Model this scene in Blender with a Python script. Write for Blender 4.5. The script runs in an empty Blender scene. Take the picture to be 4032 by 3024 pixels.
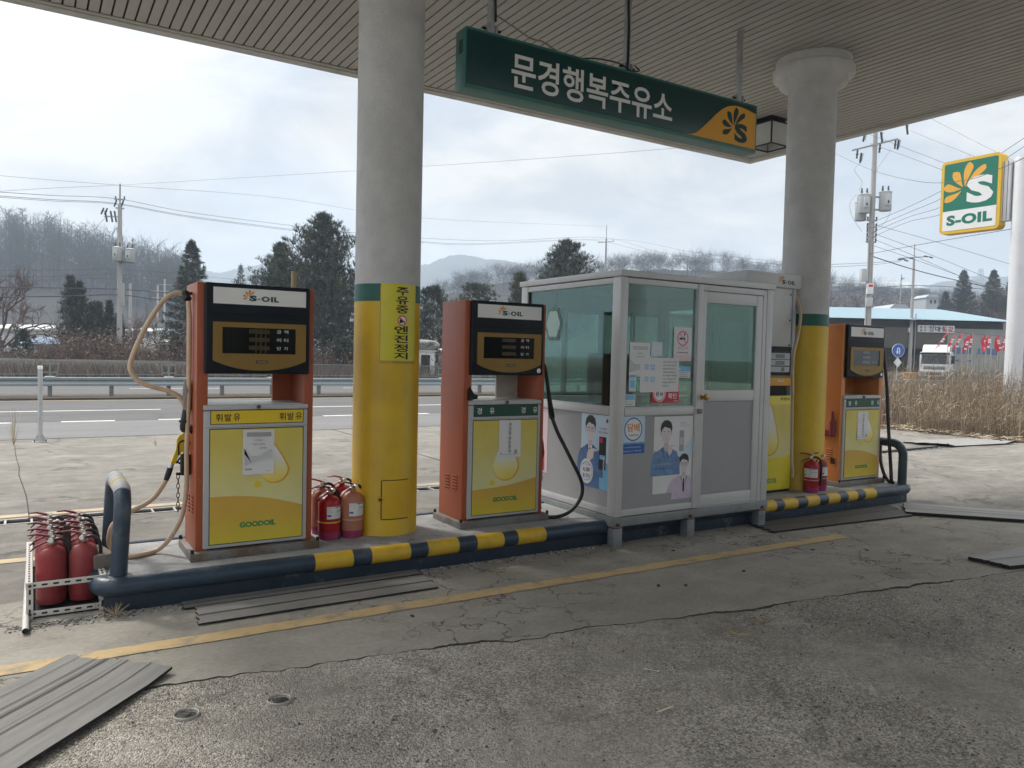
import bpy, bmesh, math, random
from mathutils import Vector, Matrix
R = math.radians
rnd = random.Random(7)
S = bpy.context.scene
COL = S.collection

# ------------------------------------------------------------------ camera
EYE = Vector((0.0, 0.0, 1.52))
CR = Vector((0.84937, -0.52730, 0.02299))      # right, down, forward of the lens
CD = Vector((-0.00060, -0.04451, -0.99901))
CF = Vector((0.52780, 0.84851, -0.03812))
cam_d = bpy.data.cameras.new('camera')
cam_d.sensor_width = 36.0
cam_d.lens = 3044.6 / 4032 * 36.0
cam_d.clip_end = 6000
cam_d.clip_start = 0.05
cam = bpy.data.objects.new('camera', cam_d)
COL.objects.link(cam)
m = Matrix((CR, -CD, -CF)).transposed().to_4x4()
m.translation = EYE
cam.matrix_world = m
S.camera = cam

# ------------------------------------------------------------------ light
SUN_EL, SUN_AZ = 48.0, -24.0     # azimuth from +Y towards +X
wd = bpy.data.worlds.new('World')
S.world = wd
wd.use_nodes = True
wt = wd.node_tree
for n in list(wt.nodes): wt.nodes.remove(n)
def wn(t, **k):
    n = wt.nodes.new(t)
    for a, b in k.items(): setattr(n, a, b)
    return n
sdir = Vector((math.sin(R(SUN_AZ)) * math.cos(R(SUN_EL)), math.cos(R(SUN_AZ)) * math.cos(R(SUN_EL)), math.sin(R(SUN_EL))))
out = wn('ShaderNodeOutputWorld')
bg = wn('ShaderNodeBackground'); bg.inputs['Strength'].default_value = 0.125
sky = wn('ShaderNodeTexSky', sky_type='NISHITA', sun_disc=False)
sky.sun_elevation = R(SUN_EL); sky.sun_rotation = R(SUN_AZ)
sky.air_density = 1.0; sky.dust_density = 2.0; sky.ozone_density = 1.0
tc = wn('ShaderNodeTexCoord')
mp = wn('ShaderNodeMapping'); mp.inputs['Scale'].default_value = (1.0, 1.0, 2.6)
n1 = wn('ShaderNodeTexNoise'); n1.inputs['Scale'].default_value = 3.2; n1.inputs['Detail'].default_value = 9; n1.inputs['Roughness'].default_value = 0.58
n1.inputs['Distortion'].default_value = 0.35
cr = wn('ShaderNodeValToRGB')
cr.color_ramp.elements[0].position = 0.36; cr.color_ramp.elements[0].color = (0, 0, 0, 1)
cr.color_ramp.elements[1].position = 0.62; cr.color_ramp.elements[1].color = (1, 1, 1, 1)
n2 = wn('ShaderNodeTexNoise'); n2.inputs['Scale'].default_value = 4.6; n2.inputs['Detail'].default_value = 8; n2.inputs['Roughness'].default_value = 0.56; n2.inputs['Distortion'].default_value = 0.5
mp2 = wn('ShaderNodeMapping'); mp2.inputs['Scale'].default_value = (1.0, 1.0, 1.9); mp2.inputs['Location'].default_value = (3.1, 1.7, 0.4)
tone = wn('ShaderNodeValToRGB')
tone.color_ramp.elements[0].position = 0.39; tone.color_ramp.elements[0].color = (3.6, 3.68, 3.76, 1)
tone.color_ramp.elements[1].position = 0.57; tone.color_ramp.elements[1].color = (5.4, 5.2, 4.75, 1)
dt = wn('ShaderNodeVectorMath', operation='DOT_PRODUCT'); dt.inputs[1].default_value = sdir
mr = wn('ShaderNodeMapRange'); mr.inputs['From Min'].default_value = 0.70; mr.inputs['From Max'].default_value = 1.0
mr.inputs['To Min'].default_value = 0.0; mr.inputs['To Max'].default_value = 1.0
pw = wn('ShaderNodeMath', operation='POWER'); pw.inputs[1].default_value = 1.6
gl = wn('ShaderNodeMix', data_type='RGBA', blend_type='ADD'); gl.inputs[0].default_value = 1.0
gs = wn('ShaderNodeMix', data_type='RGBA', blend_type='MIX'); gs.inputs[6].default_value = (0, 0, 0, 1); gs.inputs[7].default_value = (6.5, 6.0, 5.1, 1)
mx = wn('ShaderNodeMix', data_type='RGBA', blend_type='MIX')
cov = wn('ShaderNodeMapRange'); cov.inputs['To Min'].default_value = 0.70; cov.inputs['To Max'].default_value = 1.0
L = wt.links.new
# an overcast dome is brightest overhead
sxyz = wn('ShaderNodeSeparateXYZ'); zr_ = wn('ShaderNodeMapRange'); zr_.inputs['From Min'].default_value = 0.42; zr_.inputs['From Max'].default_value = 1.0
zr_.inputs['To Min'].default_value = 1.0; zr_.inputs['To Max'].default_value = 3.4
zen = wn('ShaderNodeMix', data_type='RGBA', blend_type='MULTIPLY'); zen.inputs[0].default_value = 1.0; zen.clamp_result = False
L(tc.outputs['Generated'], sxyz.inputs[0]); L(sxyz.outputs['Z'], zr_.inputs['Value']); L(tone.outputs[0], zen.inputs[6]); L(zr_.outputs[0], zen.inputs[7])
L(tc.outputs['Generated'], mp.inputs['Vector']); L(mp.outputs[0], n1.inputs['Vector']); L(n1.outputs[0], cr.inputs[0])
L(tc.outputs['Generated'], mp2.inputs['Vector']); L(mp2.outputs[0], n2.inputs['Vector']); L(n2.outputs[0], tone.inputs[0])
L(tc.outputs['Generated'], dt.inputs[0]); L(dt.outputs['Value'], mr.inputs['Value']); L(mr.outputs[0], pw.inputs[0])
L(pw.outputs[0], gs.inputs[0]); L(zen.outputs[2], gl.inputs[6]); L(gs.outputs[2], gl.inputs[7])
L(cr.outputs[0], cov.inputs['Value']); L(cov.outputs[0], mx.inputs[0]); L(sky.outputs[0], mx.inputs[6]); L(gl.outputs[2], mx.inputs[7])
L(mx.outputs[2], bg.inputs['Color']); L(bg.outputs[0], out.inputs['Surface'])

sl = bpy.data.lights.new('sun', 'SUN')
sl.energy = 2.0; sl.angle = R(7); sl.color = (1.0, 0.94, 0.86)
sun = bpy.data.objects.new('sun', sl); COL.objects.link(sun)
sun.rotation_euler = (-sdir).to_track_quat('-Z', 'Y').to_euler()
S.view_settings.view_transform = 'Standard'; S.view_settings.look = 'None'
S.view_settings.exposure = 0.58; S.view_settings.gamma = 1.0; S.view_settings.use_curve_mapping = False
S.render.engine = 'CYCLES'
S.cycles.use_denoising = True
S.cycles.max_bounces = 8; S.cycles.transparent_max_bounces = 24
S.cycles.volume_bounces = 1

# ------------------------------------------------------------------ materials
MATS = {}
def _new(name):
    mt = bpy.data.materials.new(name); mt.use_nodes = True
    nt = mt.node_tree
    return mt, nt, nt.nodes['Principled BSDF']
def mat(name, col, rough=0.5, metal=0.0, var=0.10, vs=4.0, bump=0.0, bs=80.0, dirt=0.0, dcol=(0.09, 0.075, 0.06), ds=3.0, spec=0.5, stretch=(1, 1, 1), dlo=0.5, dhi=0.7, chip=None):
    """weathered paint / metal / plastic: noise mottling, patchy dirt, roughness breakup, fine bump"""
    if name in MATS: return MATS[name]
    mt, nt, b = _new(name)
    N, K = nt.nodes.new, nt.links.new
    g = N('ShaderNodeNewGeometry')
    mpn = N('ShaderNodeMapping'); mpn.inputs['Scale'].default_value = stretch
    K(g.outputs['Position'], mpn.inputs['Vector'])
    a = N('ShaderNodeTexNoise'); a.inputs['Scale'].default_value = vs; a.inputs['Detail'].default_value = 6; a.inputs['Roughness'].default_value = 0.6
    K(mpn.outputs[0], a.inputs['Vector'])
    r = N('ShaderNodeMapRange'); r.inputs['From Min'].default_value = 0.25; r.inputs['From Max'].default_value = 0.75
    r.inputs['To Min'].default_value = 1 - var; r.inputs['To Max'].default_value = 1 + var
    K(a.outputs[0], r.inputs['Value'])
    mulc = N('ShaderNodeMix'); mulc.data_type = 'RGBA'; mulc.blend_type = 'MULTIPLY'; mulc.inputs[0].default_value = 1.0
    mulc.inputs[6].default_value = (*col, 1); K(r.outputs[0], mulc.inputs[7])
    last = mulc.outputs[2]
    if dirt > 0:
        d = N('ShaderNodeTexNoise'); d.inputs['Scale'].default_value = ds; d.inputs['Detail'].default_value = 8; d.inputs['Roughness'].default_value = 0.68
        K(mpn.outputs[0], d.inputs['Vector'])
        rr = N('ShaderNodeMapRange'); rr.inputs['From Min'].default_value = dlo; rr.inputs['From Max'].default_value = dhi
        rr.inputs['To Min'].default_value = 0.0; rr.inputs['To Max'].default_value = dirt
        K(d.outputs[0], rr.inputs['Value'])
        mx_ = N('ShaderNodeMix'); mx_.data_type = 'RGBA'; K(rr.outputs[0], mx_.inputs[0]); K(last, mx_.inputs[6]); mx_.inputs[7].default_value = (*dcol, 1)
        last = mx_.outputs[2]
    if chip:      # small chips and scuffs: (colour, scale, threshold)
        cn = N('ShaderNodeTexNoise'); cn.inputs['Scale'].default_value = chip[1]; cn.inputs['Detail'].default_value = 6; cn.inputs['Roughness'].default_value = .72
        K(g.outputs['Position'], cn.inputs['Vector'])
        cr_ = N('ShaderNodeMapRange'); cr_.inputs['From Min'].default_value = chip[2]; cr_.inputs['From Max'].default_value = chip[2] + .02; K(cn.outputs[0], cr_.inputs['Value'])
        mc = N('ShaderNodeMix'); mc.data_type = 'RGBA'; K(cr_.outputs[0], mc.inputs[0]); K(last, mc.inputs[6]); mc.inputs[7].default_value = (*chip[0], 1); last = mc.outputs[2]
    K(last, b.inputs['Base Color'])
    ro = N('ShaderNodeMapRange'); ro.inputs['To Min'].default_value = max(0.02, rough - 0.09); ro.inputs['To Max'].default_value = min(1, rough + 0.09)
    K(a.outputs[0], ro.inputs['Value']); K(ro.outputs[0], b.inputs['Roughness'])
    b.inputs['Metallic'].default_value = metal
    b.inputs['Specular IOR Level'].default_value = spec
    if bump > 0:
        c = N('ShaderNodeTexNoise'); c.inputs['Scale'].default_value = bs; c.inputs['Detail'].default_value = 4
        K(mpn.outputs[0], c.inputs['Vector'])
        bp = N('ShaderNodeBump'); bp.inputs['Strength'].default_value = bump; bp.inputs['Distance'].default_value = 0.01
        K(c.outputs[0], bp.inputs['Height']); K(bp.outputs[0], b.inputs['Normal'])
    MATS[name] = mt
    return mt
def flat(name, col, rough=0.5, metal=0.0):
    return mat(name, col, rough, metal, var=0.05, vs=9.0)
def gradmat(name, stops, rough=0.45):
    """printed vertical colour gradient (over the part's own height)"""
    if name in MATS: return MATS[name]
    mt, nt, b = _new(name)
    N, K = nt.nodes.new, nt.links.new
    t = N('ShaderNodeTexCoord'); sx = N('ShaderNodeSeparateXYZ'); K(t.outputs['Generated'], sx.inputs[0])
    rp = N('ShaderNodeValToRGB')
    e = rp.color_ramp.elements
    while len(e) < len(stops): e.new(0.5)
    for k, (p, c) in enumerate(stops): e[k].position = p; e[k].color = (*c, 1)
    K(sx.outputs['Z'], rp.inputs[0])
    a = N('ShaderNodeTexNoise'); a.inputs['Scale'].default_value = 5; a.inputs['Detail'].default_value = 6
    g = N('ShaderNodeNewGeometry'); K(g.outputs['Position'], a.inputs['Vector'])
    r = N('ShaderNodeMapRange'); r.inputs['To Min'].default_value = 0.86; r.inputs['To Max'].default_value = 1.12; K(a.outputs[0], r.inputs['Value'])
    mu = N('ShaderNodeMix'); mu.data_type = 'RGBA'; mu.blend_type = 'MULTIPLY'; mu.inputs[0].default_value = 1
    K(rp.outputs[0], mu.inputs[6]); K(r.outputs[0], mu.inputs[7]); K(mu.outputs[2], b.inputs['Base Color'])
    b.inputs['Roughness'].default_value = rough
    MATS[name] = mt
    return mt
def glassmat(name, tint=(0.55, 0.80, 0.72), refl=1.0, dust=0.06, glow=0.0):
    if name in MATS: return MATS[name]
    mt, nt, b = _new(name)
    N, K = nt.nodes.new, nt.links.new
    nt.nodes.remove(b)
    o = nt.nodes['Material Output']
    tr = N('ShaderNodeBsdfTransparent'); tr.inputs[0].default_value = (*tint, 1)
    gs_ = N('ShaderNodeBsdfGlossy'); gs_.inputs['Roughness'].default_value = 0.015
    df = N('ShaderNodeBsdfDiffuse'); df.inputs[0].default_value = (0.42, 0.50, 0.48, 1)
    fr = N('ShaderNodeFresnel'); fr.inputs[0].default_value = 1.5
    ml = N('ShaderNodeMath'); ml.operation = 'MULTIPLY'; ml.inputs[1].default_value = refl; K(fr.outputs[0], ml.inputs[0])
    a = N('ShaderNodeTexNoise'); a.inputs['Scale'].default_value = 3; a.inputs['Detail'].default_value = 7; a.inputs['Roughness'].default_value = .7
    g = N('ShaderNodeNewGeometry'); K(g.outputs['Position'], a.inputs['Vector'])
    r = N('ShaderNodeMapRange'); r.inputs['From Min'].default_value = .35; r.inputs['From Max'].default_value = .7; r.inputs['To Min'].default_value = dust * .4; r.inputs['To Max'].default_value = dust * 1.8
    K(a.outputs[0], r.inputs['Value'])
    m1 = N('ShaderNodeMixShader'); K(r.outputs[0], m1.inputs[0]); K(tr.outputs[0], m1.inputs[1]); K(df.outputs[0], m1.inputs[2])
    if glow > 0:      # grime that lets light through and scatters it
        tl = N('ShaderNodeBsdfTranslucent'); tl.inputs[0].default_value = (.50, .78, .68, 1)
        r2 = N('ShaderNodeMapRange'); r2.inputs['From Min'].default_value = .3; r2.inputs['From Max'].default_value = .75; r2.inputs['To Min'].default_value = glow * .65; r2.inputs['To Max'].default_value = glow * 1.35
        K(a.outputs[0], r2.inputs['Value'])
        m0 = N('ShaderNodeMixShader'); K(r2.outputs[0], m0.inputs[0]); K(m1.outputs[0], m0.inputs[1]); K(tl.outputs[0], m0.inputs[2]); m1 = m0
    m2 = N('ShaderNodeMixShader'); K(ml.outputs[0], m2.inputs[0]); K(m1.outputs[0], m2.inputs[1]); K(gs_.outputs[0], m2.inputs[2])
    K(m2.outputs[0], o.inputs['Surface'])
    MATS[name] = mt
    return mt

# ------------------------------------------------------------------ mesh building
def catmull(pts, n=6):
    P = [Vector(p) for p in pts]
    if len(P) < 3: return P
    o = []
    for i in range(len(P) - 1):
        a = P[i - 1] if i else P[0] * 2 - P[1]
        b, c = P[i], P[i + 1]
        d = P[i + 2] if i + 2 < len(P) else P[-1] * 2 - P[-2]
        for k in range(n):
            t = k / n
            o.append(0.5 * ((2 * b) + (c - a) * t + (2 * a - 5 * b + 4 * c - d) * t * t + (3 * b - a - 3 * c + d) * t ** 3))
    o.append(P[-1])
    return o
def frame(o, u, v):
    """2D drawing frame: u right, v up, w outwards"""
    u = Vector(u).normalized(); v = Vector(v).normalized(); w = u.cross(v)
    M = Matrix((u, v, w)).transposed().to_4x4(); M.translation = Vector(o)
    return M
def FR(x, y, z): return frame((x, y, z), (1, 0, 0), (0, 0, 1))      # faces the viewer's side (-Y)
def FL(x, y, z): return frame((x, y, z), (0, -1, 0), (0, 0, 1))     # faces -X
class MB:
    def __init__(s): s.v = []; s.f = []; s.mi = []; s.mats = []
    def mid(s, mt):
        if mt not in s.mats: s.mats.append(mt)
        return s.mats.index(mt)
    def add(s, vs, fs, mt, M=None):
        b = len(s.v); k = s.mid(mt)
        s.v += [tuple(M @ Vector(p)) for p in vs] if M is not None else [tuple(p) for p in vs]
        for f in fs: s.f.append(tuple(i + b for i in f)); s.mi.append(k)
        return s
    def box(s, x0, x1, y0, y1, z0, z1, mt, bev=0.0, M=None, seg=2):
        if bev <= 0:
            vs = [(x, y, z) for z in (z0, z1) for y in (y0, y1) for x in (x0, x1)]
            return s.add(vs, [(0, 2, 3, 1), (4, 5, 7, 6), (0, 1, 5, 4), (2, 6, 7, 3), (0, 4, 6, 2), (1, 3, 7, 5)], mt, M)
        bm = bmesh.new(); bmesh.ops.create_cube(bm, size=1.0)
        for v in bm.verts: v.co = Vector(((x0 + x1) / 2 + v.co.x * (x1 - x0), (y0 + y1) / 2 + v.co.y * (y1 - y0), (z0 + z1) / 2 + v.co.z * (z1 - z0)))
        bmesh.ops.bevel(bm, geom=list(bm.edges), offset=bev, segments=seg, affect='EDGES', profile=0.6)
        bm.verts.index_update()
        s.add([v.co[:] for v in bm.verts], [[v.index for v in f.verts] for f in bm.faces], mt, M); bm.free()
        return s
    def cyl(s, p0, p1, r0, mt, r1=None, n=16, caps=True):
        return s.tube([p0, p1], r0, mt, n=n, r1=r1, caps=caps)
    def tube(s, pts, r, mt, n=10, r1=None, caps=True, sm=0, radii=None):
        P = catmull(pts, sm) if sm else [Vector(p) for p in pts]
        m_ = len(P); vs = []; fs = []
        t = (P[1] - P[0]).normalized()
        ref = Vector((0, 0, 1)) if abs(t.z) < 0.9 else Vector((1, 0, 0))
        a = t.cross(ref).normalized()
        for i, p in enumerate(P):
            if 0 < i < m_ - 1: tt = ((P[i + 1] - p).normalized() + (p - P[i - 1]).normalized())
            elif i == 0: tt = P[1] - P[0]
            else: tt = P[-1] - P[-2]
            if tt.length < 1e-9: tt = t
            tt = tt.normalized()
            a = (a - tt * a.dot(tt)).normalized(); b = tt.cross(a)
            f = i / (m_ - 1)
            rr = radii[min(len(radii) - 1, int(round(f * (len(radii) - 1))))] if radii else (r if r1 is None else r + (r1 - r) * f)
            for k in range(n):
                q = 2 * math.pi * k / n
                vs.append(p + a * math.cos(q) * rr + b * math.sin(q) * rr)
        for i in range(m_ - 1):
            for k in range(n):
                fs.append((i * n + k, i * n + (k + 1) % n, (i + 1) * n + (k + 1) % n, (i + 1) * n + k))
        if caps: fs.append(tuple(range(n - 1, -1, -1))); fs.append(tuple((m_ - 1) * n + k for k in range(n)))
        return s.add(vs, fs, mt)
    def lathe(s, prof, mt, n=24, M=None, a0=0.0, a1=None, mts=None):
        full = a1 is None
        a1 = 2 * math.pi if full else a1
        c = n if full else n + 1
        vs = [(r * math.sin(a0 + (a1 - a0) * k / n), -r * math.cos(a0 + (a1 - a0) * k / n), z) for r, z in prof for k in range(c)]
        for i in range(len(prof) - 1):
            fs = []
            for k in range(n):
                k2 = (k + 1) % c
                fs.append((i * c + k, i * c + k2, (i + 1) * c + k2, (i + 1) * c + k))
            s.add([], [], mt)
            if i == 0: s.add(vs, [], mt, M); base = len(s.v) - len(vs)
            kk = s.mid(mts[i] if mts else mt)
            for f in fs: s.f.append(tuple(q + base for q in f)); s.mi.append(kk)
        return s
    def prism(s, pts, M, t, mt, base=0.0):
        """2D outline (counter-clockwise) in a frame, raised t above it"""
        n = len(pts)
        ar = sum(pts[i][0] * pts[(i + 1) % n][1] - pts[(i + 1) % n][0] * pts[i][1] for i in range(n))
        if ar < 0: pts = list(pts)[::-1]
        vs = [(x, y, base + t) for x, y in pts] + [(x, y, base) for x, y in pts]
        fs = [tuple(range(n)), tuple(range(2 * n - 1, n - 1, -1))] + [(i, i + n, (i + 1) % n + n, (i + 1) % n) for i in range(n)]
        return s.add(vs, fs, mt, M)
    def disc(s, cx, cy, r, M, t, mt, n=28, base=0.0, ry=None):
        ry = ry or r
        return s.prism([(cx + r * math.cos(2 * math.pi * k / n), cy + ry * math.sin(2 * math.pi * k / n)) for k in range(n)], M, t, mt, base)
    def ring(s, cx, cy, r0, r1, M, t, mt, n=32, base=0.0):
        vs = []; fs = []
        for k in range(n):
            c, q = math.cos(2 * math.pi * k / n), math.sin(2 * math.pi * k / n)
            vs += [(cx + r0 * c, cy + r0 * q, base + t), (cx + r1 * c, cy + r1 * q, base + t)]
        for k in range(n):
            a, b = 2 * k, 2 * ((k + 1) % n); fs.append((a, a + 1, b + 1, b))
        return s.add(vs, fs, mt, M)
    def rect(s, u0, u1, v0, v1, M, t, mt, base=0.0):
        return s.prism([(u0, v0), (u1, v0), (u1, v1), (u0, v1)], M, t, mt, base)
    def text(s, txt, M, u0, v0, mt, w=None, h=None, off=0.0, base=0.0015, rot=0.0, warp=None, ls=1.0):
        vs, fs = glyphs(txt, off, ls)
        if not vs: return s
        x0, x1 = min(p[0] for p in vs), max(p[0] for p in vs); y0, y1 = min(p[1] for p in vs), max(p[1] for p in vs)
        sx = w / (x1 - x0) if w else None; sy = h / (y1 - y0) if h else None
        sx = sx or sy; sy = sy or sx
        c, q = math.cos(rot), math.sin(rot); o = []
        for x, y in vs:
            a, b = (x - x0) * sx, (y - y0) * sy
            o.append((u0 + a * c - b * q, v0 + a * q + b * c, base))
        if warp: o = [warp(*p) for p in o]
        return s.add(o, fs, mt, M)
    def build(s, name, parent=None, label=None, loc=None, sharp=40, kind=None):
        me = bpy.data.meshes.new(name)
        me.from_pydata(s.v, [], s.f)
        for mt in s.mats: me.materials.append(mt)
        me.polygons.foreach_set('material_index', s.mi)
        if sharp:
            me.polygons.foreach_set('use_smooth', [True] * len(me.polygons))
            me.update(); me.set_sharp_from_angle(angle=R(sharp))
        me.update()
        o = bpy.data.objects.new(name, me); COL.objects.link(o)
        if parent: o.parent = parent
        if label: o['label'] = label
        if kind: o['kind'] = kind
        if loc: o.location = loc
        return o
GLY = {}
def glyphs(txt, off=0.0, ls=1.0):
    k = (txt, off, ls)
    if k not in GLY:
        c = bpy.data.curves.new('lettering', 'FONT'); c.body = txt; c.offset = off; c.space_character = ls
        c.resolution_u = 3
        o = bpy.data.objects.new('lettering', c)
        me = o.to_mesh()
        GLY[k] = ([(v.co.x, v.co.y) for v in me.vertices], [tuple(p.vertices) for p in me.polygons])
        o.to_mesh_clear(); bpy.data.objects.remove(o); bpy.data.curves.remove(c)
    return GLY[k]
def tag(o, label=None, cat=None, group=None, kind=None):
    if label: o['label'] = label
    if cat: o['category'] = cat
    if group: o['group'] = group
    if kind: o['kind'] = kind
    return o
def thing(name, label, cat, loc=(0, 0, 0), rz=0.0, group=None):
    o = bpy.data.objects.new(name, None); COL.objects.link(o)
    o.empty_display_size = 0.1
    o.location = loc; o.rotation_euler = (0, 0, rz)
    return tag(o, label, cat, group)
def struct(name, mb, sharp=0):
    return tag(mb.build(name, sharp=sharp), kind='structure')
def dup(root, loc, rz, label, group=None):
    r = root.copy(); COL.objects.link(r); r.location = loc; r.rotation_euler = (0, 0, rz); r['label'] = label
    if group: r['group'] = group
    for ch in list(root.children):
        c = ch.copy(); COL.objects.link(c); c.parent = r
        for g in list(ch.children):
            d = g.copy(); COL.objects.link(d); d.parent = c
    return r
def at(x, y, d):
    """point of the place seen at (x, y) of a 2212-wide print of the photo, d metres ahead"""
    k = 4032 / 2212
    return EYE + d * (CF + CR * ((x * k - 2016) / 3044.6) + CD * ((y * k - 1512) / 3044.6))
def toY(pts, Y):
    """slide measured points along their sight lines to depth Y (number or list)"""
    o = []
    for i, p in enumerate(pts):
        yy = Y if not isinstance(Y, (list, tuple)) else Y[0] + (Y[1] - Y[0]) * i / (len(pts) - 1)
        k = yy / p[1]
        o.append((p[0] * k, yy, 1.52 + (p[2] - 1.52) * k))
    return o
ISL = 0.19
# ------------------------------------------------------------------ ground materials
def groundmat(name, base, alt, scale=1.0, stretch=(1, 1, 1), agg=0.0, crack=0.0, bump=0.25, stain=0.35, cs=1.6, rough=0.9, light=None):
    mt, nt, b = _new(name)
    N, K = nt.nodes.new, nt.links.new
    g = N('ShaderNodeNewGeometry')
    mpn = N('ShaderNodeMapping'); mpn.inputs['Scale'].default_value = stretch; K(g.outputs['Position'], mpn.inputs['Vector'])
    def noise(s, d=6, r=.6, vec=None):
        n = N('ShaderNodeTexNoise'); n.inputs['Scale'].default_value = s * scale; n.inputs['Detail'].default_value = d; n.inputs['Roughness'].default_value = r
        K((vec or mpn.outputs[0]), n.inputs['Vector']); return n.outputs[0]
    def rng(v, a, c, d=0.0, e=1.0):
        r = N('ShaderNodeMapRange'); r.inputs['From Min'].default_value = a; r.inputs['From Max'].default_value = c
        r.inputs['To Min'].default_value = d; r.inputs['To Max'].default_value = e; K(v, r.inputs['Value']); return r.outputs[0]
    def mixc(f, a, c, bt='MIX'):
        m_ = N('ShaderNodeMix'); m_.data_type = 'RGBA'; m_.blend_type = bt
        if isinstance(f, float): m_.inputs[0].default_value = f
        else: K(f, m_.inputs[0])
        for q, s_ in ((a, 6), (c, 7)):
            if isinstance(q, tuple): m_.inputs[s_].default_value = (*q, 1)
            else: K(q, m_.inputs[s_])
        return m_.outputs[2]
    big = noise(0.55, 7, .62); mid = noise(3.2, 8, .66); fine = noise(38, 5, .7)
    col = mixc(rng(mid, .34, .66), base, alt)
    col = mixc(rng(big, .46, .64, 0, stain), col, tuple(c * .50 for c in base))
    spots = noise(1.7, 4, .5)
    col = mixc(rng(spots, .62, .72, 0, stain * .9), col, tuple(c * .40 for c in base))
    if light: col = mixc(rng(noise(0.9, 8, .7), .52, .66, 0, .7), col, light)
    col = mixc(1.0, col, rng(fine, .25, .75, .80, 1.2), 'MULTIPLY')
    hgt = fine
    if agg > 0:
        vo = N('ShaderNodeTexVoronoi'); vo.inputs['Scale'].default_value = 125 * scale; K(g.outputs['Position'], vo.inputs['Vector'])
        sp = N('ShaderNodeSeparateColor'); K(vo.outputs['Color'], sp.inputs[0])
        expo = rng(noise(0.75, 5, .62), .40, .58)
        am = N('ShaderNodeMath'); am.operation = 'MULTIPLY_ADD'; K(expo, am.inputs[0]); am.inputs[1].default_value = agg * .75; am.inputs[2].default_value = agg * .30
        col = mixc(am.outputs[0], col, mixc(1.0, col, rng(sp.outputs[0], 0, 1, .35, 1.60), 'MULTIPLY'))
        vo2 = N('ShaderNodeTexVoronoi'); vo2.inputs['Scale'].default_value = 46 * scale; K(g.outputs['Position'], vo2.inputs['Vector'])
        sp2 = N('ShaderNodeSeparateColor'); K(vo2.outputs['Color'], sp2.inputs[0])
        pick = rng(sp2.outputs[1], .80, .82); near = rng(vo2.outputs['Distance'], .38, .30)
        mm = N('ShaderNodeMath'); mm.operation = 'MULTIPLY'; K(pick, mm.inputs[0]); K(near, mm.inputs[1])
        mm2 = N('ShaderNodeMath'); mm2.operation = 'MULTIPLY'; K(mm.outputs[0], mm2.inputs[0]); K(am.outputs[0], mm2.inputs[1])
        col = mixc(mm2.outputs[0], col, tuple(min(.6, c * 1.9) for c in base))
        ad = N('ShaderNodeMath'); ad.operation = 'ADD'; K(rng(vo.outputs['Distance'], 0, .7, 1, 0), ad.inputs[0]); K(fine, ad.inputs[1]); hgt = ad.outputs[0]
    if crack > 0:
        wob = N('ShaderNodeTexNoise'); wob.inputs['Scale'].default_value = 5; wob.inputs['Detail'].default_value = 5; K(g.outputs['Position'], wob.inputs['Vector'])
        vm = N('ShaderNodeVectorMath'); vm.operation = 'MULTIPLY_ADD'; K(wob.outputs['Color'], vm.inputs[0]); vm.inputs[1].default_value = (.45, .45, .45); K(g.outputs['Position'], vm.inputs[2])
        cv = N('ShaderNodeTexVoronoi'); cv.feature = 'DISTANCE_TO_EDGE'; cv.inputs['Scale'].default_value = cs; K(vm.outputs[0], cv.inputs['Vector'])
        line = rng(cv.outputs['Distance'], .004, .020, 1, 0)
        where = rng(noise(0.8, 4, .6), .44, .56)
        mm = N('ShaderNodeMath'); mm.operation = 'MULTIPLY'; K(line, mm.inputs[0]); K(where, mm.inputs[1])
        mm2 = N('ShaderNodeMath'); mm2.operation = 'MULTIPLY'; K(mm.outputs[0], mm2.inputs[0]); mm2.inputs[1].default_value = crack
        col = mixc(mm2.outputs[0], col, tuple(c * .22 for c in base))
        sb = N('ShaderNodeMath'); sb.operation = 'SUBTRACT'; K(hgt, sb.inputs[0]); K(mm2.outputs[0], sb.inputs[1]); hgt = sb.outputs[0]
    K(col, b.inputs['Base Color'])
    b.inputs['Roughness'].default_value = rough; b.inputs['Specular IOR Level'].default_value = .3
    bp = N('ShaderNodeBump'); bp.inputs['Strength'].default_value = bump; bp.inputs['Distance'].default_value = .012
    K(hgt, bp.inputs['Height']); K(bp.outputs[0], b.inputs['Normal'])
    return mt
m_soil = groundmat('dry_soil', (.115, .092, .070), (.065, .056, .042), .5, bump=.6, stain=.5)
m_conc = groundmat('brushed_concrete', (.26, .248, .226), (.185, .176, .16), 1.6, stretch=(.8, 1.25, 1), bump=.7, stain=.45, crack=.5, cs=.45, light=(.33, .315, .285))
m_apron = groundmat('worn_apron', (.36, .34, .30), (.28, .266, .236), 1.0, stretch=(.8, 1.2, 1), bump=.3, stain=.45, crack=.95, cs=2.7, light=(.40, .38, .345))
m_rough = groundmat('eroded_asphalt', (.50, .465, .41), (.345, .322, .285), 1.0, agg=.85, bump=.9, stain=.55, crack=.35, cs=1.1, light=(.58, .55, .50))
m_road = groundmat('road_asphalt', (.135, .135, .138), (.10, .10, .104), 1.0, stretch=(.25, 1.6, 1), bump=.15, stain=.3, crack=.3, cs=.4)
m_shoulder = groundmat('road_shoulder', (.195, .195, .20), (.16, .16, .165), 1.0, stretch=(.25, 1.4, 1), bump=.15, stain=.2)
m_wline = mat('white_road_paint', (.72, .72, .70), .7, dirt=.55, dcol=(.25, .25, .24), ds=2.2, dlo=.45, dhi=.72)
m_yline = mat('yellow_road_paint', (.53, .385, .20), .8, var=.12, vs=14, dirt=.85, dcol=(.26, .235, .19), ds=5, dlo=.50, dhi=.66, bump=.2, bs=60)
m_yfaint = mat('faded_yellow_paint', (.55, .44, .28), .85, dirt=.95, dcol=(.36, .33, .28), ds=3, dlo=.42, dhi=.6)
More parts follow.
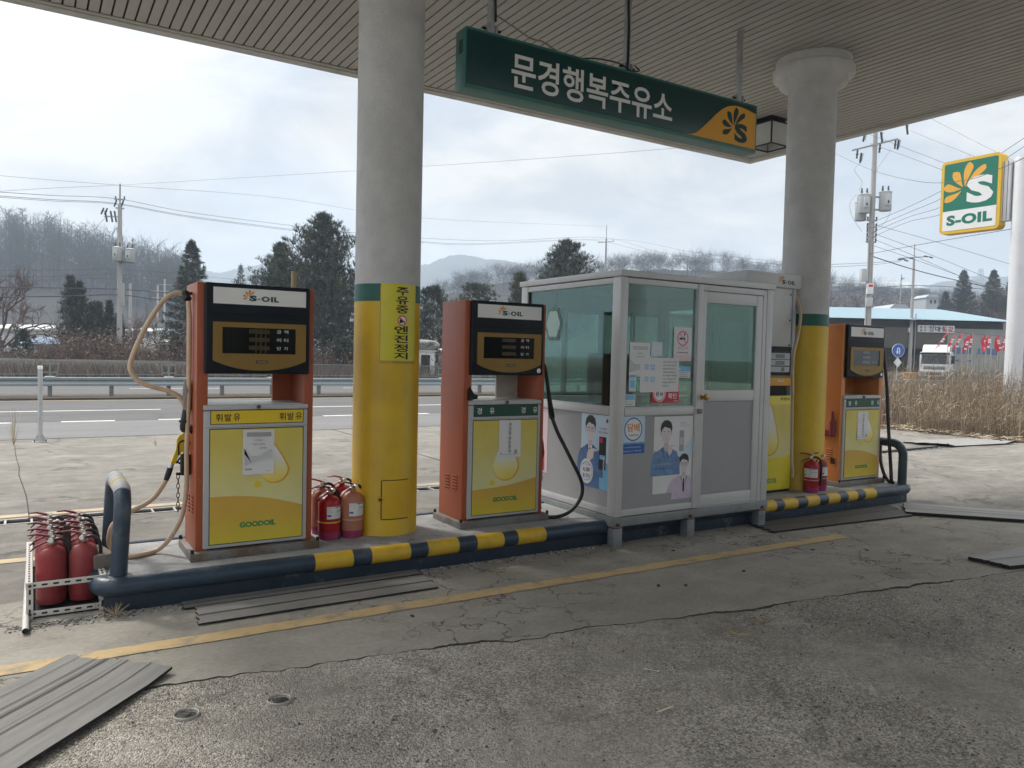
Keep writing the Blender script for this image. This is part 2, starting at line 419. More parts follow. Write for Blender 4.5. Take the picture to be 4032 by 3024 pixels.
m_gap = flat('dark_gap', (.02, .02, .02), .9)

def sheet(name, pts, z, mt):
    b = MB(); b.add([(x, y, z) for x, y in pts], [tuple(range(len(pts)))], mt); return struct(name, b)
# one sheet out to the horizon
sheet('ground', [(-2500, -600), (3500, -600), (3500, 4200), (-2500, 4200)], -.07, m_soil)
sheet('road', [(-400, 17.75), (400, 17.75), (400, 36.5), (-400, 36.5)], -.03, m_road)
sheet('road_shoulder', [(-400, 14.42), (400, 14.42), (400, 17.75), (-400, 17.75)], -.028, m_shoulder)
b = MB(); b.rect(-400, 400, 24.7, 26.5, Matrix.Identity(4), .10, m_soil, -.07); struct('road_median', b)
# painted lines, 4 mm above the asphalt
b = MB(); Z = Matrix.Translation((0, 0, -.026))
def line(x0, x1, y0, y1, mt): b.add([(x0, y0, 0), (x1, y0, 0), (x1, y1, 0), (x0, y1, 0)], [(0, 1, 2, 3)], mt, Z)
for k in range(-60, 80): line(.5 + k * 1.78 - (0), 1.46 + k * 1.78, 17.70, 17.86, m_wline)
for k in range(-30, 40): line(-2.6 + k * 8.0, 2.7 + k * 8.0, 20.62, 20.76, m_wline)
for k in range(-30, 40): line(3.0 + k * 8.0, 6.2 + k * 8.0, 30.85, 31.0, m_wline)
line(-400, 400, 24.40, 24.52, m_yfaint); line(-400, 400, 26.6, 26.74, m_yfaint)
struct('road_markings', b)

# forecourt: light concrete beyond the island, with the drain channel left open
DR0, DR1 = 7.66, 7.86
b = MB()
def slab(x0, x1, y0, y1, mt, z1=0.0, z0=-.07): b.box(x0, x1, y0, y1, z0, z1, mt)
slab(-40, 24, DR1, 14.42, m_conc); slab(-40, 17.6, 5.32, DR0, m_conc)
slab(-40, 24, DR0, DR1, m_gap, -.062, -.07)
slab(8.15, 17.2, 3.42, 5.322, m_conc, .004)

struct('forecourt', b)
# the expansion joint seen on the far side
b = MB()
for x0, x1 in ((-.26, -.02),):
    pts = [(-.21, 13.5), (-.19, 12.6), (-.165, 11.9), (-.13, 11.2), (-.125, 10.5), (-.08, 9.7), (-.045, 9.0), (-.03, 8.4), (-.02, 7.95)]
    for (xa, ya), (xb, yb) in zip(pts, pts[1:]):
        b.add([(xa - .003, ya, .004), (xa + .005, ya, .004), (xb + .005, yb, .004), (xb - .003, yb, .004)], [(0, 1, 2, 3)], m_gap)
for xs in (-4.8, 4.9, 9.6, 14.2):
    b.add([(xs, 7.95, .004), (xs + .015, 7.95, .004), (xs + .02, 14.4, .004), (xs, 14.4, .004)], [(0, 1, 2, 3)], m_gap)
b.add([(-40, 14.38, .004), (24, 14.38, .004), (24, 14.42, .004), (-40, 14.42, .004)], [(0, 1, 2, 3)], m_gap)
struct('pavement_joint', b)
b = MB(); line2 = lambda x0, x1, y0, y1, mt: b.add([(x0, y0, .004), (x1, y0, .004), (x1, y1, .004), (x0, y1, .004)], [(0, 1, 2, 3)], mt)
line2(-30, 16, 7.95, 8.08, m_yfaint)
line2(-2.0, .12, 6.30, 6.42, m_yfaint)
struct('bay_marking', b)

# apron on the near side: 7 cm slab whose broken edge meets the eroded asphalt
edge = [(-6, 3.86), (-1.2, 3.80), (-.3, 3.78), (.46, 3.72), (.60, 3.705), (.70, 3.70), (.78, 3.675), (.88, 3.67), (.96, 3.645), (1.05, 3.65), (1.13, 3.61), (1.22, 3.615), (1.31, 3.575), (1.43, 3.58), (1.52, 3.545), (1.63, 3.56), (1.75, 3.53), (1.90, 3.54), (2.04, 3.50), (2.19, 3.42), (2.32, 3.40), (2.45, 3.425), (2.62, 3.405), (2.80, 3.35), (3.0, 3.33), (3.2, 3.27), (3.44, 3.25), (3.65, 3.20), (3.9, 3.19), (4.17, 3.14), (4.5, 3.10), (4.9, 3.03), (5.2, 3.00), (5.53, 2.93), (6.0, 2.86), (6.6, 2.80), (8.2, 2.72), (12, 2.6), (17.6, 2.5)]
import mathutils.noise as mn
m_crackdirtshade = flat('crack_dirt_and_shade', (.085, .078, .068), .95)  # dirt plus the shade of the gap, both put into this dark face colour
er = random.Random(3); ej = []
for (xa, ya), (xb, yb) in zip(edge, edge[1:]):
    n = max(1, int((xb - xa) / .02)) if xb < 8 else 4
    for k in range(n):
        t = k / n; xx = xa + (xb - xa) * t; ej.append((xx, ya + (yb - ya) * t + .030 * mn.noise(Vector((xx * 4.1, .3, 0))) + .018 * mn.noise(Vector((xx * 15, 2.3, 0))) + er.uniform(-.006, .006)))
ej.append(edge[-1])
b = MB()
vs = []; fs = []
for x, y in ej: vs += [(x, y, -.06), (x, y, 0.0), (x, 5.32, 0.0)]
for i in range(len(ej) - 1):
    a, c = 3 * i, 3 * i + 3
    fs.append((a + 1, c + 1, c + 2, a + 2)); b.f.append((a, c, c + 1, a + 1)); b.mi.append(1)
# the eastern part is light concrete, so the apron ends at x = 8.35 there
b.mid(m_apron); b.mid(m_crackdirtshade); b.v = vs
for f in fs: b.f.append(f); b.mi.append(0)
struct('apron', b)
# near, eroded asphalt: real relief
import mathutils.noise as mn
def rel(x, y):
    p = Vector((x, y, 0))
    h = mn.noise(p * 1.3) * .012 + mn.noise(p * 5.5 + Vector((9, 2, 0))) * .006
    pit = max(0.0, mn.noise(p * 1.05 + Vector((4.2, 1.1, 3))) + .12)
    h += (mn.noise(p * 21) * .0055 + mn.noise(p * 47) * .004) * (0.35 + 2.0 * pit) - pit * .022
    return h
def near_edge(x):
    for (xa, ya), (xb, yb) in zip(ej, ej[1:]):
        if xa <= x <= xb: return ya + (yb - ya) * (x - xa) / (xb - xa)
    return edge[-1][1]
def terr(x, y):
    f = min(1.0, max(0.0, (near_edge(x) - y) / .3))
    lip = -.0015 - .016 * max(0.0, mn.noise(Vector((x * 1.15, 4.4, 0))) + .08)
    return lip * (1 - f) - .010 * f + rel(x, y) * (.12 + .88 * f)
vs = []; fs = []
nx, ny = 620, 200
X0, X1, Y0 = -2.6, 9.0, .9
for i in range(nx + 1):
    x = X0 + (X1 - X0) * (i / nx) ** 1.25
    ye = near_edge(x) + .06; gapw = .002 + .018 * mn.noise(Vector((x * 2.2, 7.7, 0))) + .010 * mn.noise(Vector((x * 9, 1.7, 0)))
    for j in range(ny + 1):
        y = Y0 + (ye - Y0) * (1 - (1 - j / ny) ** 1.35)
        vs.append((x, y, terr(x, y) - (.05 if y > ye - .060 - max(0.0, gapw) and gapw > -.006 else 0)))
for i in range(nx):
    for j in range(ny):
        a = i * (ny + 1) + j; fs.append((a, a + ny + 1, a + ny + 2, a + 1))
b = MB(); b.add(vs, fs, m_rough)
tag(b.build('worn_asphalt', sharp=180), kind='structure')
b = MB()
b.add([(-40, -30, -.045), (40, -30, -.045), (40, 3.2, -.045), (-40, 3.9, -.045)], [(0, 1, 2, 3)], m_rough)
b.add([(-40, 3.84, 0), (-6, 3.84, 0), (-6, 5.32, 0), (-40, 5.32, 0)], [(0, 1, 2, 3)], m_conc)
struct('forecourt_outskirts', b)
# yellow line on the apron
b = MB(); yl = random.Random(5)
n = 90; vs = []; fs = []
for k in range(n + 1):
    x = -2.2 + (6.02 + 2.2) * k / n
    yc = 4.222 - .012 * x
    vs += [(x, yc - .062 + yl.uniform(-.004, .004), .004), (x, yc + .062 + yl.uniform(-.004, .004), .004)]
for k in range(n): fs.append((2 * k, 2 * k + 2, 2 * k + 3, 2 * k + 1))
b.add(vs, fs, m_yline); struct('yellow_line', b)
# loose stones on the worn asphalt
m_st = [mat('grey_stone', (.30, .30, .29), .9, var=.2), mat('dark_stone', (.10, .10, .10), .9, var=.2), mat('pale_stone', (.46, .45, .43), .9, var=.2), mat('brown_stone', (.24, .20, .16), .9, var=.2)]
b = MB(); pr = random.Random(11)
cnt = 0
while cnt < 5200:
    x = pr.uniform(-.4, 7.2); y = pr.uniform(1.3, 3.75)
    if y > near_edge(x) - .03: continue
    pit = mn.noise(Vector((x, y, 0)) * 1.05 + Vector((4.2, 1.1, 3))) + .12
    if pr.random() > .16 + 1.5 * max(0, pit): continue
    cnt += 1
    r = .0026 * math.exp(pr.uniform(0, 1.25)) * (1 if pr.random() < .97 else 1.5)
    z = terr(x, y) + r * .25
    an = pr.uniform(0, 6.28); ca, sa = math.cos(an) * r, math.sin(an) * r
    f1, f2, f3 = pr.uniform(.6, 1.3), pr.uniform(.5, 1), pr.uniform(.45, .8)
    V = [(x + ca * f1, y + sa * f1, z), (x - sa * f2, y + ca * f2, z + r * .1), (x - ca, y - sa, z), (x + sa * f2, y - ca * f2, z - r * .1), (x + ca * .2, y + sa * .2, z + r * f3), (x, y, z - r)]
    b.add(V, [(0, 1, 4), (1, 2, 4), (2, 3, 4), (3, 0, 4), (1, 0, 5), (2, 1, 5), (3, 2, 5), (0, 3, 5)], m_st[pr.choices((0, 1, 2, 3), (5, 3, 3, 1))[0]])
tag(b.build('gravel', label='loose stone chips scattered over the worn asphalt', sharp=0), kind='stuff')
# ------------------------------------------------------------------ pump island
m_navy = mat('navy_paint', (.026, .048, .078), .38, var=.25, vs=6, dirt=.6, dcol=(.16, .17, .18), ds=4, dlo=.55, dhi=.75, bump=.35, bs=40, chip=((.17, .12, .09), 18, .70))
m_ylw_p = mat('yellow_stripe_paint', (.62, .40, .03), .5, var=.15, vs=9, dirt=.5, dcol=(.22, .17, .08), ds=7, dlo=.55, dhi=.7, bump=.3, bs=40)
m_isl = groundmat('island_concrete', (.36, .365, .37), (.27, .275, .28), 1.4, bump=.35, stain=.35, crack=.5, cs=1.3, light=(.48, .48, .475))
m_kerb = mat('painted_kerb', (.016, .032, .055), .55, var=.25, vs=5, dirt=.75, dcol=(.20, .20, .19), ds=3.2, dlo=.58, dhi=.68, bump=.5, bs=25)
IX0, IX1, IY0, IY1 = .33, 8.20, 4.87, 5.74
isl = thing('pump_island', 'raised concrete pump island edged with a navy pipe rail striped in yellow', 'pump island', (0, 0, 0))
b = MB(); b.box(IX0 + .03, IX1 - .03, IY0 + .03, IY1 - .03, .12, ISL, m_isl, .006); b.build('slab', isl)
b = MB(); b.box(IX0 + .02, IX1 - .02, IY0, IY1, -.02, .148, m_kerb, .012); b.build('kerb', isl)
pr_ = .055
yc0, yc1, zc = IY0 - .005, IY1 + .005, .147
c0 = .10
def rail_path(n=7):
    cs = [((IX0 + c0, yc0 + c0), math.pi, 1.5 * math.pi), ((IX1 - c0, yc0 + c0), 1.5 * math.pi, 2 * math.pi), ((IX1 - c0, yc1 - c0), 0, .5 * math.pi), ((IX0 + c0, yc1 - c0), .5 * math.pi, math.pi)]
    return [[(cx + c0 * math.cos(a + (e - a) * k / n), cy + c0 * math.sin(a + (e - a) * k / n), zc) for k in range(n + 1)] for (cx, cy), a, e in cs]
A, B_, C_, D_ = rail_path()
b = MB()
stripes = []
# measured yellow / navy sections along the near side
near = [(1.545, 1.80), (1.93, 2.21), (2.345, 2.585), (2.735, 2.96), (3.085, 3.335),
        (5.78, 5.965), (6.075, 6.275), (6.42, 6.60), (6.74, 6.92), (7.055, 7.21), (7.34, 7.53)]
b.tube(A + [(near[0][0], yc0, zc)], pr_, m_navy, n=16)
for k, (a, c) in enumerate(near):
    b.tube([(a, yc0, zc), (c, yc0, zc)], pr_ + .0015, m_ylw_p, n=16)
    if k + 1 < len(near): b.tube([(c, yc0, zc), (near[k + 1][0], yc0, zc)], pr_, m_navy, n=16)
b.tube([(near[-1][1], yc0, zc)] + B_ + C_ + D_ + [A[0]], pr_, m_navy, n=16)
b.build('pipe_rail', isl)
# hoops at both ends
m_hoopend = mat('worn_grey_hoop_paint', (.40, .41, .43), .6, var=.2, vs=12, dirt=.6, dcol=(.12, .14, .17), ds=9)
m_hoopyel = mat('pale_yellow_band', (.60, .47, .16), .6, var=.2, vs=12, dirt=.4, dcol=(.3, .3, .3), ds=9)
m_navy2 = mat('green_navy_paint', (.028, .058, .068), .4, var=.25, vs=6, dirt=.6, dcol=(.14, .16, .16), ds=5, dlo=.55, dhi=.75, bump=.3, bs=40)
def hoop(label, x, y0, y1, h, mt, worn, lean=0.0):
    t = thing('hoop_barrier', label, 'barrier', (x, (y0 + y1) / 2, ISL), 0, 'hoop barriers at the ends of the pump island')
    d = (y1 - y0) / 2; r = .046; q = .13
    b = MB()
    arc = lambda s, n=8: [(lean * (h - q + q * math.sin(math.pi / 2 * k / n)), s * (d - q + q * math.cos(math.pi / 2 * k / n)), h - q + q * math.sin(math.pi / 2 * k / n)) for k in range(n + 1)]
    lft, rgt = arc(-1), arc(1)
    b.tube([(0, -d, 0)] + lft[:6], r, mt, n=18)
    if worn:
        b.tube(lft[5:] + [(lean * h, -d + q + .02, h)], r + .0008, m_hoopend, n=18)
        yy = -d + q + .02
        for k, w in enumerate((.05, .04, .05, .04)):
            b.tube([(lean * h, yy, h), (lean * h, yy + w, h)], r + .0012, m_hoopyel if k % 2 == 0 else m_hoopend, n=18); yy += w
        b.tube([(lean * h, yy, h)] + rgt[::-1][:4], r + .0008, m_hoopend, n=18)
        b.tube(rgt[:6][::-1] + [(0, d, 0)], r, mt, n=18)
    else:
        b.tube(lft[5:] + rgt[::-1] + [(0, d, 0)], r, mt, n=18)
        b.tube([(0, -.03, h), (0, .10, h)], r + .001, m_hoopyel, n=18)
    b.build('hoop', t)
    b = MB()
    for s in (-1, 1): b.lathe([(.075, 0), (.072, .006), (r + .004, .012)], mt, n=18, M=Matrix.Translation((0, s * d, 0)))
    b.build('footing', t)
hoop('navy hoop barrier with worn pale yellow bands on top, beside the crate of extinguishers', .425, 4.925, 5.565, .49, m_navy, True, .05)
hoop('dark green hoop barrier with a rusty top bar beside the black hose', 8.12, 4.90, 5.56, .45, m_navy2, False)

# ------------------------------------------------------------------ pillars
m_plaster = mat('white_pillar_paint', (.55, .55, .545), .75, var=.12, vs=5, dirt=.35, dcol=(.34, .33, .31), ds=3.0, dlo=.50, dhi=.75, bump=.6, bs=45, chip=((.20, .185, .16), 16, .71))
m_pyel = mat('yellow_pillar_paint', (.66, .435, .018), .42, chip=((.30, .24, .12), 14, .70), var=.10, vs=4, dirt=.5, dcol=(.40, .26, .03), ds=2.2, dlo=.48, dhi=.75, bump=.18, bs=50)
m_pgrn = mat('green_band_paint', (.010, .105, .075), .45, var=.12, vs=5, bump=.15, bs=50)
m_hatch = mat('hatch_paint', (.66, .41, .02), .45, var=.12, vs=5, bump=.1, bs=50)
m_dark = flat('black_line', (.015, .014, .012), .8)
CEIL = 4.62
PR = .24
def pillar(label, x, y, zb0, zb1):
    t = thing('pillar', label, 'pillar', (x, y, ISL), 0, 'round pillars carrying the canopy')
    z = lambda q: q - ISL
    b = MB(); b.lathe([(PR, z(zb1)), (PR, z(4.40))], m_plaster, n=56); b.build('shaft', t)
    b = MB(); b.lathe([(PR + .0015, z(zb0)), (PR + .0015, z(zb1))], m_pgrn, n=56); b.build('green_band', t)
    b = MB(); b.lathe([(PR + .006, 0), (PR + .004, .012), (PR + .0015, .02), (PR + .0015, z(zb0))], m_pyel, n=56); b.build('yellow_base', t)
    b = MB(); b.lathe([(PR, z(4.345)), (PR + .03, z(4.348)), (PR + .088, z(4.368)), (PR + .098, z(4.385)), (PR + .098, z(4.43)), (PR + .105, z(4.437)), (PR + .150, z(4.445)), (PR + .160, z(4.46)), (PR + .160, z(4.525)), (PR + .150, z(4.535)), (PR + .135, z(4.54)), (PR + .135, z(4.63))], m_plaster, n=56); b.build('capital', t)
    return t
P1, P2 = (2.247, 5.39), (6.885, 5.295)
pl1 = pillar('white and yellow round pillar with a notice banner and a hatch, between the first two pumps', *P1, 1.879, 2.004)
pl2 = pillar('white and yellow round pillar with its capital in view, behind the booth', *P2, 1.883, 2.004)
def wrap(P, vdir, r, a0=0.0):
    """bend a flat drawing (u along the girth from the side facing the viewer, v height) round the pillar"""
    def w(u, v, t):
        q = a0 + u / r
        dx, dy = -P[0], -P[1]; l = math.hypot(dx, dy); dx /= l; dy /= l
        # right-hand side as seen by someone looking at the pillar
        rx, ry = -dy, dx
        rr = r + t
        return Vector(((dx * math.cos(q) + rx * math.sin(q)) * rr, (dy * math.cos(q) + ry * math.sin(q)) * rr, v - ISL))
    return w
W1 = wrap(P1, None, PR + .0015)
def wrect(b, W, u0, u1, v0, v1, t, mt, n=12):
    vs = []; fs = []
    for k in range(n + 1):
        u = u0 + (u1 - u0) * k / n; vs += [W(u, v0, t), W(u, v1, t)]
    for k in range(n): fs.append((2 * k, 2 * k + 2, 2 * k + 3, 2 * k + 1))
    # rim
    i0 = len(vs)
    for k in range(n + 1):
        u = u0 + (u1 - u0) * k / n; vs += [W(u, v0, 0), W(u, v1, 0)]
    for k in range(n): fs += [(2 * k, i0 + 2 * k, i0 + 2 * k + 2, 2 * k + 2), (2 * k + 1, 2 * k + 3, i0 + 2 * k + 3, i0 + 2 * k + 1)]
    fs += [(0, 1, i0 + 1, i0), (2 * n, i0 + 2 * n, i0 + 2 * n + 1, 2 * n + 1)]
    b.add(vs, fs, mt)
def wtext(b, W, txt, u0, v0, w, h, mt, off=.0, t=.003, cells=14):
    vs, fs = glyphs(txt, off)
    bm = bmesh.new(); V = [bm.verts.new((x, y, 0)) for x, y in vs]
    for f in fs:
        try: bm.faces.new([V[i] for i in f])
        except ValueError: pass
    x0, x1 = min(p[0] for p in vs), max(p[0] for p in vs); y0, y1 = min(p[1] for p in vs), max(p[1] for p in vs)
    for k in range(1, cells):
        g_ = list(bm.verts) + list(bm.edges) + list(bm.faces)
        bmesh.ops.bisect_plane(bm, geom=g_, plane_co=(x0 + (x1 - x0) * k / cells, 0, 0), plane_no=(1, 0, 0))
    bm.verts.index_update()
    b.add([W(u0 + (v.co.x - x0) / (x1 - x0) * w, v0 + (v.co.y - y0) / (y1 - y0) * h, t) for v in bm.verts], [[v.index for v in f.verts] for f in bm.faces], mt)
    bm.free()
m_ban = mat('yellow_banner_vinyl', (.66, .60, .045), .35, var=.06, vs=4, dirt=.25, dcol=(.5, .4, .08), ds=6)
m_tape = mat('brown_tape', (.40, .27, .06), .4, var=.2, vs=14)
m_ink = flat('black_ink', (.018, .018, .020), .6)
m_red = flat('red_print', (.55, .03, .03), .5)
m_white = mat('white_print', (.78, .78, .77), .5, var=.05)
# notice banner
bn = thing('notice_banner', 'yellow vertical banner with black lettering taped round the pillar', 'banner', (P1[0], P1[1], ISL))
b = MB(); wrect(b, W1, -.052, .238, 1.435, 1.99, .0012, m_tape)
b.build('tape', bn)
b = MB(); wrect(b, W1, -.046, .232, 1.456, 2.006, .003, m_ban, 16); b.build('sheet', bn)
b = MB()
zs = [1.925, 1.860, 1.795]
for ch, zz in zip('주유중', zs): wtext(b, W1, ch, .060, zz, .098, .058, m_ink, .018, .0055)
for ch, zz in zip('엔진정지', [1.650, 1.585, 1.520, 1.466]): wtext(b, W1, ch, .050, zz, .108, .056 if ch != '지' else .050, m_ink, .018, .0055)
b.build('lettering', bn)
b = MB()
def wdisc(b, W, u, v, r0, r1, t, mt, n=28):
    vs = [W(u + r * math.cos(2 * math.pi * k / n), v + r * math.sin(2 * math.pi * k / n), t) for k in range(n) for r in (r0, r1)]
    b.add(vs, [(2 * k, 2 * k + 1, 2 * ((k + 1) % n) + 1, 2 * ((k + 1) % n)) for k in range(n)], mt)
wdisc(b, W1, .109, 1.745, .001, .031, .0048, m_white); wdisc(b, W1, .109, 1.745, .029, .036, .0054, m_red)
wrect(b, W1, .088, .112, 1.728, 1.750, .0053, m_ink, 2); wrect(b, W1, .112, .130, 1.738, 1.744, .0053, m_ink, 2); wrect(b, W1, .093, .107, 1.750, 1.758, .0053, m_ink, 2)
vs = [W1(.109 + c * .707 * .031 + s * .003, 1.745 + -c * .707 * .031 * -1 * -1 + s * .003, .006) for c, s in ((-1, 1), (-1, -1), (1, -1), (1, 1))]
b.add(vs, [(0, 1, 2, 3)], m_red); b.build('engine_off_symbol', bn)
# hatch
ht = MB(); wrect(ht, W1, -.016, .188, .317, .592, .010, m_hatch, 12); hatch = ht.build('access_hatch', pl1)
b = MB(); wrect(b, W1, -.024, -.0165, .317, .592, .004, m_dark, 2); wrect(b, W1, -.02, .188, .308, .3165, .003, m_dark, 8); wrect(b, W1, -.016, .188, .5925, .597, .003, m_dark, 8)
b.build('hatch_gap', hatch)
b = MB(); wrect(b, W1, -.055, .012, .448, .470, .016, m_hatch, 4); wrect(b, W1, -.035, -.012, .452, .466, .028, m_dark, 2)
b.build('hasp', hatch)
b = MB()
for z0 in (.335, .478): wrect(b, W1, .180, .196, z0, z0 + .075, .017, m_hatch, 3)
b.build('hinge', hatch)
# ------------------------------------------------------------------ canopy
m_soff = mat('soffit_panel', (.345, .335, .305), .55, var=.07, vs=2.0, dirt=.35, dcol=(.23, .22, .195), ds=1.6)
m_fasc = mat('canopy_fascia', (.42, .42, .41), .6, var=.12, vs=3, dirt=.6, dcol=(.16, .15, .14), ds=2.5, bump=.2, bs=30)
m_void = flat('soffit_void', (.04, .04, .038), .9)
CX0, CX1, CY0, CY1 = -1.1, 9.60, -2.2, 8.50  # near side stretched unseen past the viewer, added to darken the pump fronts
can = thing('canopy', 'large flat station canopy with a ribbed pale soffit carried on two round pillars', 'canopy', (0, 0, 0))
b = MB()
n = int((CX1 - .14 - CX0 - .14) / .1)
for k in range(n + 1):
    x = CX0 + .15 + k * .1
    if x + .086 > CX1 - .13: break
    b.box(x, x + .083, CY0 + .13, CY1 - .13, CEIL, CEIL + .018, m_soff, 0)
b.box(CX0 + .12, CX1 - .12, CY0 + .12, CY1 - .12, CEIL + .030, CEIL + .05, m_void)
b.build('soffit', can)
b = MB()
for x0, x1, y0, y1 in ((CX0, CX1, CY1 - .13, CY1), (CX0, CX1, CY0, CY0 + .13), (CX0, CX0 + .13, CY0 + .13, CY1 - .13), (CX1 - .13, CX1, CY0 + .13, CY1 - .13)):
    b.box(x0, x1, y0, y1, CEIL - .025, CEIL + .62, m_fasc, .012)
b.build('fascia', can)
b = MB(); b.box(CX0 + .13, CX1 - .13, CY0 + .13, CY1 - .13, CEIL + .50, CEIL + .56, m_fasc); b.build('roof_deck', can)
b = MB()
for y in (CY0 + .16, CY1 - .16): b.box(CX0 + .13, CX1 - .13, y - .03, y + .03, CEIL - .012, CEIL - .0015, m_soff, .003)
for x in (CX0 + .16, CX1 - .16): b.box(x - .03, x + .03, CY0 + .19, CY1 - .19, CEIL - .012, CEIL - .0015, m_soff, .003)
b.build('edge_trim', can)

# ------------------------------------------------------------------ flower-and-S emblem
def petals():
    """five curved petals fanned round the upper left of the S, narrow at the root and blunt at the tip"""
    o = []
    for ang, ln, cv, wm in ((204, .58, .16, .110), (164, .56, .14, .125), (116, .58, .12, .130), (76, .74, .11, .130), (44, .82, .14, .105)):
        up, dn = [], []
        for i in range(13):
            t = i / 12
            x = .10 + ln * t; y = cv * 4 * ln * .5 * t * (1 - t) * (1 if ang > 60 else 1)
            w_ = wm * (.08 + .92 * math.sin(min(1.0, t / .78) * math.pi / 2) ** 1.3) * (1 if t < .80 else 1 - ((t - .80) / .20) ** 2 * .55)
            up.append((x + .03 * (1 if t > .9 else 0), y + w_)); dn.append((x - .03 * (1 if t > .9 else 0), y - w_))
        pts = up + dn[::-1]
        a = R(ang); o.append([(x * math.cos(a) - y * math.sin(a), x * math.sin(a) + y * math.cos(a)) for x, y in pts])
    return o
PET = petals()
def logo_petals(b, M, cx, cy, s, mt, base=.0015, sk=1.0):
    for p in PET: b.add([(cx + x * s * sk, cy + y * s, base) for x, y in p], [tuple(range(len(p)))], mt, M)
def word_logo(b, M, u0, v0, w, h, mg, mo, base=.0015):
    """orange petals over S-OIL in green; the letters fill w x h"""
    b.text('S', M, u0, v0, mg, w=w * .25, h=h * 1.06, off=.055, base=base)
    b.text('-', M, u0 + w * .275, v0 + h * .36, mg, w=w * .10, h=h * .15, off=.03, base=base)
    b.text('O', M, u0 + w * .41, v0, mg, w=w * .28, h=h, off=.045, base=base)
    b.text('I', M, u0 + w * .73, v0, mg, w=w * .072, h=h, off=.035, base=base)
    b.text('L', M, u0 + w * .84, v0, mg, w=w * .16, h=h, off=.045, base=base)
    logo_petals(b, M, u0 - w * .02, v0 + h * .78, h * 1.55, mo, base)
m_lgrn = flat('logo_green', (.005, .075, .055), .5)
m_lorg = flat('logo_orange', (.72, .30, .05), .5)

# ------------------------------------------------------------------ hanging name sign
m_sgreen = mat('dark_green_sign_face', (.004, .046, .044), .32, var=.06, vs=3)
m_sframe = mat('green_sign_frame', (.035, .16, .13), .45, var=.1, vs=3, dirt=.25, dcol=(.2, .22, .2), ds=4)
m_samber = mat('amber_sign_print', (.74, .36, .03), .4, var=.04)
m_steel = mat('galvanised_steel', (.42, .43, .44), .45, .55, var=.15, vs=10, dirt=.35, dcol=(.2, .16, .12), ds=8)
m_wire = flat('black_cable', (.014, .014, .016), .55)
m_gwire = flat('grey_cable', (.22, .21, .20), .6)
sx0, sx1, sy0, sy1, sz0, sz1 = 2.722, 5.862, 5.12, 5.29, 3.488, 3.934
sg = thing('hanging_sign', 'long dark green light box with white lettering hung under the canopy', 'sign', ((sx0 + sx1) / 2, 5.205, sz0))
mo = lambda x, y, z: (x - (sx0 + sx1) / 2, y - 5.205, z - sz0)
hw = (sx1 - sx0) / 2; hh = sz1 - sz0
b = MB(); b.box(-hw, hw, -.08, .085, 0, hh, m_sframe, .006); b.build('case', sg)
b = MB(); b.box(-hw + .004, hw - .02, -.0845, -.078, .03, hh - .022, m_sgreen, .002); b.build('face', sg)
M = FR(0, -.0845, 0)
b = MB(); b.text('문경행복주유소', M, 3.115 - 4.292, 3.575 - sz0 - .012, m_white, w=1.66, h=.268, off=.017, base=.002); b.build('lettering', sg)
b = MB()
pts = catmull([(.64, .0315, 0), (.72, .040, 0), (.80, .075, 0), (.92, .175, 0), (1.05, .290, 0), (1.16, .360, 0), (1.28, .390, 0), (1.42, .384, 0), (hw - .022, .362, 0)], 5)
pts = [(p.x, p.y) for p in pts] + [(hw - .022, .0315)]
b.prism(pts, M, .0012, m_samber); b.build('amber_panel', sg)
b = MB(); logo_petals(b, M, 1.252, .185, .225, m_sgreen, .0025); b.text('S', M, 1.265, .062, m_sgreen, w=.175, h=.175, off=.05, base=.0025); b.build('emblem', sg)
b = MB()
for k in range(6): b.box(-hw - .003, -hw + .002, -.03, .03, .27 + k * .017, .278 + k * .017, m_dark)
b.build('vent', sg)
for x in (2.975, 4.315, 5.69):
    b = MB(); X = x - 4.292
    b.box(X - .022, X + .022, -.022, .022, hh, CEIL - sz0 + .01, m_steel, .004)
    b.box(X - .045, X - .026, -.03, .03, hh - .004, hh + .085, m_steel, .003); b.box(X + .026, X + .045, -.03, .03, hh - .004, hh + .085, m_steel, .003)
    b.cyl((X - .075, 0, hh + .055), (X + .085, 0, hh + .055), .011, m_wire, n=8)
    b.build('hanger', sg)
cb = MB()
X = lambda x: x - 4.292
cb.tube([(X(2.99), -.02, hh + .17), (X(3.15), -.05, hh + .10), (X(3.30), -.06, hh + .045), (X(3.42), -.05, hh + .05), (X(3.52), -.05, hh + .02), (X(3.58), -.04, hh - .0)], .006, m_gwire, n=6, sm=5)
cb.tube([(X(3.78), -.03, hh + .005), (X(3.95), -.05, hh + .035), (X(4.15), -.05, hh + .05), (X(4.27), -.04, hh + .04), (X(4.33), -.05, hh + .015), (X(4.41), -.06, hh + .03), (X(4.37), -.04, hh + .07)], .006, m_wire, n=6, sm=5)
cb.tube([(X(4.293), -.03, CEIL - sz0), (X(4.285), -.04, 1.0), (X(4.30), -.035, .8), (X(4.295), -.04, .6), (X(4.30), -.03, hh + .02)], .011, m_wire, n=8, sm=5)
cb.tube([(X(3.01), -.03, CEIL - sz0), (X(2.995), -.03, .85), (X(3.0), -.03, hh + .11)], .008, m_wire, n=6, sm=4)
cb.build('cable', sg)

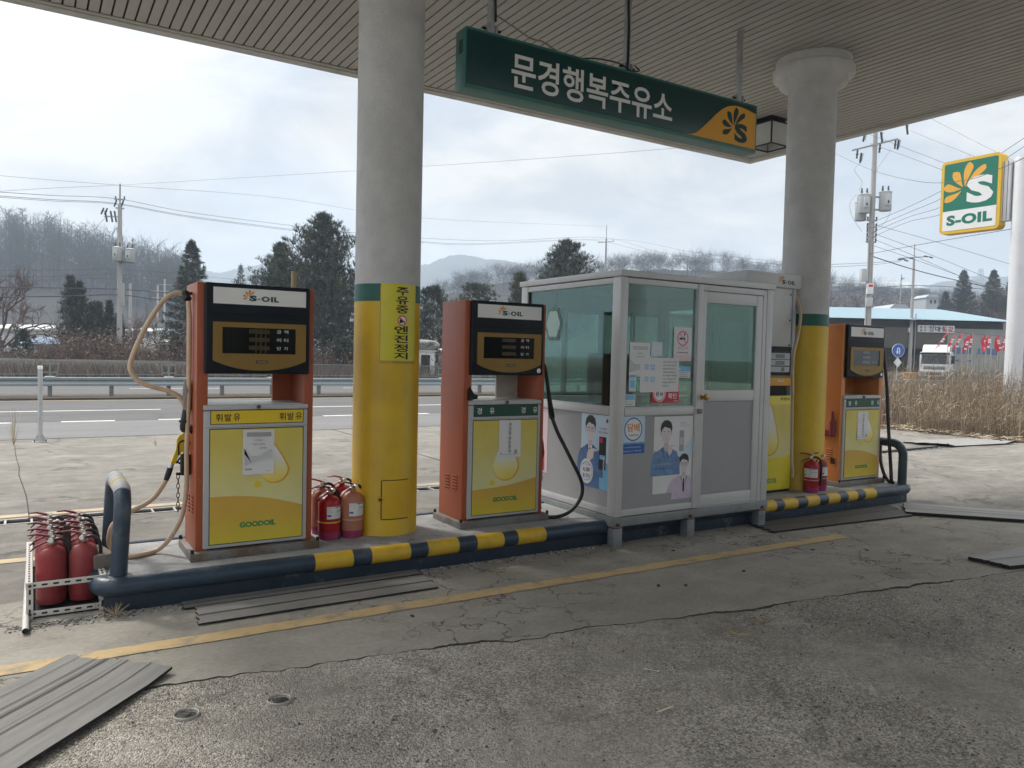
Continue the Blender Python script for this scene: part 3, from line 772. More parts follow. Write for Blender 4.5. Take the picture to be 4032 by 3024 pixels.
# ------------------------------------------------------------------ square lantern under the soffit
m_lant = flat('black_lantern_metal', (.012, .013, .02), .4)
m_frost = mat('frosted_lantern_glass', (.55, .57, .56), .25, var=.05)
lt = thing('ceiling_lantern', 'square black-framed lantern fixed under the canopy beside the hanging sign', 'lantern', (8.10, 6.86, CEIL), R(0))
b = MB(); b.box(-.16, .16, -.16, .16, -.02, -.001, m_lant, .004); b.box(-.13, .13, -.13, .13, -.055, -.02, m_lant, .003); b.box(-.10, .10, -.10, .10, -.075, -.055, m_lant); b.build('mount', lt)
b = MB(); w0 = .165
for sx in (-1, 1):
    for sy in (-1, 1): b.box(sx * w0 - .008, sx * w0 + .008, sy * w0 - .008, sy * w0 + .008, -.36, -.06, m_lant)
for s in (-1, 1):
    for z in (-.36, -.075):
        b.box(-w0 + .008, w0 - .008, s * w0 - .0075, s * w0 + .0075, z, z + .016, m_lant); b.box(s * w0 - .0075, s * w0 + .0075, -w0 + .008, w0 - .008, z, z + .016, m_lant)
b.build('frame', lt)
b = MB()
for s in (-1, 1): b.box(-w0 + .01, w0 - .01, s * (w0 - .004) - .002, s * (w0 - .004) + .002, -.344, -.075, m_frost); b.box(s * (w0 - .004) - .002, s * (w0 - .004) + .002, -w0 + .01, w0 - .01, -.344, -.075, m_frost)
b.build('glass', lt)
b = MB(); b.lathe([(.0, -.30), (.03, -.29), (.045, -.24), (.03, -.19), (.02, -.15), (.02, -.08)], m_white, n=12); b.build('bulb', lt)

# ------------------------------------------------------------------ petrol pumps
m_orange = mat('orange_pump_paint', (.375, .088, .034), .45, chip=((.30, .16, .10), 22, .71), var=.12, vs=3, dirt=.5, dcol=(.28, .095, .055), ds=4, dlo=.48, dhi=.75, stretch=(1, 1, .3), bump=.05, bs=60)
m_orange2 = mat('faded_orange_paint', (.62, .235, .075), .5, var=.10, vs=3, dirt=.5, dcol=(.36, .17, .08), ds=2.5, dlo=.48, dhi=.75)
m_grey = mat('grey_cabinet_paint', (.47, .49, .51), .4, chip=((.22, .17, .13), 26, .71), var=.08, vs=4, dirt=.4, dcol=(.30, .28, .25), ds=4)
m_lid = mat('cream_lid_top', (.66, .64, .58), .4, var=.06, vs=4, dirt=.3, dcol=(.4, .36, .28), ds=4)
m_rusty = mat('rust_stained_panel', (.58, .55, .48), .5, var=.1, vs=4, dirt=.9, dcol=(.30, .13, .045), ds=3.5, dlo=.47, dhi=.62)
m_headn = mat('dark_navy_plastic', (.007, .011, .017), .42, var=.2, vs=5, dirt=.2, dcol=(.03, .033, .036), ds=3, spec=.25)
m_bronze = mat('bronze_bezel', (.27, .165, .038), .42, .25, var=.12, vs=6, dirt=.3, dcol=(.12, .08, .03), ds=6)
m_screen = mat('display_glass', (.008, .009, .009), .12, var=.1, spec=.35)
m_digit = mat('dim_display_window', (.055, .045, .018), .25, var=.3, vs=30)
m_scrl = mat('pale_display_glass', (.10, .115, .12), .10, var=.3, vs=7)
m_digitl = mat('pale_display_window', (.22, .235, .24), .2, var=.1)
m_stripy = mat('yellow_fuel_strip', (.75, .54, .03), .4, var=.04)
m_stripg = mat('green_fuel_strip', (.008, .075, .045), .4, var=.08)
m_plinth = mat('rusty_plinth_steel', (.20, .20, .195), .6, .1, var=.15, vs=5, dirt=.85, dcol=(.13, .075, .04), ds=4, dlo=.46, dhi=.6, bump=.3, bs=40)
m_cream = mat('cream_hose_rubber', (.58, .44, .31), .55, var=.12, vs=7, dirt=.4, dcol=(.34, .26, .19), ds=8)
m_blkrub = mat('black_hose_rubber', (.014, .014, .015), .42, var=.2, vs=8)
m_greyrub = mat('grey_swivel_rubber', (.20, .18, .16), .6, var=.15, vs=8)
m_nozy = mat('yellow_nozzle_cover', (.72, .50, .03), .45, var=.1, vs=8, dirt=.4, dcol=(.35, .22, .03), ds=9)
m_nozg = mat('green_nozzle_cover', (.008, .045, .03), .45, var=.2, vs=8)
m_chain = mat('rusty_chain', (.16, .10, .09), .5, .6, var=.25, vs=30)
m_silver = mat('silver_metal', (.62, .62, .62), .25, .9, var=.1)
m_paper = mat('white_notice_paper', (.74, .74, .75), .7, var=.05, vs=5)
m_pgrey = flat('grey_print', (.36, .37, .39), .7)
m_lgrey = flat('light_grey_print', (.55, .56, .58), .7)
m_decal = [gradmat('yellow_fade_print', [(0.0, (.70, .68, .38)), (.35, (.70, .67, .33)), (.75, (.68, .58, .15)), (1.0, (.68, .56, .10))]),
           gradmat('amber_fade_print', [(0.0, (.66, .54, .05)), (.5, (.64, .43, .06)), (1.0, (.64, .38, .07))])]
m_drop = gradmat('oil_drop_print', [(0.0, (.80, .62, .06)), (.30, (.80, .72, .30)), (.55, (.74, .78, .72)), (1.0, (.80, .83, .80))])
m_dropo = flat('amber_drop_edge', (.70, .36, .03), .4)
m_bubble = flat('yellow_bubble_print', (.78, .62, .03), .4)
m_good = flat('green_word_print', (.015, .25, .075), .5)
def drop_pts(cx, cy, r, h, tilt=0.0):
    o = []
    for k in range(36):
        q = -math.pi / 2 + 2 * math.pi * k / 36
        x, y = math.cos(q) * r, math.sin(q) * r
        if y > 0: x *= max(0, 1 - (y / r)) ** .55 * .9 + (.1 if y < r * .98 else 0); y = y * h / r
        x += tilt * max(0, y)
        o.append((cx + x, cy + y))
    return o
W_, D_P, H_ = .735, .40, 1.735
def pump(label, x, y, body, strip, word, sty, wcol):
    t = thing('fuel_pump', label, 'fuel pump', (x, y, ISL), 0, 'orange fuel pumps on the island')
    b = MB(); b.box(-.035, W_ + .04, -.035, D_P + .03, 0, .052, m_plinth, .004)
    for px, py in ((-.024, -.024), (.03 + W_, -.024), (-.024, D_P + .018)): b.cyl((px, py, .05), (px, py, .075), .011, m_dark, n=8)
    b.build('plinth', t)
    for side, (xa, xb) in enumerate(((0, .068), (W_ - .062, W_))):
        b = MB(); b.box(xa, xb, .016, D_P, .052, H_, body, .006)
        if side == 0 or sty == 'c':
            for c_, (ya, zt) in enumerate(((.09, .385), (.22, .375))):
                for k in range(5):
                    z = zt - k * .024; xo = xa if side == 0 else xb
                    b.box(xo - .006, xo + .004, ya, ya + .08, z - .004, z + .006, body, .002)
                    b.box(xo - .0035, xo + .004, ya + .004, ya + .076, z - .010, z - .004, m_dark)
        b.build('side_panel', t)
    # lower cabinet with its lid
    b = MB(); b.box(.042, W_ - .04, 0, D_P - .02, .064, .935, m_grey, .010); b.build('cabinet', t)
    b = MB(); b.box(.040, W_ - .038, -.004, D_P - .02, .939, .970, m_grey, .006); b.box(.07, W_ - .066, .012, D_P - .03, .9702, .974, m_lid, .0); b.build('cabinet_lid', t)
    b = MB(); b.cyl((.372, -.016, .957), (.372, 0, .957), .015, m_greyrub, n=14); b.cyl((.372, -.018, .957), (.372, -.015, .957), .007, m_dark, n=10); b.build('lock', t)
    # seam under the strip
    M = FR(0, -.0005, 0)
    b = MB(); b.rect(.050, W_ - .048, .831, .8345, M, .001, m_lgrey); b.rect(.050, W_ - .048, .829, .831, M, .001, m_dark); b.build('seam', t)
    b = MB(); b.rect(.080, .666, .848, .946 - .008, M, .003, m_dark); b.rect(.084, .662, .852, .934, M, .0045, strip); st = b.build('fuel_strip', t)
    b = MB(); Ms = FR(0, -.005, 0)
    if len(word) == 3:
        for u in (.110, .505):
            for k, ch in enumerate(word): b.text(ch, Ms, u + k * .054, .868, wcol, w=.042, h=.048, off=.012, base=.0012)
    else:
        for u in (.107, .505):
            for k, ch in enumerate(word): b.text(ch, Ms, u + k * .112, .868, wcol, w=.042, h=.048, off=.012, base=.0012)
    b.build('fuel_lettering', st)
    # printed door
    b = MB(); b.rect(.075, .668, .086, .822, M, .0015, m_dark); b.rect(.080, .663, .091, .816, M, .003, m_decal[0]); door = b.build('door_print', t)
    Ma = FR(0, -.0035, 0); b = MB()
    zl, zr = (.392, .300) if sty == 'a' else ((.286, .352) if sty == 'b' else (.385, .300))
    arc = [(.080 + .583 * k / 14, zl + (zr - zl) * k / 14 + .028 * math.sin(math.pi * k / 14) * (1 if sty != 'b' else -.6)) for k in range(15)]
    b.prism([(.080, .091), (.663, .091)] + arc[::-1], Ma, .0012, m_decal[1]); b.build('amber_band', door)
    b = MB()
    if sty == 'b': b.prism(drop_pts(.378, .462, .121, .23), Ma, .0014, m_dropo); b.prism(drop_pts(.371, .464, .114, .22), Ma, .0022, m_drop)
    else: b.prism(drop_pts(.482, .552, .096, .215, -.20), Ma, .0014, m_dropo); b.prism(drop_pts(.475, .554, .090, .205, -.20), Ma, .0022, m_drop)
    b.build('drop_print', door)
    b = MB(); bx, by = (.371, .456) if sty != 'b' else (.255, .33)
    b.disc(bx, by, .022, Ma, .0016, m_bubble, 18); b.build('bubble_print', door)
    b = MB(); b.text('GOODOIL', Ma, .262, .182, m_good, w=.228, h=.036, off=.045, base=.0028, rot=.0); b.build('door_lettering', door)
    # display head
    b = MB(); b.box(.042, W_ - .037, -.016, D_P + .006, 1.168, 1.735, m_headn, .014, seg=3); head = b.build('head', t)
    Mh = FR(0, -.016, 0)
    b = MB()
    b.box(.10, .655, -.0195, -.014, 1.544, 1.552, m_headn, .002); b.box(.13, .63, -.019, -.012, 1.520, 1.525, m_headn)
    b.build('ridge', head)
    b = MB(); b.rect(.086, .671, 1.602, 1.712, Mh, .001, m_dark); b.rect(.089, .668, 1.606, 1.708, Mh, .003, m_white); hs = b.build('brand_panel', t)
    b = MB(); word_logo(b, FR(0, -.0195, 0), .305, 1.630, .185, .034, m_lgrn, m_lorg); b.build('emblem', hs)
    # bezel: straight top and sides, bellied bottom; the glass lies deeper
    xs0, xs1, zt, zs, zb = .088, .669, 1.493, 1.252, 1.190
    g0, g1, h0, h1 = .143, .602, 1.297, 1.461
    low = [(xs0 + (xs1 - xs0) * k / 20, zs - (zs - zb) * (1 - abs(2 * k / 20 - 1) ** 2.2)) for k in range(21)]
    b = MB()
    b.prism([(xs0, h0)] + low[0:] + [(xs1, h0)], Mh, .010, m_bronze)
    b.rect(xs0, xs1, h1, zt, Mh, .010, m_bronze); b.rect(xs0, g0, h0, h1, Mh, .0101, m_bronze); b.rect(g1, xs1, h0, h1, Mh, .0101, m_bronze)
    b.add([(g0 - .018, h0 - .018, .0103), (g1 + .018, h0 - .018, .0103), (g1, h0, .0108), (g0, h0, .0108)], [(0, 1, 2, 3)], m_bronze, Mh)
    bz = b.build('bezel', t)
    sc_, dg = (m_screen, m_digit) if sty != 'c' else (m_scrl, m_digitl)
    b = MB(); b.rect(g0, g1, h0, h1, Mh, .002, sc_); scr = b.build('display', bz)
    b = MB(); Mg = FR(0, -.0185, 0)
    for k in range(3): b.rect(.31 if sty != 'a' else .305, .435, 1.425 - k * .052, 1.452 - k * .052, Mg, .0006, dg)
    if sty == 'a':
        for u in (.345, .375, .405): b.rect(u, u + .010, 1.30, 1.458, Mg, .0004, m_digit)
    b.build('digit_window', scr)
    b = MB(); wc = m_white if sty != 'c' else m_lgrey
    for k, wd_ in enumerate(('금액', '리터', '단가')):
        if sty == 'c' and k < 2: continue
        for q in (0, 1): b.text(wd_[q], Mg, .481 + q * .046, 1.430 - k * .0535, wc, w=.027, h=.022, off=.003, base=.0015)
    b.build('display_lettering', scr)
    b = MB(); b.rect(.350, .422, 1.236, 1.254, Mh, .0115, m_dark); b.rect(.356, .416, 1.240, 1.250, Mh, .0122, m_greyrub); b.build('slot', bz)
    if sty != 'a':
        b = MB(); b.disc(.655, 1.205, .019, Mh, .003, m_silver, 20); b.build('head_lock', head)
    return t
GX = (.868, 2.779, 7.305)
GY = (5.08, 5.14, 5.11)
gp1 = pump('orange petrol pump with a cream hose and a yellow fuel strip', GX[0], GY[0], m_orange, m_stripy, '휘발유', 'a', m_ink)
gp2 = pump('orange diesel pump with a green fuel strip beside the booth', GX[1], GY[1], m_orange, m_stripg, '경유', 'b', m_white)
gp3 = pump('faded orange diesel pump with a pale display near the far end of the island', GX[2], GY[2], m_orange2, m_stripg, '경유', 'c', m_white)
def loc(t, pts): o = t.location; return [(p[0] - o.x, p[1] - o.y, p[2] - o.z) for p in pts]
def chain(t, x, y, z0, z1, r=.009):
    b = MB(); n = int((z1 - z0) / .030); o = t.location
    for k in range(n):
        zc_ = z1 - .015 - k * .030; pts = []
        for q in range(13):
            a = 2 * math.pi * q / 12
            dx = math.cos(a) * r; dz = math.sin(a) * .019
            pts.append((x - o.x + (dx if k % 2 == 0 else dx * .35), y - o.y + (0 if k % 2 == 0 else dx * .94), zc_ - o.z + dz))
        b.tube(pts, .0028, m_chain, n=5, caps=False)
    b.build('chain', t)
# first pump: cream hose looping over a clip and down to the nozzle
loop = [(0.837, 5.28, 1.11), (0.827, 5.28, 1.149), (0.802, 5.28, 1.196), (0.76, 5.28, 1.229), (0.706, 5.28, 1.249), (0.646, 5.28, 1.265), (0.587, 5.28, 1.288), (0.547, 5.28, 1.317), (0.523, 5.28, 1.358), (0.515, 5.28, 1.396), (0.529, 5.28, 1.46), (0.557, 5.28, 1.537), (0.597, 5.28, 1.628), (0.644, 5.28, 1.719), (0.691, 5.28, 1.792), (0.732, 5.28, 1.837), (0.774, 5.28, 1.859), (0.811, 5.28, 1.856), (0.832, 5.27, 1.849)]
down = [(.842, 5.25, 1.81), (.848, 5.24, 1.70), (.848, 5.235, 1.55), (.846, 5.235, 1.30), (.840, 5.235, 1.0), (.837, 5.24, .84), (.838, 5.24, .73), (.837, 5.245, .62), (.827, 5.25, .51), (.806, 5.26, .416), (.772, 5.29, .335), (.735, 5.33, .265), (.683, 5.37, .211), (.606, 5.33, .206), (.540, 5.30, .206), (.480, 5.33, .207), (.437, 5.40, .222), (.415, 5.42, .27), (.413, 5.40, .33), (.432, 5.38, .400), (.494, 5.37, .448), (.553, 5.36, .488), (.612, 5.35, .52), (.665, 5.35, .56), (.705, 5.35, .616), (.732, 5.35, .666), (.752, 5.35, .716)]
b = MB(); b.tube(loc(gp1, loop), .0148, m_cream, n=12, sm=5); b.tube(loc(gp1, down), .0148, m_cream, n=12, sm=5); hz = b.build('hose', gp1)
b = MB(); b.tube(loc(gp1, [(.732, 5.35, .664), (.745, 5.35, .70), (.757, 5.35, .742)]), .0175, m_blkrub, n=12, radii=[.016, .019, .019]); b.tube(loc(gp1, [(.757, 5.35, .742), (.765, 5.35, .77)]), .017, m_silver, n=12); b.build('hose_cuff', hz)
b = MB(); b.tube(loc(gp1, [(.825, 5.275, 1.868), (.832, 5.27, 1.845), (.840, 5.25, 1.82)]), .024, m_blkrub, n=10); b.tube(loc(gp1, [(.832, 5.27, 1.855), (.868, 5.27, 1.862)]), .010, m_blkrub, n=8); b.build('hose_clip', hz)
b = MB(); b.tube(loc(gp1, [(.842, 5.25, 1.315), (.842, 5.25, 1.29), (.842, 5.25, 1.25), (.842, 5.25, 1.21), (.840, 5.25, 1.12)]), .025, m_greyrub, n=14, radii=[.020, .023, .030, .028, .027])
b.tube(loc(gp1, [(.838, 5.25, 1.12), (.830, 5.25, 1.07), (.823, 5.25, 1.04)]), .026, m_blkrub, n=14)
b.tube(loc(gp1, [(.823, 5.25, 1.05), (.818, 5.25, 1.02), (.822, 5.25, .998), (.845, 5.25, .995), (.870, 5.25, .995)]), .022, m_blkrub, n=12, sm=3); b.tube(loc(gp1, [(.822, 5.25, 1.056), (.822, 5.25, 1.044)]), .031, m_blkrub, n=12)
b.lathe([(.032, 0), (.032, .004), (.001, .005)], m_dark, n=16, M=Matrix.Translation(Vector(loc(gp1, [(.868, 5.25, .995)])[0])) @ Matrix.Rotation(-math.pi / 2, 4, 'Y')); b.build('swivel', gp1)
def nozzle(t, M, mt, name='nozzle'):
    """hand grip leaning out of its holder: grip, hood, trigger guard, spout"""
    b = MB()
    b.prism([(0, 0), (.026, .004), (.036, .055), (.047, .088), (.078, .092), (.086, .15), (.080, .185), (.062, .208), (.030, .212), (.010, .19), (.004, .165), (.012, .10)], M, .030, mt, -.015)
    o = b.build(name, t)
    b = MB(); b.prism([(.030, .012), (.038, .010), (.058, .06), (.075, .088), (.066, .090), (.050, .066)], M, .012, m_dark, -.006)
    b.prism([(.026, .03), (.060, .022), (.085, .02), (.085, .008), (.055, .010), (.026, .018)], M, .02, m_dark, -.010)
    b.build('trigger', o)
    return o
nozzle(gp1, frame(loc(gp1, [(.756, 5.35, .765)])[0], (.975, 0, -.22), (.22, 0, .975)), m_nozy)
b = MB(); o = gp1.location
b.box(.812 - o.x, .866 - o.x, 5.27 - o.y, 5.33 - o.y, .70 - ISL, .83 - ISL, m_dark, .004); b.tube(loc(gp1, [(.80, 5.30, .83), (.80, 5.30, .90), (.83, 5.30, .92), (.866, 5.30, .90)]), .006, m_dark, n=6, sm=3)
b.box(.785 - o.x, .815 - o.x, 5.29 - o.y, 5.31 - o.y, .70 - ISL, .716 - ISL, m_dark); b.build('nozzle_holder', gp1)
chain(gp1, .797, 5.30, .44, .705)
# second pump: black hose on its right side
h2 = [(3.607, 5.3, 1.432), (3.633, 5.3, 1.341), (3.661, 5.3, 1.188), (3.688, 5.3, 1.049), (3.699, 5.3, 1.001), (3.759, 5.3, 0.875), (3.829, 5.3, 0.764), (3.91, 5.3, 0.635), (3.993, 5.3, 0.503), (4.03, 5.3, 0.421), (4.037, 5.3, 0.357), (4.019, 5.3, 0.295), (3.962, 5.3, 0.228), (3.886, 5.3, 0.179), (3.791, 5.3, 0.152), (3.706, 5.3, 0.156), (3.668, 5.3, 0.164)]
# bows out towards the viewer, clear of the booth wall
def bow(pts, ys):
    o = []
    for i, p in enumerate(pts):
        f = i / (len(pts) - 1) * (len(ys) - 1); k = min(len(ys) - 2, int(f)); yy = ys[k] + (ys[k + 1] - ys[k]) * (f - k)
        s = yy / p[1]; o.append((p[0] * s, yy, 1.52 + (p[2] - 1.52) * s))
    return o
h2 = bow(h2, (5.30, 5.25, 5.16, 5.08, 5.08, 5.10, 5.13))
h2 = [(.738 + 2.779, 5.30, 1.50), (3.56, 5.30, 1.48)] + h2
for i, p in enumerate(h2):
    if p[2] < .207: h2[i] = (p[0], p[1], .207)
b = MB(); b.tube(loc(gp2, h2), .0155, m_blkrub, n=12, sm=5); hz = b.build('hose', gp2)
b = MB(); b.tube(loc(gp2, [h2[4], h2[5], h2[6]]), .02, m_blkrub, n=12, radii=[.017, .021, .024, .024]); b.build('hose_cuff', hz)
b = MB(); b.prism([(0, 0), (.05, .03), (.06, .11), (.045, .13), (.0, .14)], frame(loc(gp2, [(3.52, 5.30, .84)])[0], (1, 0, 0), (0, 0, 1)), .05, m_nozg, -.025)
b.tube(loc(gp2, [(3.555, 5.28, .87), (3.578, 5.27, .80), (3.585, 5.27, .70), (3.565, 5.27, .64)]), .018, m_nozg, n=10, sm=4)
b.tube(loc(gp2, [(3.565, 5.27, .64), (3.55, 5.26, .58), (3.535, 5.25, .50), (3.53, 5.22, .40), (3.53, 5.2, .26)]), .0155, m_blkrub, n=10, sm=4); b.build('nozzle', gp2)
b = MB(); b.box(.735, .775, .10, .20, .46, .60, m_dark, .004); b.build('nozzle_holder', gp2)
chain(gp2, 3.575, 5.25, .46, .70)
b = MB(); o = gp2.location
b.box(W_ - .27, W_ - .063, D_P - .08, D_P - .06, .976, 1.166, m_rusty); b.build('inner_panel', gp2)
b = MB(); b.box(.066, .085, D_P - .12, D_P - .06, .976, 1.166, m_rusty); b.build('inner_panel', gp2)
b = MB(); b.prism([(.03, .976), (.105, .985), (.11, 1.01), (.07, 1.03), (.045, 1.075), (.035, 1.06)], FR(0, .03, 0), .04, m_dark); b.build('torn_flap', gp2)
b = MB(); b.box(W_ - .19, W_ - .063, D_P - .08, D_P - .05, .976, 1.166, m_orange); b.build('inner_panel', gp1)
b = MB(); b.box(W_ - .60, W_ - .063, D_P - .08, D_P - .06, .976, 1.166, m_orange2); b.build('inner_panel', gp3)
# fourth pump: black hose
h4 = [(8.0, 5.25, 1.76), (8.07, 5.25, 1.76), (8.13, 5.22, 1.70)] + bow([(8.228, 5.25, 1.674), (8.253, 5.25, 1.559), (8.29, 5.25, 1.403), (8.332, 5.25, 1.192), (8.37, 5.25, 0.893), (8.42, 5.25, 0.573), (8.466, 5.25, 0.303), (8.49, 5.25, .15)], (5.2, 5.16, 5.10, 5.02, 4.98))
h4 += [(8.10, 4.99, .207)] + bow([(8.442, 5.25, 0.123), (8.345, 5.25, 0.236), (8.274, 5.25, 0.367), (8.248, 5.25, 0.496), (8.246, 5.25, 0.643)], (5.03, 5.1, 5.2, 5.25))
for i, p in enumerate(h4):
    if p[2] < .207: h4[i] = (p[0], p[1], .207)
b = MB(); b.tube(loc(gp3, h4), .0185, m_blkrub, n=10, sm=5); b.build('hose', gp3)
b = MB(); b.box(.735, .79, .08, .20, .36, .50, m_dark, .004); b.build('nozzle_holder', gp3)
# holder with a dark red spare nozzle hung on its left side
m_dred = mat('dark_red_plastic', (.23, .03, .05), .5, var=.15, vs=9)
b = MB(); b.box(-.05, -.002, .06, .22, .53, .60, m_dred, .004); b.build('holder_tray', gp3)
b = MB(); b.tube([(-.03, .08, .54), (-.03, .08, .68), (-.03, .08, .72), (-.03, .085, .80)], .028, m_dred, n=10, radii=[.030, .032, .018, .012]); b.build('spare_nozzle', gp3)
b = MB()
for k in range(5): b.box(W_ - .0 - W_ - .012, .0, .05 + k * 0, .11, .24 + k * .013, .246 + k * .013, m_dark)
b.build('vent', gp3)

# taped notices on the pumps
def notice(label, x, y, z, w, h, tilt, fn):
    t = thing('paper_notice', label, 'notice', (x, y, z), 0)
    b = MB(); M = frame((0, 0, 0), (math.cos(tilt), 0, math.sin(tilt)), (-math.sin(tilt), 0, math.cos(tilt)))
    n = 8; vs = []; fs = []
    for j in range(n + 1):
        v = h * j / n
        for i in range(5): vs.append((w * i / 4, v, .0015 + .004 * (1 - j / n) ** 2 * (1 + .6 * math.sin(i * 1.7)) + .0007 * math.sin(i * 2.1 + j)))
    for j in range(n):
        for i in range(4): a = j * 5 + i; fs.append((a, a + 1, a + 6, a + 5))
    b.add(vs, fs, m_paper, M)
    b.build('paper', t)
    b = MB(); fn(b, M, .0085); b.build('print', t)
    return t
def n1f(b, M, e):
    b.rect(.022, .176, .245, .272, M, .0004, m_pgrey, e); b.text('고객님!!', M, .072, .216, m_ink, w=.05, h=.011, base=e)
    b.text('도움이 되 함께', M, .060, .190, m_ink, w=.075, h=.011, base=e); b.text('실천해요', M, .105, .165, m_ink, w=.045, h=.011, base=e)
    b.prism([(.01, .17)] + [(.01 + .17 * k / 12, .135 - .03 * math.sin(math.pi * k / 12) + .03 * (k / 12)) for k in range(13)] + [(.183, .11)] + [(.183 - .17 * k / 12, .055 + .05 * math.sin(math.pi * (1 - k / 12) * .5)) for k in range(13)], M, .0003, m_lgrey, e)
    b.rect(.0145, .06, .03, .04, M, .0003, m_pgrey, e); b.text('2020. 12.', M, .145, .018, m_pgrey, w=.035, h=.006, base=e)
notice('white paper notice with grey print taped on the door of the petrol pump', GX[0] + .274, GY[0] - .0045, .712, .198, .288, -.015, n1f)
def n2f(b, M, e):
    for k, ch in enumerate('주유중'): b.text(ch, M, .085, .240 - k * .033, m_ink, w=.024, h=.028, off=.004, base=e)
    for k, ch in enumerate('엔진정지'): b.text(ch, M, .083, .134 - k * .034, m_ink, w=.024, h=.028, off=.004, base=e)
    b.rect(.012, .19, .020, .023, M, .0003, m_pgrey, e); b.prism([(.14, .027), (.165, .027), (.168, .050), (.155, .060), (.142, .050)], M, .0003, m_pgrey, e)
    b.prism([(.012, .023), (.04, .023), (.012, .043)], M, .0003, m_lgrey, e)
notice('white paper notice with vertical black lettering taped on the pump beside the booth', GX[1] + .305, GY[1] - .0045, .718, .200, .290, -.01, n2f)
notice('white paper notice with vertical black lettering taped on the faded far pump', GX[2] + .275, GY[2] - .0045, .690, .185, .300, -.02, n2f)
# thin bamboo pole standing behind the first pump
m_bamboo = mat('bamboo', (.46, .33, .17), .5, var=.12, vs=8, dirt=.4, dcol=(.25, .16, .08), ds=8)
bp_ = thing('bamboo_pole', 'short bamboo pole standing up behind the petrol pump', 'pole', (1.585, 5.52, ISL))
b = MB(); b.tube([(0, 0, 0), (.0, 0, .6), (0, 0, 1.80)], .018, m_bamboo, n=12)
b.tube([(0, 0, 1.80), (0, 0, 1.885)], .018, m_bamboo, n=12)
for z in (.5, 1.1, 1.72, 1.80): b.lathe([(.018, z - .006), (.021, z), (.018, z + .006)], m_bamboo, n=12)
b.build('stem', bp_)

# ------------------------------------------------------------------ tall white pump behind the booth
m_wpan = mat('white_pump_steel', (.56, .57, .57), .38, var=.05, vs=3, dirt=.25, dcol=(.4, .36, .3), ds=4)
m_wside = mat('grey_pump_steel', (.40, .42, .44), .4, var=.06, vs=3)
m_lcd = mat('lcd_window', (.20, .21, .17), .2, var=.08, vs=12)
m_lgr3 = mat('silver_display_plate', (.38, .42, .45), .35, .2, var=.06)
m_deky = mat('bright_yellow_print', (.78, .66, .04), .35, var=.05)
tp = thing('tall_fuel_pump', 'tall white petrol pump with a display column and white cap, half hidden behind the booth', 'fuel pump', (5.93, 5.2, ISL))
z = lambda q: q - ISL
b = MB(); b.box(-.06, .74, -.03, .62, z(2.247), z(2.392), m_wpan, .02); cap = b.build('cap', tp)
b = MB(); word_logo(b, FR(0, -.0305, 0), .43, z(2.285), .20, .040, m_lgrn, m_lorg); b.build('emblem', cap)
b = MB(); b.box(.635, .685, -.012, .50, .0, z(2.247), m_wside, .006); b.box(.0, .05, -.012, .50, 0, z(2.247), m_wside, .006); b.build('side_post', tp)
b = MB(); b.box(.05, .635, .0, .48, z(1.662), z(2.247), m_wpan, .004)
for q in (2.19, 1.93, 1.68): b.cyl((.605, -.004, z(q)), (.605, .004, z(q)), .009, m_dark, n=8)
b.build('upper_panel', tp)
b = MB(); b.box(.05, .637, -.014, .47, z(1.632), z(1.660), m_headn, .004); b.box(.05, .637, -.006, .47, z(1.37), z(1.632), m_headn, .006); hd = b.build('display_head', tp)
b = MB(); Md = FR(0, -.006, 0)
for zz, hh_ in ((1.535, .062), (1.470, .058), (1.405, .055)): b.rect(.08, .615, z(zz), z(zz + hh_), Md, .004, m_lgr3)
pls = b.build('display_plate', hd)
b = MB(); Md = FR(0, -.0105, 0)
for zz, x0 in ((1.545, .40), (1.478, .40), (1.413, .49)): b.rect(x0, .535, z(zz), z(zz + .040), Md, .001, m_lcd)
b.build('lcd', pls)
b = MB(); b.box(.05, .637, -.004, .47, z(1.345), z(1.37), m_bronze); b.box(.05, .640, -.016, .47, z(1.268), z(1.345), m_samber, .004); b.box(.05, .60, .01, .46, z(1.172), z(1.268), m_headn)
for k in range(7): b.box(.06, .598, .006, .012, z(1.18 + k * .012), z(1.186 + k * .012), m_dark)
b.build('nozzle_deck', tp)
b = MB(); b.text('휘발유', FR(0, -.0165, 0), .43, z(1.305), m_paper, w=.10, h=.026, off=.01, base=.0012); b.build('fuel_lettering', tp)
b = MB(); b.disc(.66, z(1.335), .020, FR(0, -.012, 0), .003, m_white, 18); b.build('badge', tp)
b = MB(); b.box(.05, .655, -.03, .48, z(.215), z(1.168), m_deky, .008); cab = b.build('cabinet', tp)
b = MB(); Mc = FR(0, -.0305, 0)
b.prism([(.05, .05), (.652, .05)] + [(.652 - .602 * k / 12, .365 - .12 * (k / 12) ** .8 + .02) for k in range(13)], Mc, .0008, m_deky)
b.prism([(.052, z(.52)), (.652, z(.56)), (.652, z(1.08)), (.052, z(1.08))], Mc, .0004, m_decal[0]); b.build('pale_print', cab)
b = MB(); b.prism(drop_pts(.33, z(.70), .135, .40), Mc, .0014, m_dropo); b.prism(drop_pts(.322, z(.702), .125, .38), Mc, .0022, m_drop); b.build('drop_print', cab)
b = MB(); b.text('휘발유', Mc, .47, z(1.12), m_ink, w=.145, h=.030, off=.008, base=.001); b.text('GOODOIL', Mc, .185, z(.29), m_good, w=.27, h=.048, off=.02, base=.0025); b.build('cabinet_lettering', cab)
b = MB(); b.box(.03, .67, -.02, .5, 0, z(.215), m_headn, .01); b.build('plinth', tp)
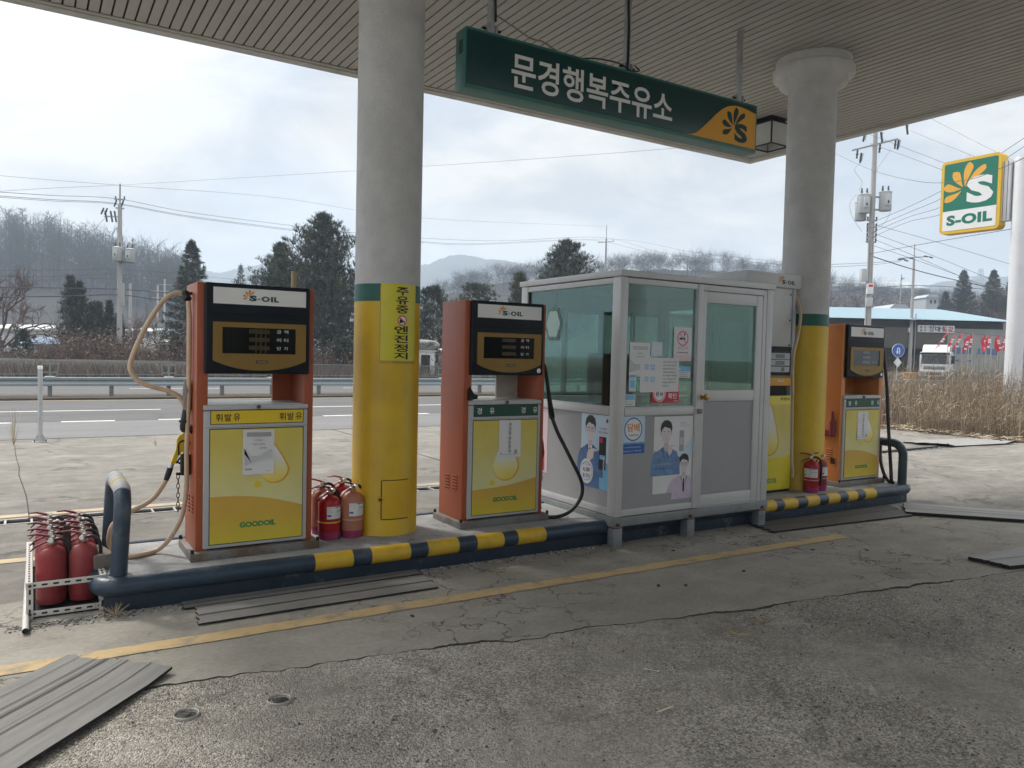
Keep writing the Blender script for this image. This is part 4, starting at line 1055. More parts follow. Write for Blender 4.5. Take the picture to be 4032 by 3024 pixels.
h3 = [(6.62, 5.3, 2.19), (6.659, 5.25, 2.19), (6.701, 5.25, 2.159), (6.741, 5.25, 2.095), (6.764, 5.25, 2.02), (6.759, 5.25, 1.906), (6.73, 5.25, 1.772), (6.687, 5.25, 1.639), (6.671, 5.25, 1.534), (6.672, 5.25, 1.392), (6.682, 5.25, 1.202), (6.685, 5.25, 1.028), (6.698, 5.25, 0.742), (6.704, 5.25, 0.55), (6.713, 5.25, 0.454), (6.73, 5.25, 0.357), (6.725, 5.25, 0.314)]
h3 = [h3[0]] + bow(h3[1:], (5.22, 5.12, 5.02, 5.0, 5.02))
b = MB(); b.tube(loc(tp, h3), .016, m_cream, n=10, sm=4); b.build('hose', tp)
# ------------------------------------------------------------------ attendant's booth
m_alu = mat('booth_aluminium', (.56, .565, .57), .42, .15, var=.06, vs=3, dirt=.35, dcol=(.30, .29, .27), ds=3, dlo=.52, dhi=.75)
m_bpan = mat('booth_wall_panel', (.335, .34, .35), .5, var=.05, vs=2, dirt=.25, dcol=(.28, .27, .26), ds=3.5)
m_beam = mat('weathered_steel_beam', (.26, .28, .29), .55, .4, var=.2, vs=6, dirt=.6, dcol=(.13, .08, .055), ds=5, dlo=.55, dhi=.68)
m_rust = mat('rust', (.10, .035, .015), .85, var=.35, vs=30)
m_glass = glassmat('green_tinted_glass', (.60, .72, .69), .5, .014)
m_gfilm = glassmat('filmed_door_glass', (.58, .72, .675), .5, .04, .055)
m_gback = glassmat('back_window_glass', (.80, .92, .885), .4, .02, .09)
m_rubber = flat('window_gasket', (.03, .035, .033), .7)
m_brass = mat('brass_knob', (.42, .26, .08), .25, .9, var=.1)
m_inner = mat('booth_lining', (.20, .21, .205), .7, var=.1)
m_wood = mat('dark_desk_top', (.055, .05, .045), .5, var=.2, vs=6)
bx0, bx1, by0, by1 = 3.935, 5.715, 4.734, 6.19
bt = thing('booth', 'grey aluminium attendant booth with green tinted windows standing on short steel legs', 'booth', (bx0, by0, 0))
w, d = bx1 - bx0, by1 - by0
legs = [(0.0, 0), (w - .085, 0), (.80, 0), (0.0, d - .09), (w - .085, d - .09)]
for x, y in legs:
    zz = 0 if y < .5 else 0
    b = MB(); b.box(x, x + .085, y + .004, y + .089, 0, .166, m_beam, .005); b.box(x - .004, x + .089, y, y + .093, .150, .158, m_rust, .002)
    b.build('leg', bt)
b = MB()
b.box(-.012, w + .012, -.006, .07, .166, .240, m_beam, .004); b.box(-.012, w + .012, d - .07, d + .006, .166, .240, m_beam, .004)
b.box(-.012, .07, .07, d - .07, .166, .240, m_beam, .004); b.box(w - .07, w + .012, .07, d - .07, .166, .240, m_beam, .004)
for x in (.006, .80, w - .08): b.box(x, x + .04, -.0085, -.004, .170, .195, m_rust, .001)
b.build('base_beam', bt)
b = MB(); b.box(.02, w - .02, .02, d - .02, .240, .262, m_inner); b.build('floor', bt)
# corner posts
for x0, x1, y0, y1 in ((0, .068, 0, .105), (w - .078, w, 0, .105), (0, .068, d - .105, d), (w - .068, w, d - .105, d)):
    b = MB(); b.box(x0, x1, y0, y1, .242, 2.150, m_alu, .006); b.box(x0 + .003, x1 - .003, y0 + .003, y1 - .003, 2.150, 2.155, m_alu); b.build('corner_post', bt)
b = MB(); b.box(.842, .900, -.004, .05, .245, 2.150, m_alu, .005); b.build('door_jamb', bt)
b = MB(); b.box(w - .125, w - .080, .004, .05, .245, 2.15, m_alu, .004); b.build('door_jamb', bt)
# front left bay
b = MB()
b.box(.070, .840, .002, .05, .246, .300, m_alu, .004); b.build('bottom_rail', bt)
b = MB(); b.box(.070, .840, -.003, .05, 1.050, 1.110, m_alu, .004); b.box(.070, .840, .004, .05, 1.1101, 1.122, m_alu, .002); b.build('sill_rail', bt)
b = MB()
b.box(.070, .840, .002, .05, 2.104, 2.150, m_alu, .004); b.build('head_rail', bt)
for xa in (.070, .830):
    b = MB(); b.box(xa, xa + .010, .006, .045, 1.123, 2.103, m_alu); b.build('window_stile', bt)
b = MB(); b.box(.072, .838, .014, .030, .302, 1.048, m_bpan); b.build('front_panel', bt)
b = MB(); b.box(.081, .829, .020, .026, 1.124, 2.102, m_glass); b.build('front_window', bt)
# door leaf
b = MB(); dl0, dl1 = .903, w - .128
b.box(dl0, dl0 + .045, .006, .044, .252, 2.095, m_alu, .004); b.box(dl1 - .078, dl1, .006, .044, .252, 2.095, m_alu, .004)
b.box(dl0 + .046, dl1 - .079, .007, .043, .252, .352, m_alu, .004); b.box(dl0 + .046, dl1 - .079, .007, .043, 1.157, 1.252, m_alu, .004); b.box(dl0 + .046, dl1 - .079, .007, .043, 2.0, 2.095, m_alu, .004)
door = b.build('door', bt)
b = MB(); b.box(dl0 + .047, dl1 - .080, .018, .030, .354, 1.155, m_bpan); b.build('door_panel', door)
b = MB(); b.box(dl0 + .047, dl1 - .080, .020, .026, 1.254, 1.998, m_gfilm); b.build('door_glass', door)
b = MB(); M = Matrix.Translation((dl0 + .022, .006, 1.195)) @ Matrix.Rotation(math.pi / 2, 4, 'X'); b.lathe([(.026, 0), (.026, .004), (.012, .006), (.012, .03), (.024, .038), (.028, .052), (.024, .066), (.001, .070)], m_brass, n=18, M=M); b.build('door_knob', door)
b = MB(); b.box(.860, .905, -.028, -.004, 1.055, 1.095, m_greyrub, .004); b.build('padlock_hasp', bt)
b = MB(); b.box(.900, w - .125, -.002, .05, 2.099, 2.150, m_alu, .004); b.build('door_head', bt)
b = MB(); b.box(.900, w - .080, -.012, .05, .243, .249, m_alu, .002); b.build('threshold', bt)
# left side wall (faces the second pump)
b = MB()
b.box(.002, .05, .107, d - .107, .246, .300, m_alu, .004); b.build('bottom_rail', bt)
b = MB(); b.box(-.003, .05, .107, d - .107, 1.050, 1.108, m_alu, .004); b.box(.004, .05, .107, d - .107, 1.1081, 1.122, m_alu, .002); b.build('sill_rail', bt)
b = MB()
b.box(.002, .05, .107, d - .107, 2.104, 2.150, m_alu, .004)
b.build('head_rail', bt)
b = MB(); b.box(.014, .030, .107, d - .107, .302, 1.048, m_bpan); b.build('side_panel', bt)
b = MB(); b.box(.020, .026, .108, d - .108, 1.124, 2.102, m_glass); b.build('side_window', bt)
for ya in (.107, d - .117):
    b = MB(); b.box(.010, .036, ya, ya + .010, 1.123, 2.103, m_rubber); b.build('gasket', bt)
# right and back walls with sliding windows
b = MB()
b.box(w - .05, w - .002, .107, d - .107, .246, 1.10, m_bpan); b.box(w - .05, w - .002, .107, d - .107, 2.05, 2.150, m_alu, .004)
b.box(.07, w - .07, d - .05, d - .002, .246, 1.05, m_bpan); b.box(.07, w - .07, d - .05, d + .003, 1.05, 1.13, m_alu, .004); b.box(.07, w - .07, d - .05, d - .002, 1.98, 2.150, m_alu, .004)
b.build('back_wall', bt)
def sash(x0, x1, y, z0, z1, f=.038, ax='x'):
    b = MB(); bb = (lambda a, c, e, g: b.box(a, c, y - .012, y + .012, e, g, m_alu, .003)) if ax == 'x' else (lambda a, c, e, g: b.box(y - .012, y + .012, a, c, e, g, m_alu, .003))
    bb(x0, x0 + f, z0, z1); bb(x1 - f, x1, z0, z1); bb(x0 + f, x1 - f, z0, z0 + f); bb(x0 + f, x1 - f, z1 - f, z1)
    o = b.build('back_window', bt)
    b = MB(); (b.box(x0 + f, x1 - f, y - .002, y + .002, z0 + f, z1 - f, m_gback) if ax == 'x' else b.box(y - .002, y + .002, x0 + f, x1 - f, z0 + f, z1 - f, m_gback)); b.build('pane', o)
sash(.07, .50, d - .018, 1.132, 1.978); sash(.47, .92, d - .043, 1.132, 1.978); sash(.94, 1.36, d - .018, 1.132, 1.978); sash(1.33, w - .07, d - .043, 1.132, 1.978)
sash(.107, .75, w - .018, 1.102, 2.048, ax='y'); sash(.72, d - .107, w - .038, 1.102, 2.048, ax='y')
# roof
b = MB(); b.box(-.016, w + .016, -.016, d + .016, 2.157, 2.206, m_alu, .008); b.box(.02, w - .02, .02, d - .02, 2.206, 2.212, m_alu, .002); b.build('roof', bt)
b = MB(); b.box(.05, w - .05, .05, d - .05, 2.120, 2.150, m_inner); b.build('ceiling', bt)
# inside: desk, chair, plaque
dk = thing('desk', 'dark desk along the back windows inside the booth', 'desk', (bx0 + .08, by0 + .85, .262))
b = MB(); b.box(0, 1.55, 0, .50, .74, .77, m_wood, .004); b.build('desk_top', dk)
for x in (.02, 1.50): 
    b = MB(); b.box(x, x + .03, .02, .48, 0, .74, m_wood); b.build('leg', dk)
ch = thing('office_chair', 'black high-backed office chair inside the booth', 'chair', (bx0 + .33, by0 + .52, .262))
m_chair = flat('black_leatherette', (.022, .024, .024), .5)
b = MB(); b.box(-.22, .26, -.03, .06, .55, 1.285, m_chair, .045, seg=4); b.build('backrest', ch)
b = MB(); b.box(-.23, .27, .06, .5, .42, .52, m_chair, .04, seg=3); b.build('seat', ch)
b = MB(); b.cyl((.02, .26, .06), (.02, .26, .43), .03, m_dark); b.build('column', ch)
b = MB()
for k in range(5): a = 2 * math.pi * k / 5; b.tube([(.02, .26, .06), (.02 + .26 * math.cos(a), .26 + .26 * math.sin(a), .03)], .018, m_dark, n=8)
b.build('base', ch)
for s in (-1, 1):
    b = MB(); b.tube([(.02 + s * .25, .42, .52), (.02 + s * .27, .42, .70), (.02 + s * .27, .12, .72), (.02 + s * .24, .05, .70)], .018, m_dark, n=8, sm=3); b.build('armrest', ch)
m_mint = mat('mint_plaque', (.45, .62, .58), .5, var=.05)
q5 = 0
pq = thing('wall_plaque', 'pale flower-shaped plaque hanging inside the left window of the booth', 'plaque', (bx0 + .05, by0 + .95, 1.80))
sc_ = [(.125 * (.86 + .17 * abs(math.cos(3 * q))) * math.cos(q), .155 * (.86 + .17 * abs(math.cos(3 * q))) * math.sin(q)) for q in [2 * math.pi * k / 72 for k in range(72)]]
b = MB(); Mp = FL(0, 0, 0); b.prism(sc_, Mp, .03, m_mint); b.build('board', pq)
b = MB(); b.prism([(x * .86, y * .86) for x, y in sc_], Mp, .0312, m_rubber); b.prism([(x * .82, y * .82) for x, y in sc_], Mp, .0325, m_mint); b.build('outline', pq)
b = MB(); b.tube([(.0, 0, .14), (0, 0, .29)], .003, m_dark, n=5); b.build('cord', pq)

# stickers and sheets on the booth
m_blue = mat('blue_print', (.03, .12, .42), .45, var=.06); m_sky = mat('sky_blue_print', (.20, .48, .72), .45, var=.06)
m_skyl = mat('pale_blue_print', (.55, .70, .82), .45, var=.06); m_pink = mat('pink_print', (.66, .20, .30), .5, var=.06); m_pinkl = mat('pale_pink_print', (.72, .55, .60), .5, var=.05)
m_orp = flat('orange_print', (.66, .27, .06), .5); m_redp = mat('red_sticker_print', (.56, .02, .05), .4, var=.05)
m_face = mat('pale_print_skin', (.68, .62, .62), .5, var=.06, vs=25); m_face2 = mat('shaded_print_skin', (.56, .50, .51), .5, var=.06, vs=25); m_suit = mat('blue_suit_print', (.085, .17, .36), .5, var=.3, vs=16); m_suitd = mat('navy_suit_print', (.04, .085, .22), .5, var=.2, vs=20)
m_shirt = mat('denim_print', (.15, .27, .47), .5, var=.3, vs=16); m_lilac = mat('lilac_print', (.58, .50, .64), .5, var=.12, vs=15); m_hair = flat('dark_hair_print', (.03, .03, .034), .5)
GLX = .0185   # glass front face, in front of it the stickers
def sheet_thing(name, label, cat, x, z, w_, h_, base, fn, side=False, y=None, group=None, rot=0.0, t=.001):
    o = thing(name, label, cat, (x, y, z), 0, group)
    M = FL(0, 0, 0) if side else FR(0, 0, 0)
    if rot: M = M @ Matrix.Rotation(rot, 4, 'Z')
    b = MB(); b.rect(0, w_, 0, h_, M, t, base); b.build('sheet', o)
    b = MB(); fn(b, M, t); b.build('print', o)
    return o
yg = by0 + GLX
def nosmoke(b, M, e):
    b.ring(.10, .19, .052, .064, M, .0006, m_pink, base=e); b.rect(.062, .138, .180, .196, M, .0006, m_ink, e); b.rect(.128, .138, .180, .196, M, .0008, m_white, e)
    b.prism([(.06, .228), (.066, .235), (.142, .155), (.136, .148)], M, .001, m_pink, e)
    b.prism([(.112, .205), (.118, .205), (.128, .222), (.122, .235), (.108, .232), (.118, .22)], M, .0006, m_ink, e)
    b.text('금연구역', M, .045, .098, m_pink, w=.11, h=.026, off=.01, base=e + .0008); b.text('NO SMOKING AREA', M, .035, .066, m_ink, w=.13, h=.011, off=.02, base=e + .0008); b.rect(0, .203, 0, .052, M, .0005, m_pinkl, e)
sheet_thing('no_smoking_sign', 'white and pink no smoking sheet on the booth front window', 'sign', 4.527, 1.497, .203, .284, m_paper, nosmoke, y=yg - .0012)
def gr(b, M, e):
    b.rect(.03, .19, .215, .245, M, .0005, m_lgrey, e); b.text('고객님!!', M, .08, .18, m_ink, w=.06, h=.012, base=e + .0008); b.text('도움이 되 함께', M, .065, .155, m_ink, w=.09, h=.010, base=e + .0008)
    b.prism([(.0, .14), (.06, .10), (.13, .10), (.215, .13), (.215, .04), (.12, .06), (.0, .03)], M, .0004, m_lgrey, e)
sheet_thing('paper_notice', 'white and grey notice on the booth window, above the closed-business sheet at its left', 'notice', 4.052, 1.367, .217, .275, m_paper, gr, y=yg - .0012, rot=-.01)
def hu(b, M, e):
    for k, yy in enumerate((.205, .105)): b.text('휴업', M, .040, yy - .025, m_sky, w=.115, h=.050, off=.012, base=e + .0008)
    for k, s_ in enumerate(('저희 주유소는 7월', '1일 부로 임정적', '휴업상태 입니다.', '이용에 불편을 드', '려 죄송한 마음입', '니다. 선입금 하신', '분들은 연락주시기', '바랍니다.')):
        b.text(s_, M, .245, .240 - k * .028, m_ink, w=.15 if k < 7 else .07, h=.014, off=.006, base=e + .0008)
sheet_thing('closure_notice', 'large white closed-business notice with blue and black lettering on the booth window', 'notice', 4.168, 1.238, .425, .280, m_paper, hu, y=yg - .0030, rot=.008)
def bl1(b, M, e): b.rect(.014, .108, .02, .09, M, .0006, m_paper, e); b.text('카드전용', M, .035, .072, m_sky, w=.05, h=.011, base=e + .0009); b.text('가맹점', M, .035, .035, m_sky, w=.05, h=.011, base=e + .0009)
sheet_thing('blue_sticker', 'small blue framed sticker at the top of the booth window sheets', 'sticker', 4.281, 1.537, .121, .113, m_skyl, bl1, y=yg - .0012)
def bl2(b, M, e): b.rect(0, .142, .055, .097, M, .0006, m_sky, e); b.text('문경행복주유소', M, .02, .040, m_blue, w=.10, h=.011, base=e + .0009); b.text('054) 554-5151', M, .02, .022, m_ink, w=.10, h=.010, base=e + .0009); b.text('010-4608-8490', M, .02, .007, m_ink, w=.10, h=.010, base=e + .0009); b.disc(.02, .076, .009, M, .0009, m_white, 10, e)
sheet_thing('blue_sticker', 'blue and white contact sticker below the no smoking sheet on the booth window', 'sticker', 4.582, 1.357, .142, .097, m_paper, bl2, y=yg - .0012)
def rd(b, M, e):
    b.ring(.085, .075, .0, .056, M, .0005, m_white, base=e); b.ring(.085, .075, .056, .062, M, .0006, m_redp, base=e); b.ring(.085, .075, .062, .068, M, .0006, m_white, base=e)
    b.text('혼유', M, .042, .052, m_ink, w=.085, h=.045, off=.02, base=e + .0009); b.text('주유구', M, .175, .092, m_white, w=.11, h=.040, off=.015, base=e + .0009); b.text('확인', M, .180, .030, m_white, w=.095, h=.048, off=.02, base=e + .0009)
    b.rect(.245, .29, .010, .016, M, .0006, m_pinkl, e)
sheet_thing('red_sticker', 'red fuel check sticker with white lettering low on the booth window', 'sticker', 4.30, 1.152, .303, .150, m_redp, rd, y=yg - .0012)
def st1(b, M, e): b.rect(.01, .115, .05, .088, M, .0006, m_sky, e); b.text('054) 554-51', M, .012, .028, m_ink, w=.095, h=.010, base=e + .0009); b.text('010-4608-8', M, .012, .010, m_ink, w=.085, h=.010, base=e + .0009)
sheet_thing('blue_sticker', 'torn blue and white contact sticker in the lower left corner of the booth window', 'sticker', 4.004, 1.128, .122, .093, m_paper, st1, y=yg - .0012)
def st2(b, M, e): b.rect(.012, .06, .03, .09, M, .0006, m_sky, e); b.rect(.01, .055, .10, .108, M, .0006, m_sky, e)
sheet_thing('blue_sticker', 'narrow torn blue sticker at the left edge of the booth window', 'sticker', 4.055, 1.246, .072, .128, m_skyl, st2, y=yg - .0012)
yp_ = by0 + .014
def cig(b, M, e):
    b.rect(.0, .243, .092, .3015, M, .0005, m_skyl, e); b.ring(.121, .196, 0, .092, M, .0008, m_white, base=e); b.ring(.121, .196, .085, .095, M, .0012, m_blue, base=e)
    b.text('담배', M, .058, .178, m_orp, w=.128, h=.066, off=.025, base=e + .0014); b.text('CIGARETTES', M, .072, .142, m_ink, w=.098, h=.013, off=.01, base=e + .0014)
    b.text('대한민국 담배판매인 중앙회', M, .012, .082, m_ink, w=.215, h=.007, base=e + .0009); b.rect(0, .243, 0, .078, M, .0006, m_blue, e)
    b.text('(사)한국담배판매인회중앙회', M, .03, .043, m_paper, w=.17, h=.014, base=e + .001); b.text('www.ktta.or.kr  1544-1755', M, .02, .016, m_paper, w=.19, h=.012, base=e + .001)
sheet_thing('cigarette_sign', 'blue and white cigarette sales sign at the left of the booth front panel', 'sign', 3.99, .745, .243, .302, m_sky, cig, y=yp_ - .001)
def man(b, M, e, cx, top, s, cloth, tie=True, glasses=True, dark=None):
    """plain printed figure: head, hair, shoulders, collar"""
    q = lambda pts: [(cx + x * s, top + y * s) for x, y in pts]
    b.prism(q([(-.36, -.98), (-.33, -.70), (-.27, -.57), (-.16, -.51), (-.07, -.46), (.07, -.46), (.16, -.51), (.27, -.57), (.33, -.70), (.36, -.98)]), M, .0006, cloth, e)
    for sx in (-1, 1): b.prism(q([(sx * .07, -.46), (sx * .115, -.50), (sx * .06, -.62), (0, -.78), (sx * .03, -.62)]), M, .0008, dark or m_pgrey, e)
    b.prism(q([(-.055, -.48), (-.052, -.34), (.052, -.34), (.055, -.48), (0, -.56)]), M, .0009, m_face2, e)
    if tie: b.prism(q([(-.06, -.465), (0, -.73), (.06, -.465), (0, -.52)]), M, .0010, m_paper, e); b.prism(q([(-.018, -.52), (.018, -.52), (.024, -.80), (0, -.85), (-.024, -.80)]), M, .0012, m_ink, e)
    b.prism(q([(-.118, -.17), (-.112, -.26), (-.090, -.335), (-.045, -.385), (0, -.397), (.045, -.385), (.090, -.335), (.112, -.26), (.118, -.17), (.10, -.05), (0, -.02), (-.10, -.05)]), M, .0010, m_face, e)
    for sx in (-1, 1): b.disc(cx + sx * .120 * s, top - .225 * s, .018 * s, M, .0009, m_face2, 10, e, ry=.035 * s)
    b.prism(q([(-.128, -.215), (-.142, -.12), (-.118, -.035), (-.05, .018), (.04, .022), (.115, -.025), (.142, -.11), (.128, -.215), (.112, -.165), (.085, -.125), (.02, -.118), (-.035, -.095), (-.085, -.13), (-.112, -.17)]), M, .0013, m_hair, e)
    for sx in (-1, 1):
        b.rect(cx + (sx * .052 - .024) * s, cx + (sx * .052 + .024) * s, top - .188 * s, top - .180 * s, M, .0012, m_hair, e)
        b.rect(cx + (sx * .050 - .013) * s, cx + (sx * .050 + .013) * s, top - .222 * s, top - .211 * s, M, .0012, m_pgrey, e)
        if glasses:
            for v0, v1 in ((-.196, -.190), (-.246, -.242)): b.rect(cx + (sx * .052 - .037) * s, cx + (sx * .052 + .037) * s, top + v0 * s, top + v1 * s, M, .0014, m_hair, e)
            for u in (-.037, .034): b.rect(cx + (sx * .052 + u) * s, cx + (sx * .052 + u + .004) * s, top - .244 * s, top - .192 * s, M, .0015, m_hair, e)
    b.prism(q([(-.014, -.292), (.0, -.285), (.014, -.292), (0, -.302)]), M, .0012, m_lgrey, e); b.prism(q([(-.034, -.335), (.034, -.335), (.02, -.352), (-.02, -.352)]), M, .0012, m_pinkl, e)
def post1(b, M, e):
    b.rect(0, .375, 0, .22, M, .0004, m_sky, e); b.rect(.26, .375, .15, .605, M, .0003, m_skyl, e)
    man(b, M, e, .125, .585, .50, m_suit, dark=m_suitd); b.prism([(.0, 0), (-.0 + .01, .18), (.02, .30), (.235, .30), (.25, .12), (.26, 0)], M, .0005, m_suit, e)
    b.rect(.245, .335, .16, .43, M, .0013, m_ink, e); b.text('STRONG', M, .30, .26, m_paper, w=.10, h=.02, rot=-math.pi / 2 + .0, base=e + .0018, off=.02); b.rect(.255, .29, .38, .42, M, .0016, m_redp, e); b.rect(.255, .325, .245, .28, M, .0016, m_sky, e)
    b.prism([(.08, .24), (.10, .305), (.165, .325), (.225, .318), (.228, .306), (.175, .30), (.17, .245), (.12, .215)], M, .0014, m_face, e)
    b.disc(.085, .125, .088, M, .0015, m_paper, 36, e, ry=.105); b.ring(.085, .125, .074, .078, M, .0018, m_blue, base=e)
    b.text('3배 더 강력해진', M, .035, .172, m_blue, w=.10, h=.015, base=e + .002); b.text('ALL NEW', M, .034, .120, m_ink, w=.10, h=.036, off=.02, base=e + .002); b.text('불스원샷', M, .036, .070, m_blue, w=.098, h=.036, off=.02, base=e + .002)
    b.text('“ 차이를 ”', M, .24, .485, m_redp, w=.11, h=.020, off=.015, base=e + .001); b.text('확인하세요!', M, .235, .455, m_redp, w=.118, h=.020, off=.015, base=e + .001); b.prism([(.32, .56), (.345, .585), (.36, .56), (.345, .545)], M, .0008, m_redp, e)
sheet_thing('poster', 'faded poster of a man in a blue suit on the side panel of the booth', 'poster', bx0 + .013, .437, .378, .605, m_skyl, post1, side=True, y=5.217)
def post2(b, M, e):
    b.prism([(.0, .33), (.0, .36), (.10, .30), (.28, .33), (.44, .46), (.44, .33), (.40, .27)], M, .0003, m_skyl, e)
    man(b, M, e, .135, .60, .46, m_shirt, False, False, dark=m_suit); b.prism([(.0, .30), (.0, .335), (.02, .35), (.255, .35), (.285, .27), (.19, .262), (.08, .27)], M, .0005, m_shirt, e)
    b.prism([(.15, .36), (.175, .40), (.185, .405), (.24, .40), (.24, .392), (.20, .385), (.205, .34), (.17, .31)], M, .0012, m_face, e)
    b.rect(.285, .335, .345, .52, M, .0008, m_pgrey, e); b.rect(.292, .328, .40, .46, M, .0011, m_lgrey, e)
    man(b, M, e, .345, .315, .38, m_lilac); b.prism([(.15, 0), (.20, .10), (.28, .14), (.42, .13), (.44, .05), (.44, 0)], M, .0005, m_lilac, e)
    b.text('불스원샷', M, .29, .575, m_pgrey, w=.07, h=.016, base=e + .001); b.text('꼭 넣어야 되나?”', M, .29, .553, m_pgrey, w=.125, h=.016, base=e + .001)
    b.text('“필수로 넣어야죠”', M, .04, .235, m_lgrey, w=.16, h=.018, base=e + .001); b.text('엔진때 빼는 건 오직', M, .015, .195, m_blue, w=.205, h=.024, off=.01, base=e + .001)
sheet_thing('poster', 'pale poster of two men at the right of the booth front panel', 'poster', 4.335, .396, .437, .640, m_paper, post2, y=yp_ - .001)
def post3(b, M, e): b.rect(.02, .26, .02, .20, M, .0005, m_redp, e); b.rect(.05, .23, .22, .40, M, .0005, m_lgrey, e); b.text('경유', M, .10, .42, m_ink, w=.10, h=.05, off=.01, base=e + .001)
sheet_thing('poster', 'pink poster at the back end of the booth side panel, half hidden by the pump', 'poster', bx0 + .013, .46, .30, .58, m_pinkl, post3, side=True, y=6.02)

# ------------------------------------------------------------------ fire extinguishers
m_ered = mat('red_extinguisher_paint', (.40, .012, .022), .34, var=.10, vs=7, dirt=.4, dcol=(.30, .10, .10), ds=7, dlo=.52, dhi=.78)
m_edust = mat('dusty_red_extinguisher', (.27, .018, .026), .55, var=.15, vs=6, dirt=.6, dcol=(.28, .085, .075), ds=4, dlo=.40, dhi=.66)
m_eora = mat('faded_orange_extinguisher', (.48, .17, .10), .5, var=.1, vs=6, dirt=.5, dcol=(.42, .24, .16), ds=4)
m_emag = mat('magenta_base_ring', (.34, .035, .13), .5, var=.1, vs=8)
m_edred = mat('dark_red_lever', (.13, .008, .018), .4, var=.15, vs=14)
m_epink = mat('faded_pink_lever', (.55, .16, .20), .5, var=.1)
m_brassv = mat('worn_valve_metal', (.46, .43, .36), .35, .8, var=.2, vs=20)
m_band = flat('yellow_band', (.72, .52, .05), .5); m_gband = flat('grey_band', (.45, .42, .38), .5)
def extinguisher(label, loc_, rz, body, lever, base, labelled, band, tall=1.0, cat='fire extinguisher', group='red fire extinguishers on the island'):
    t = thing('fire_extinguisher', label, cat, loc_, rz, group)
    r = .077; H = .300 * tall
    b = MB()
    prof = [(.001, .012), (.050, .012), (.066, .018), (r, .04), (r, H - .055), (r - .003, H - .035), (r - .012, H - .016), (r - .028, H - .003), (.030, H + .004), (.020, H + .010), (.0195, H + .022), (.001, H + .022)]
    b.lathe(prof, body, n=32); b.lathe([(r + .0015, H * .47), (r + .003, H * .48), (r + .0015, H * .49)], body, n=32); b.build('cylinder', t)
    b = MB(); b.lathe([(r - .012, 0), (r - .006, 0), (r - .003, .02), (r + .0015, .05), (r + .0015, .055)], base, n=32); b.build('base_ring', t)
    if band:
        b = MB(); b.lathe([(r + .001, H * .40), (r + .003, H * .404), (r + .003, H * .424), (r + .001, H * .43)], band, n=32); b.build('band', t)
    if labelled:
        def W(u, v, q): a = u / r; return Vector((math.sin(a) * (r + q), -math.cos(a) * (r + q), v))
        b = MB(); wrect(b, W, -.075, .075, H * .50, H * .79, .0012, m_paper, 14); lb = b.build('paper_label', t)
        b = MB(); wrect(b, W, -.02, .072, H * .765, H * .782, .0018, m_ink, 8); wrect(b, W, -.072, -.045, H * .56, H * .60, .0018, m_blue, 3); wrect(b, W, -.006, .0, H * .62, H * .76, .0018, m_lgrey, 1)
        for k in range(4): wrect(b, W, -.02, .070, H * .52 + k * .011, H * .52 + k * .011 + .004, .0018, m_lgrey, 8)
        for k in range(4): wrect(b, W, .0 + k * .018, .010 + k * .018, H * .66, H * .70, .0018, m_pgrey, 1)
        for k in range(3): wrect(b, W, -.070, -.030, H * .66 + k * .014, H * .665 + k * .014, .0018, m_pgrey, 3)
        b.build('label_print', lb)
    b = MB(); z = H + .022
    b.lathe([(.022, z - .004), (.024, z), (.024, z + .012), (.017, z + .016), (.015, z + .04), (.001, z + .042)], m_brassv, n=16)
    b.cyl((0, -.014, z + .024), (0, -.042, z + .024), .012, m_brassv, n=12); b.build('valve', t)
    b = MB(); b.disc(0, 0, .013, FR(0, -.0425, z + .024), .002, m_white, 16); b.build('gauge', t)
    b = MB(); b.ring(.016, 0, .011, .0135, FR(.0, -.03, z + .045), .003, m_silver, 18); b.build('pull_pin', t)
    M = FR(0, 0, z)
    b = MB(); b.prism([(.012, .036), (-.02, .050), (-.07, .062), (-.118, .056), (-.118, .050), (-.072, .052), (-.022, .038), (.01, .022)], M, .022, lever, -.011); b.build('squeeze_lever', t)
    b = MB(); b.prism([(.014, .018), (-.03, .012), (-.085, -.012), (-.108, -.040), (-.104, -.043), (-.080, -.020), (-.028, .004), (.014, .008)], M, .022, lever, -.011); b.build('carry_handle', t)
    b = MB(); b.tube([(.012, 0, z + .018), (.045, 0, z + .022), (.078, 0, z + .002), (.092, 0, z - .045), (.092, 0, H * .62), (.090, 0, H * .42)], .0105, m_blkrub, n=9, sm=5); b.tube([(.090, 0, H * .45), (.090, 0, H * .25)], .0105, m_blkrub, r1=.015, n=9); b.build('discharge_hose', t)
    return t
extinguisher('bright red fire extinguisher with white label and yellow band beside the petrol pump', (1.790, 5.285, ISL), R(25), m_ered, m_edred, m_emag, True, m_band)
extinguisher('faded orange fire extinguisher with a magenta base standing against the yellow pillar', (1.955, 5.275, ISL), R(20), m_eora, m_edred, m_emag, True, m_gband, 1.06)
extinguisher('dusty fire extinguisher half hidden behind the one with the yellow band', (1.80, 5.475, ISL), R(-20), m_eora, m_epink, m_emag, False, None, 1.05)
extinguisher('red fire extinguisher with a pink lever standing between and behind the pair by the pillar', (1.955, 5.50, ISL), R(10), m_ered, m_epink, m_emag, False, None, 1.10)
extinguisher('red fire extinguisher with its hose in front, left of the far pillar pair', (6.742, 5.00 + .03, ISL), R(-60), m_ered, m_edred, m_emag, True, m_gband, 1.05)
extinguisher('dusty red fire extinguisher with label facing out, right of the far pillar pair', (6.935, 5.08, ISL), R(15), m_edust, m_edred, m_emag, True, m_gband, 1.05)
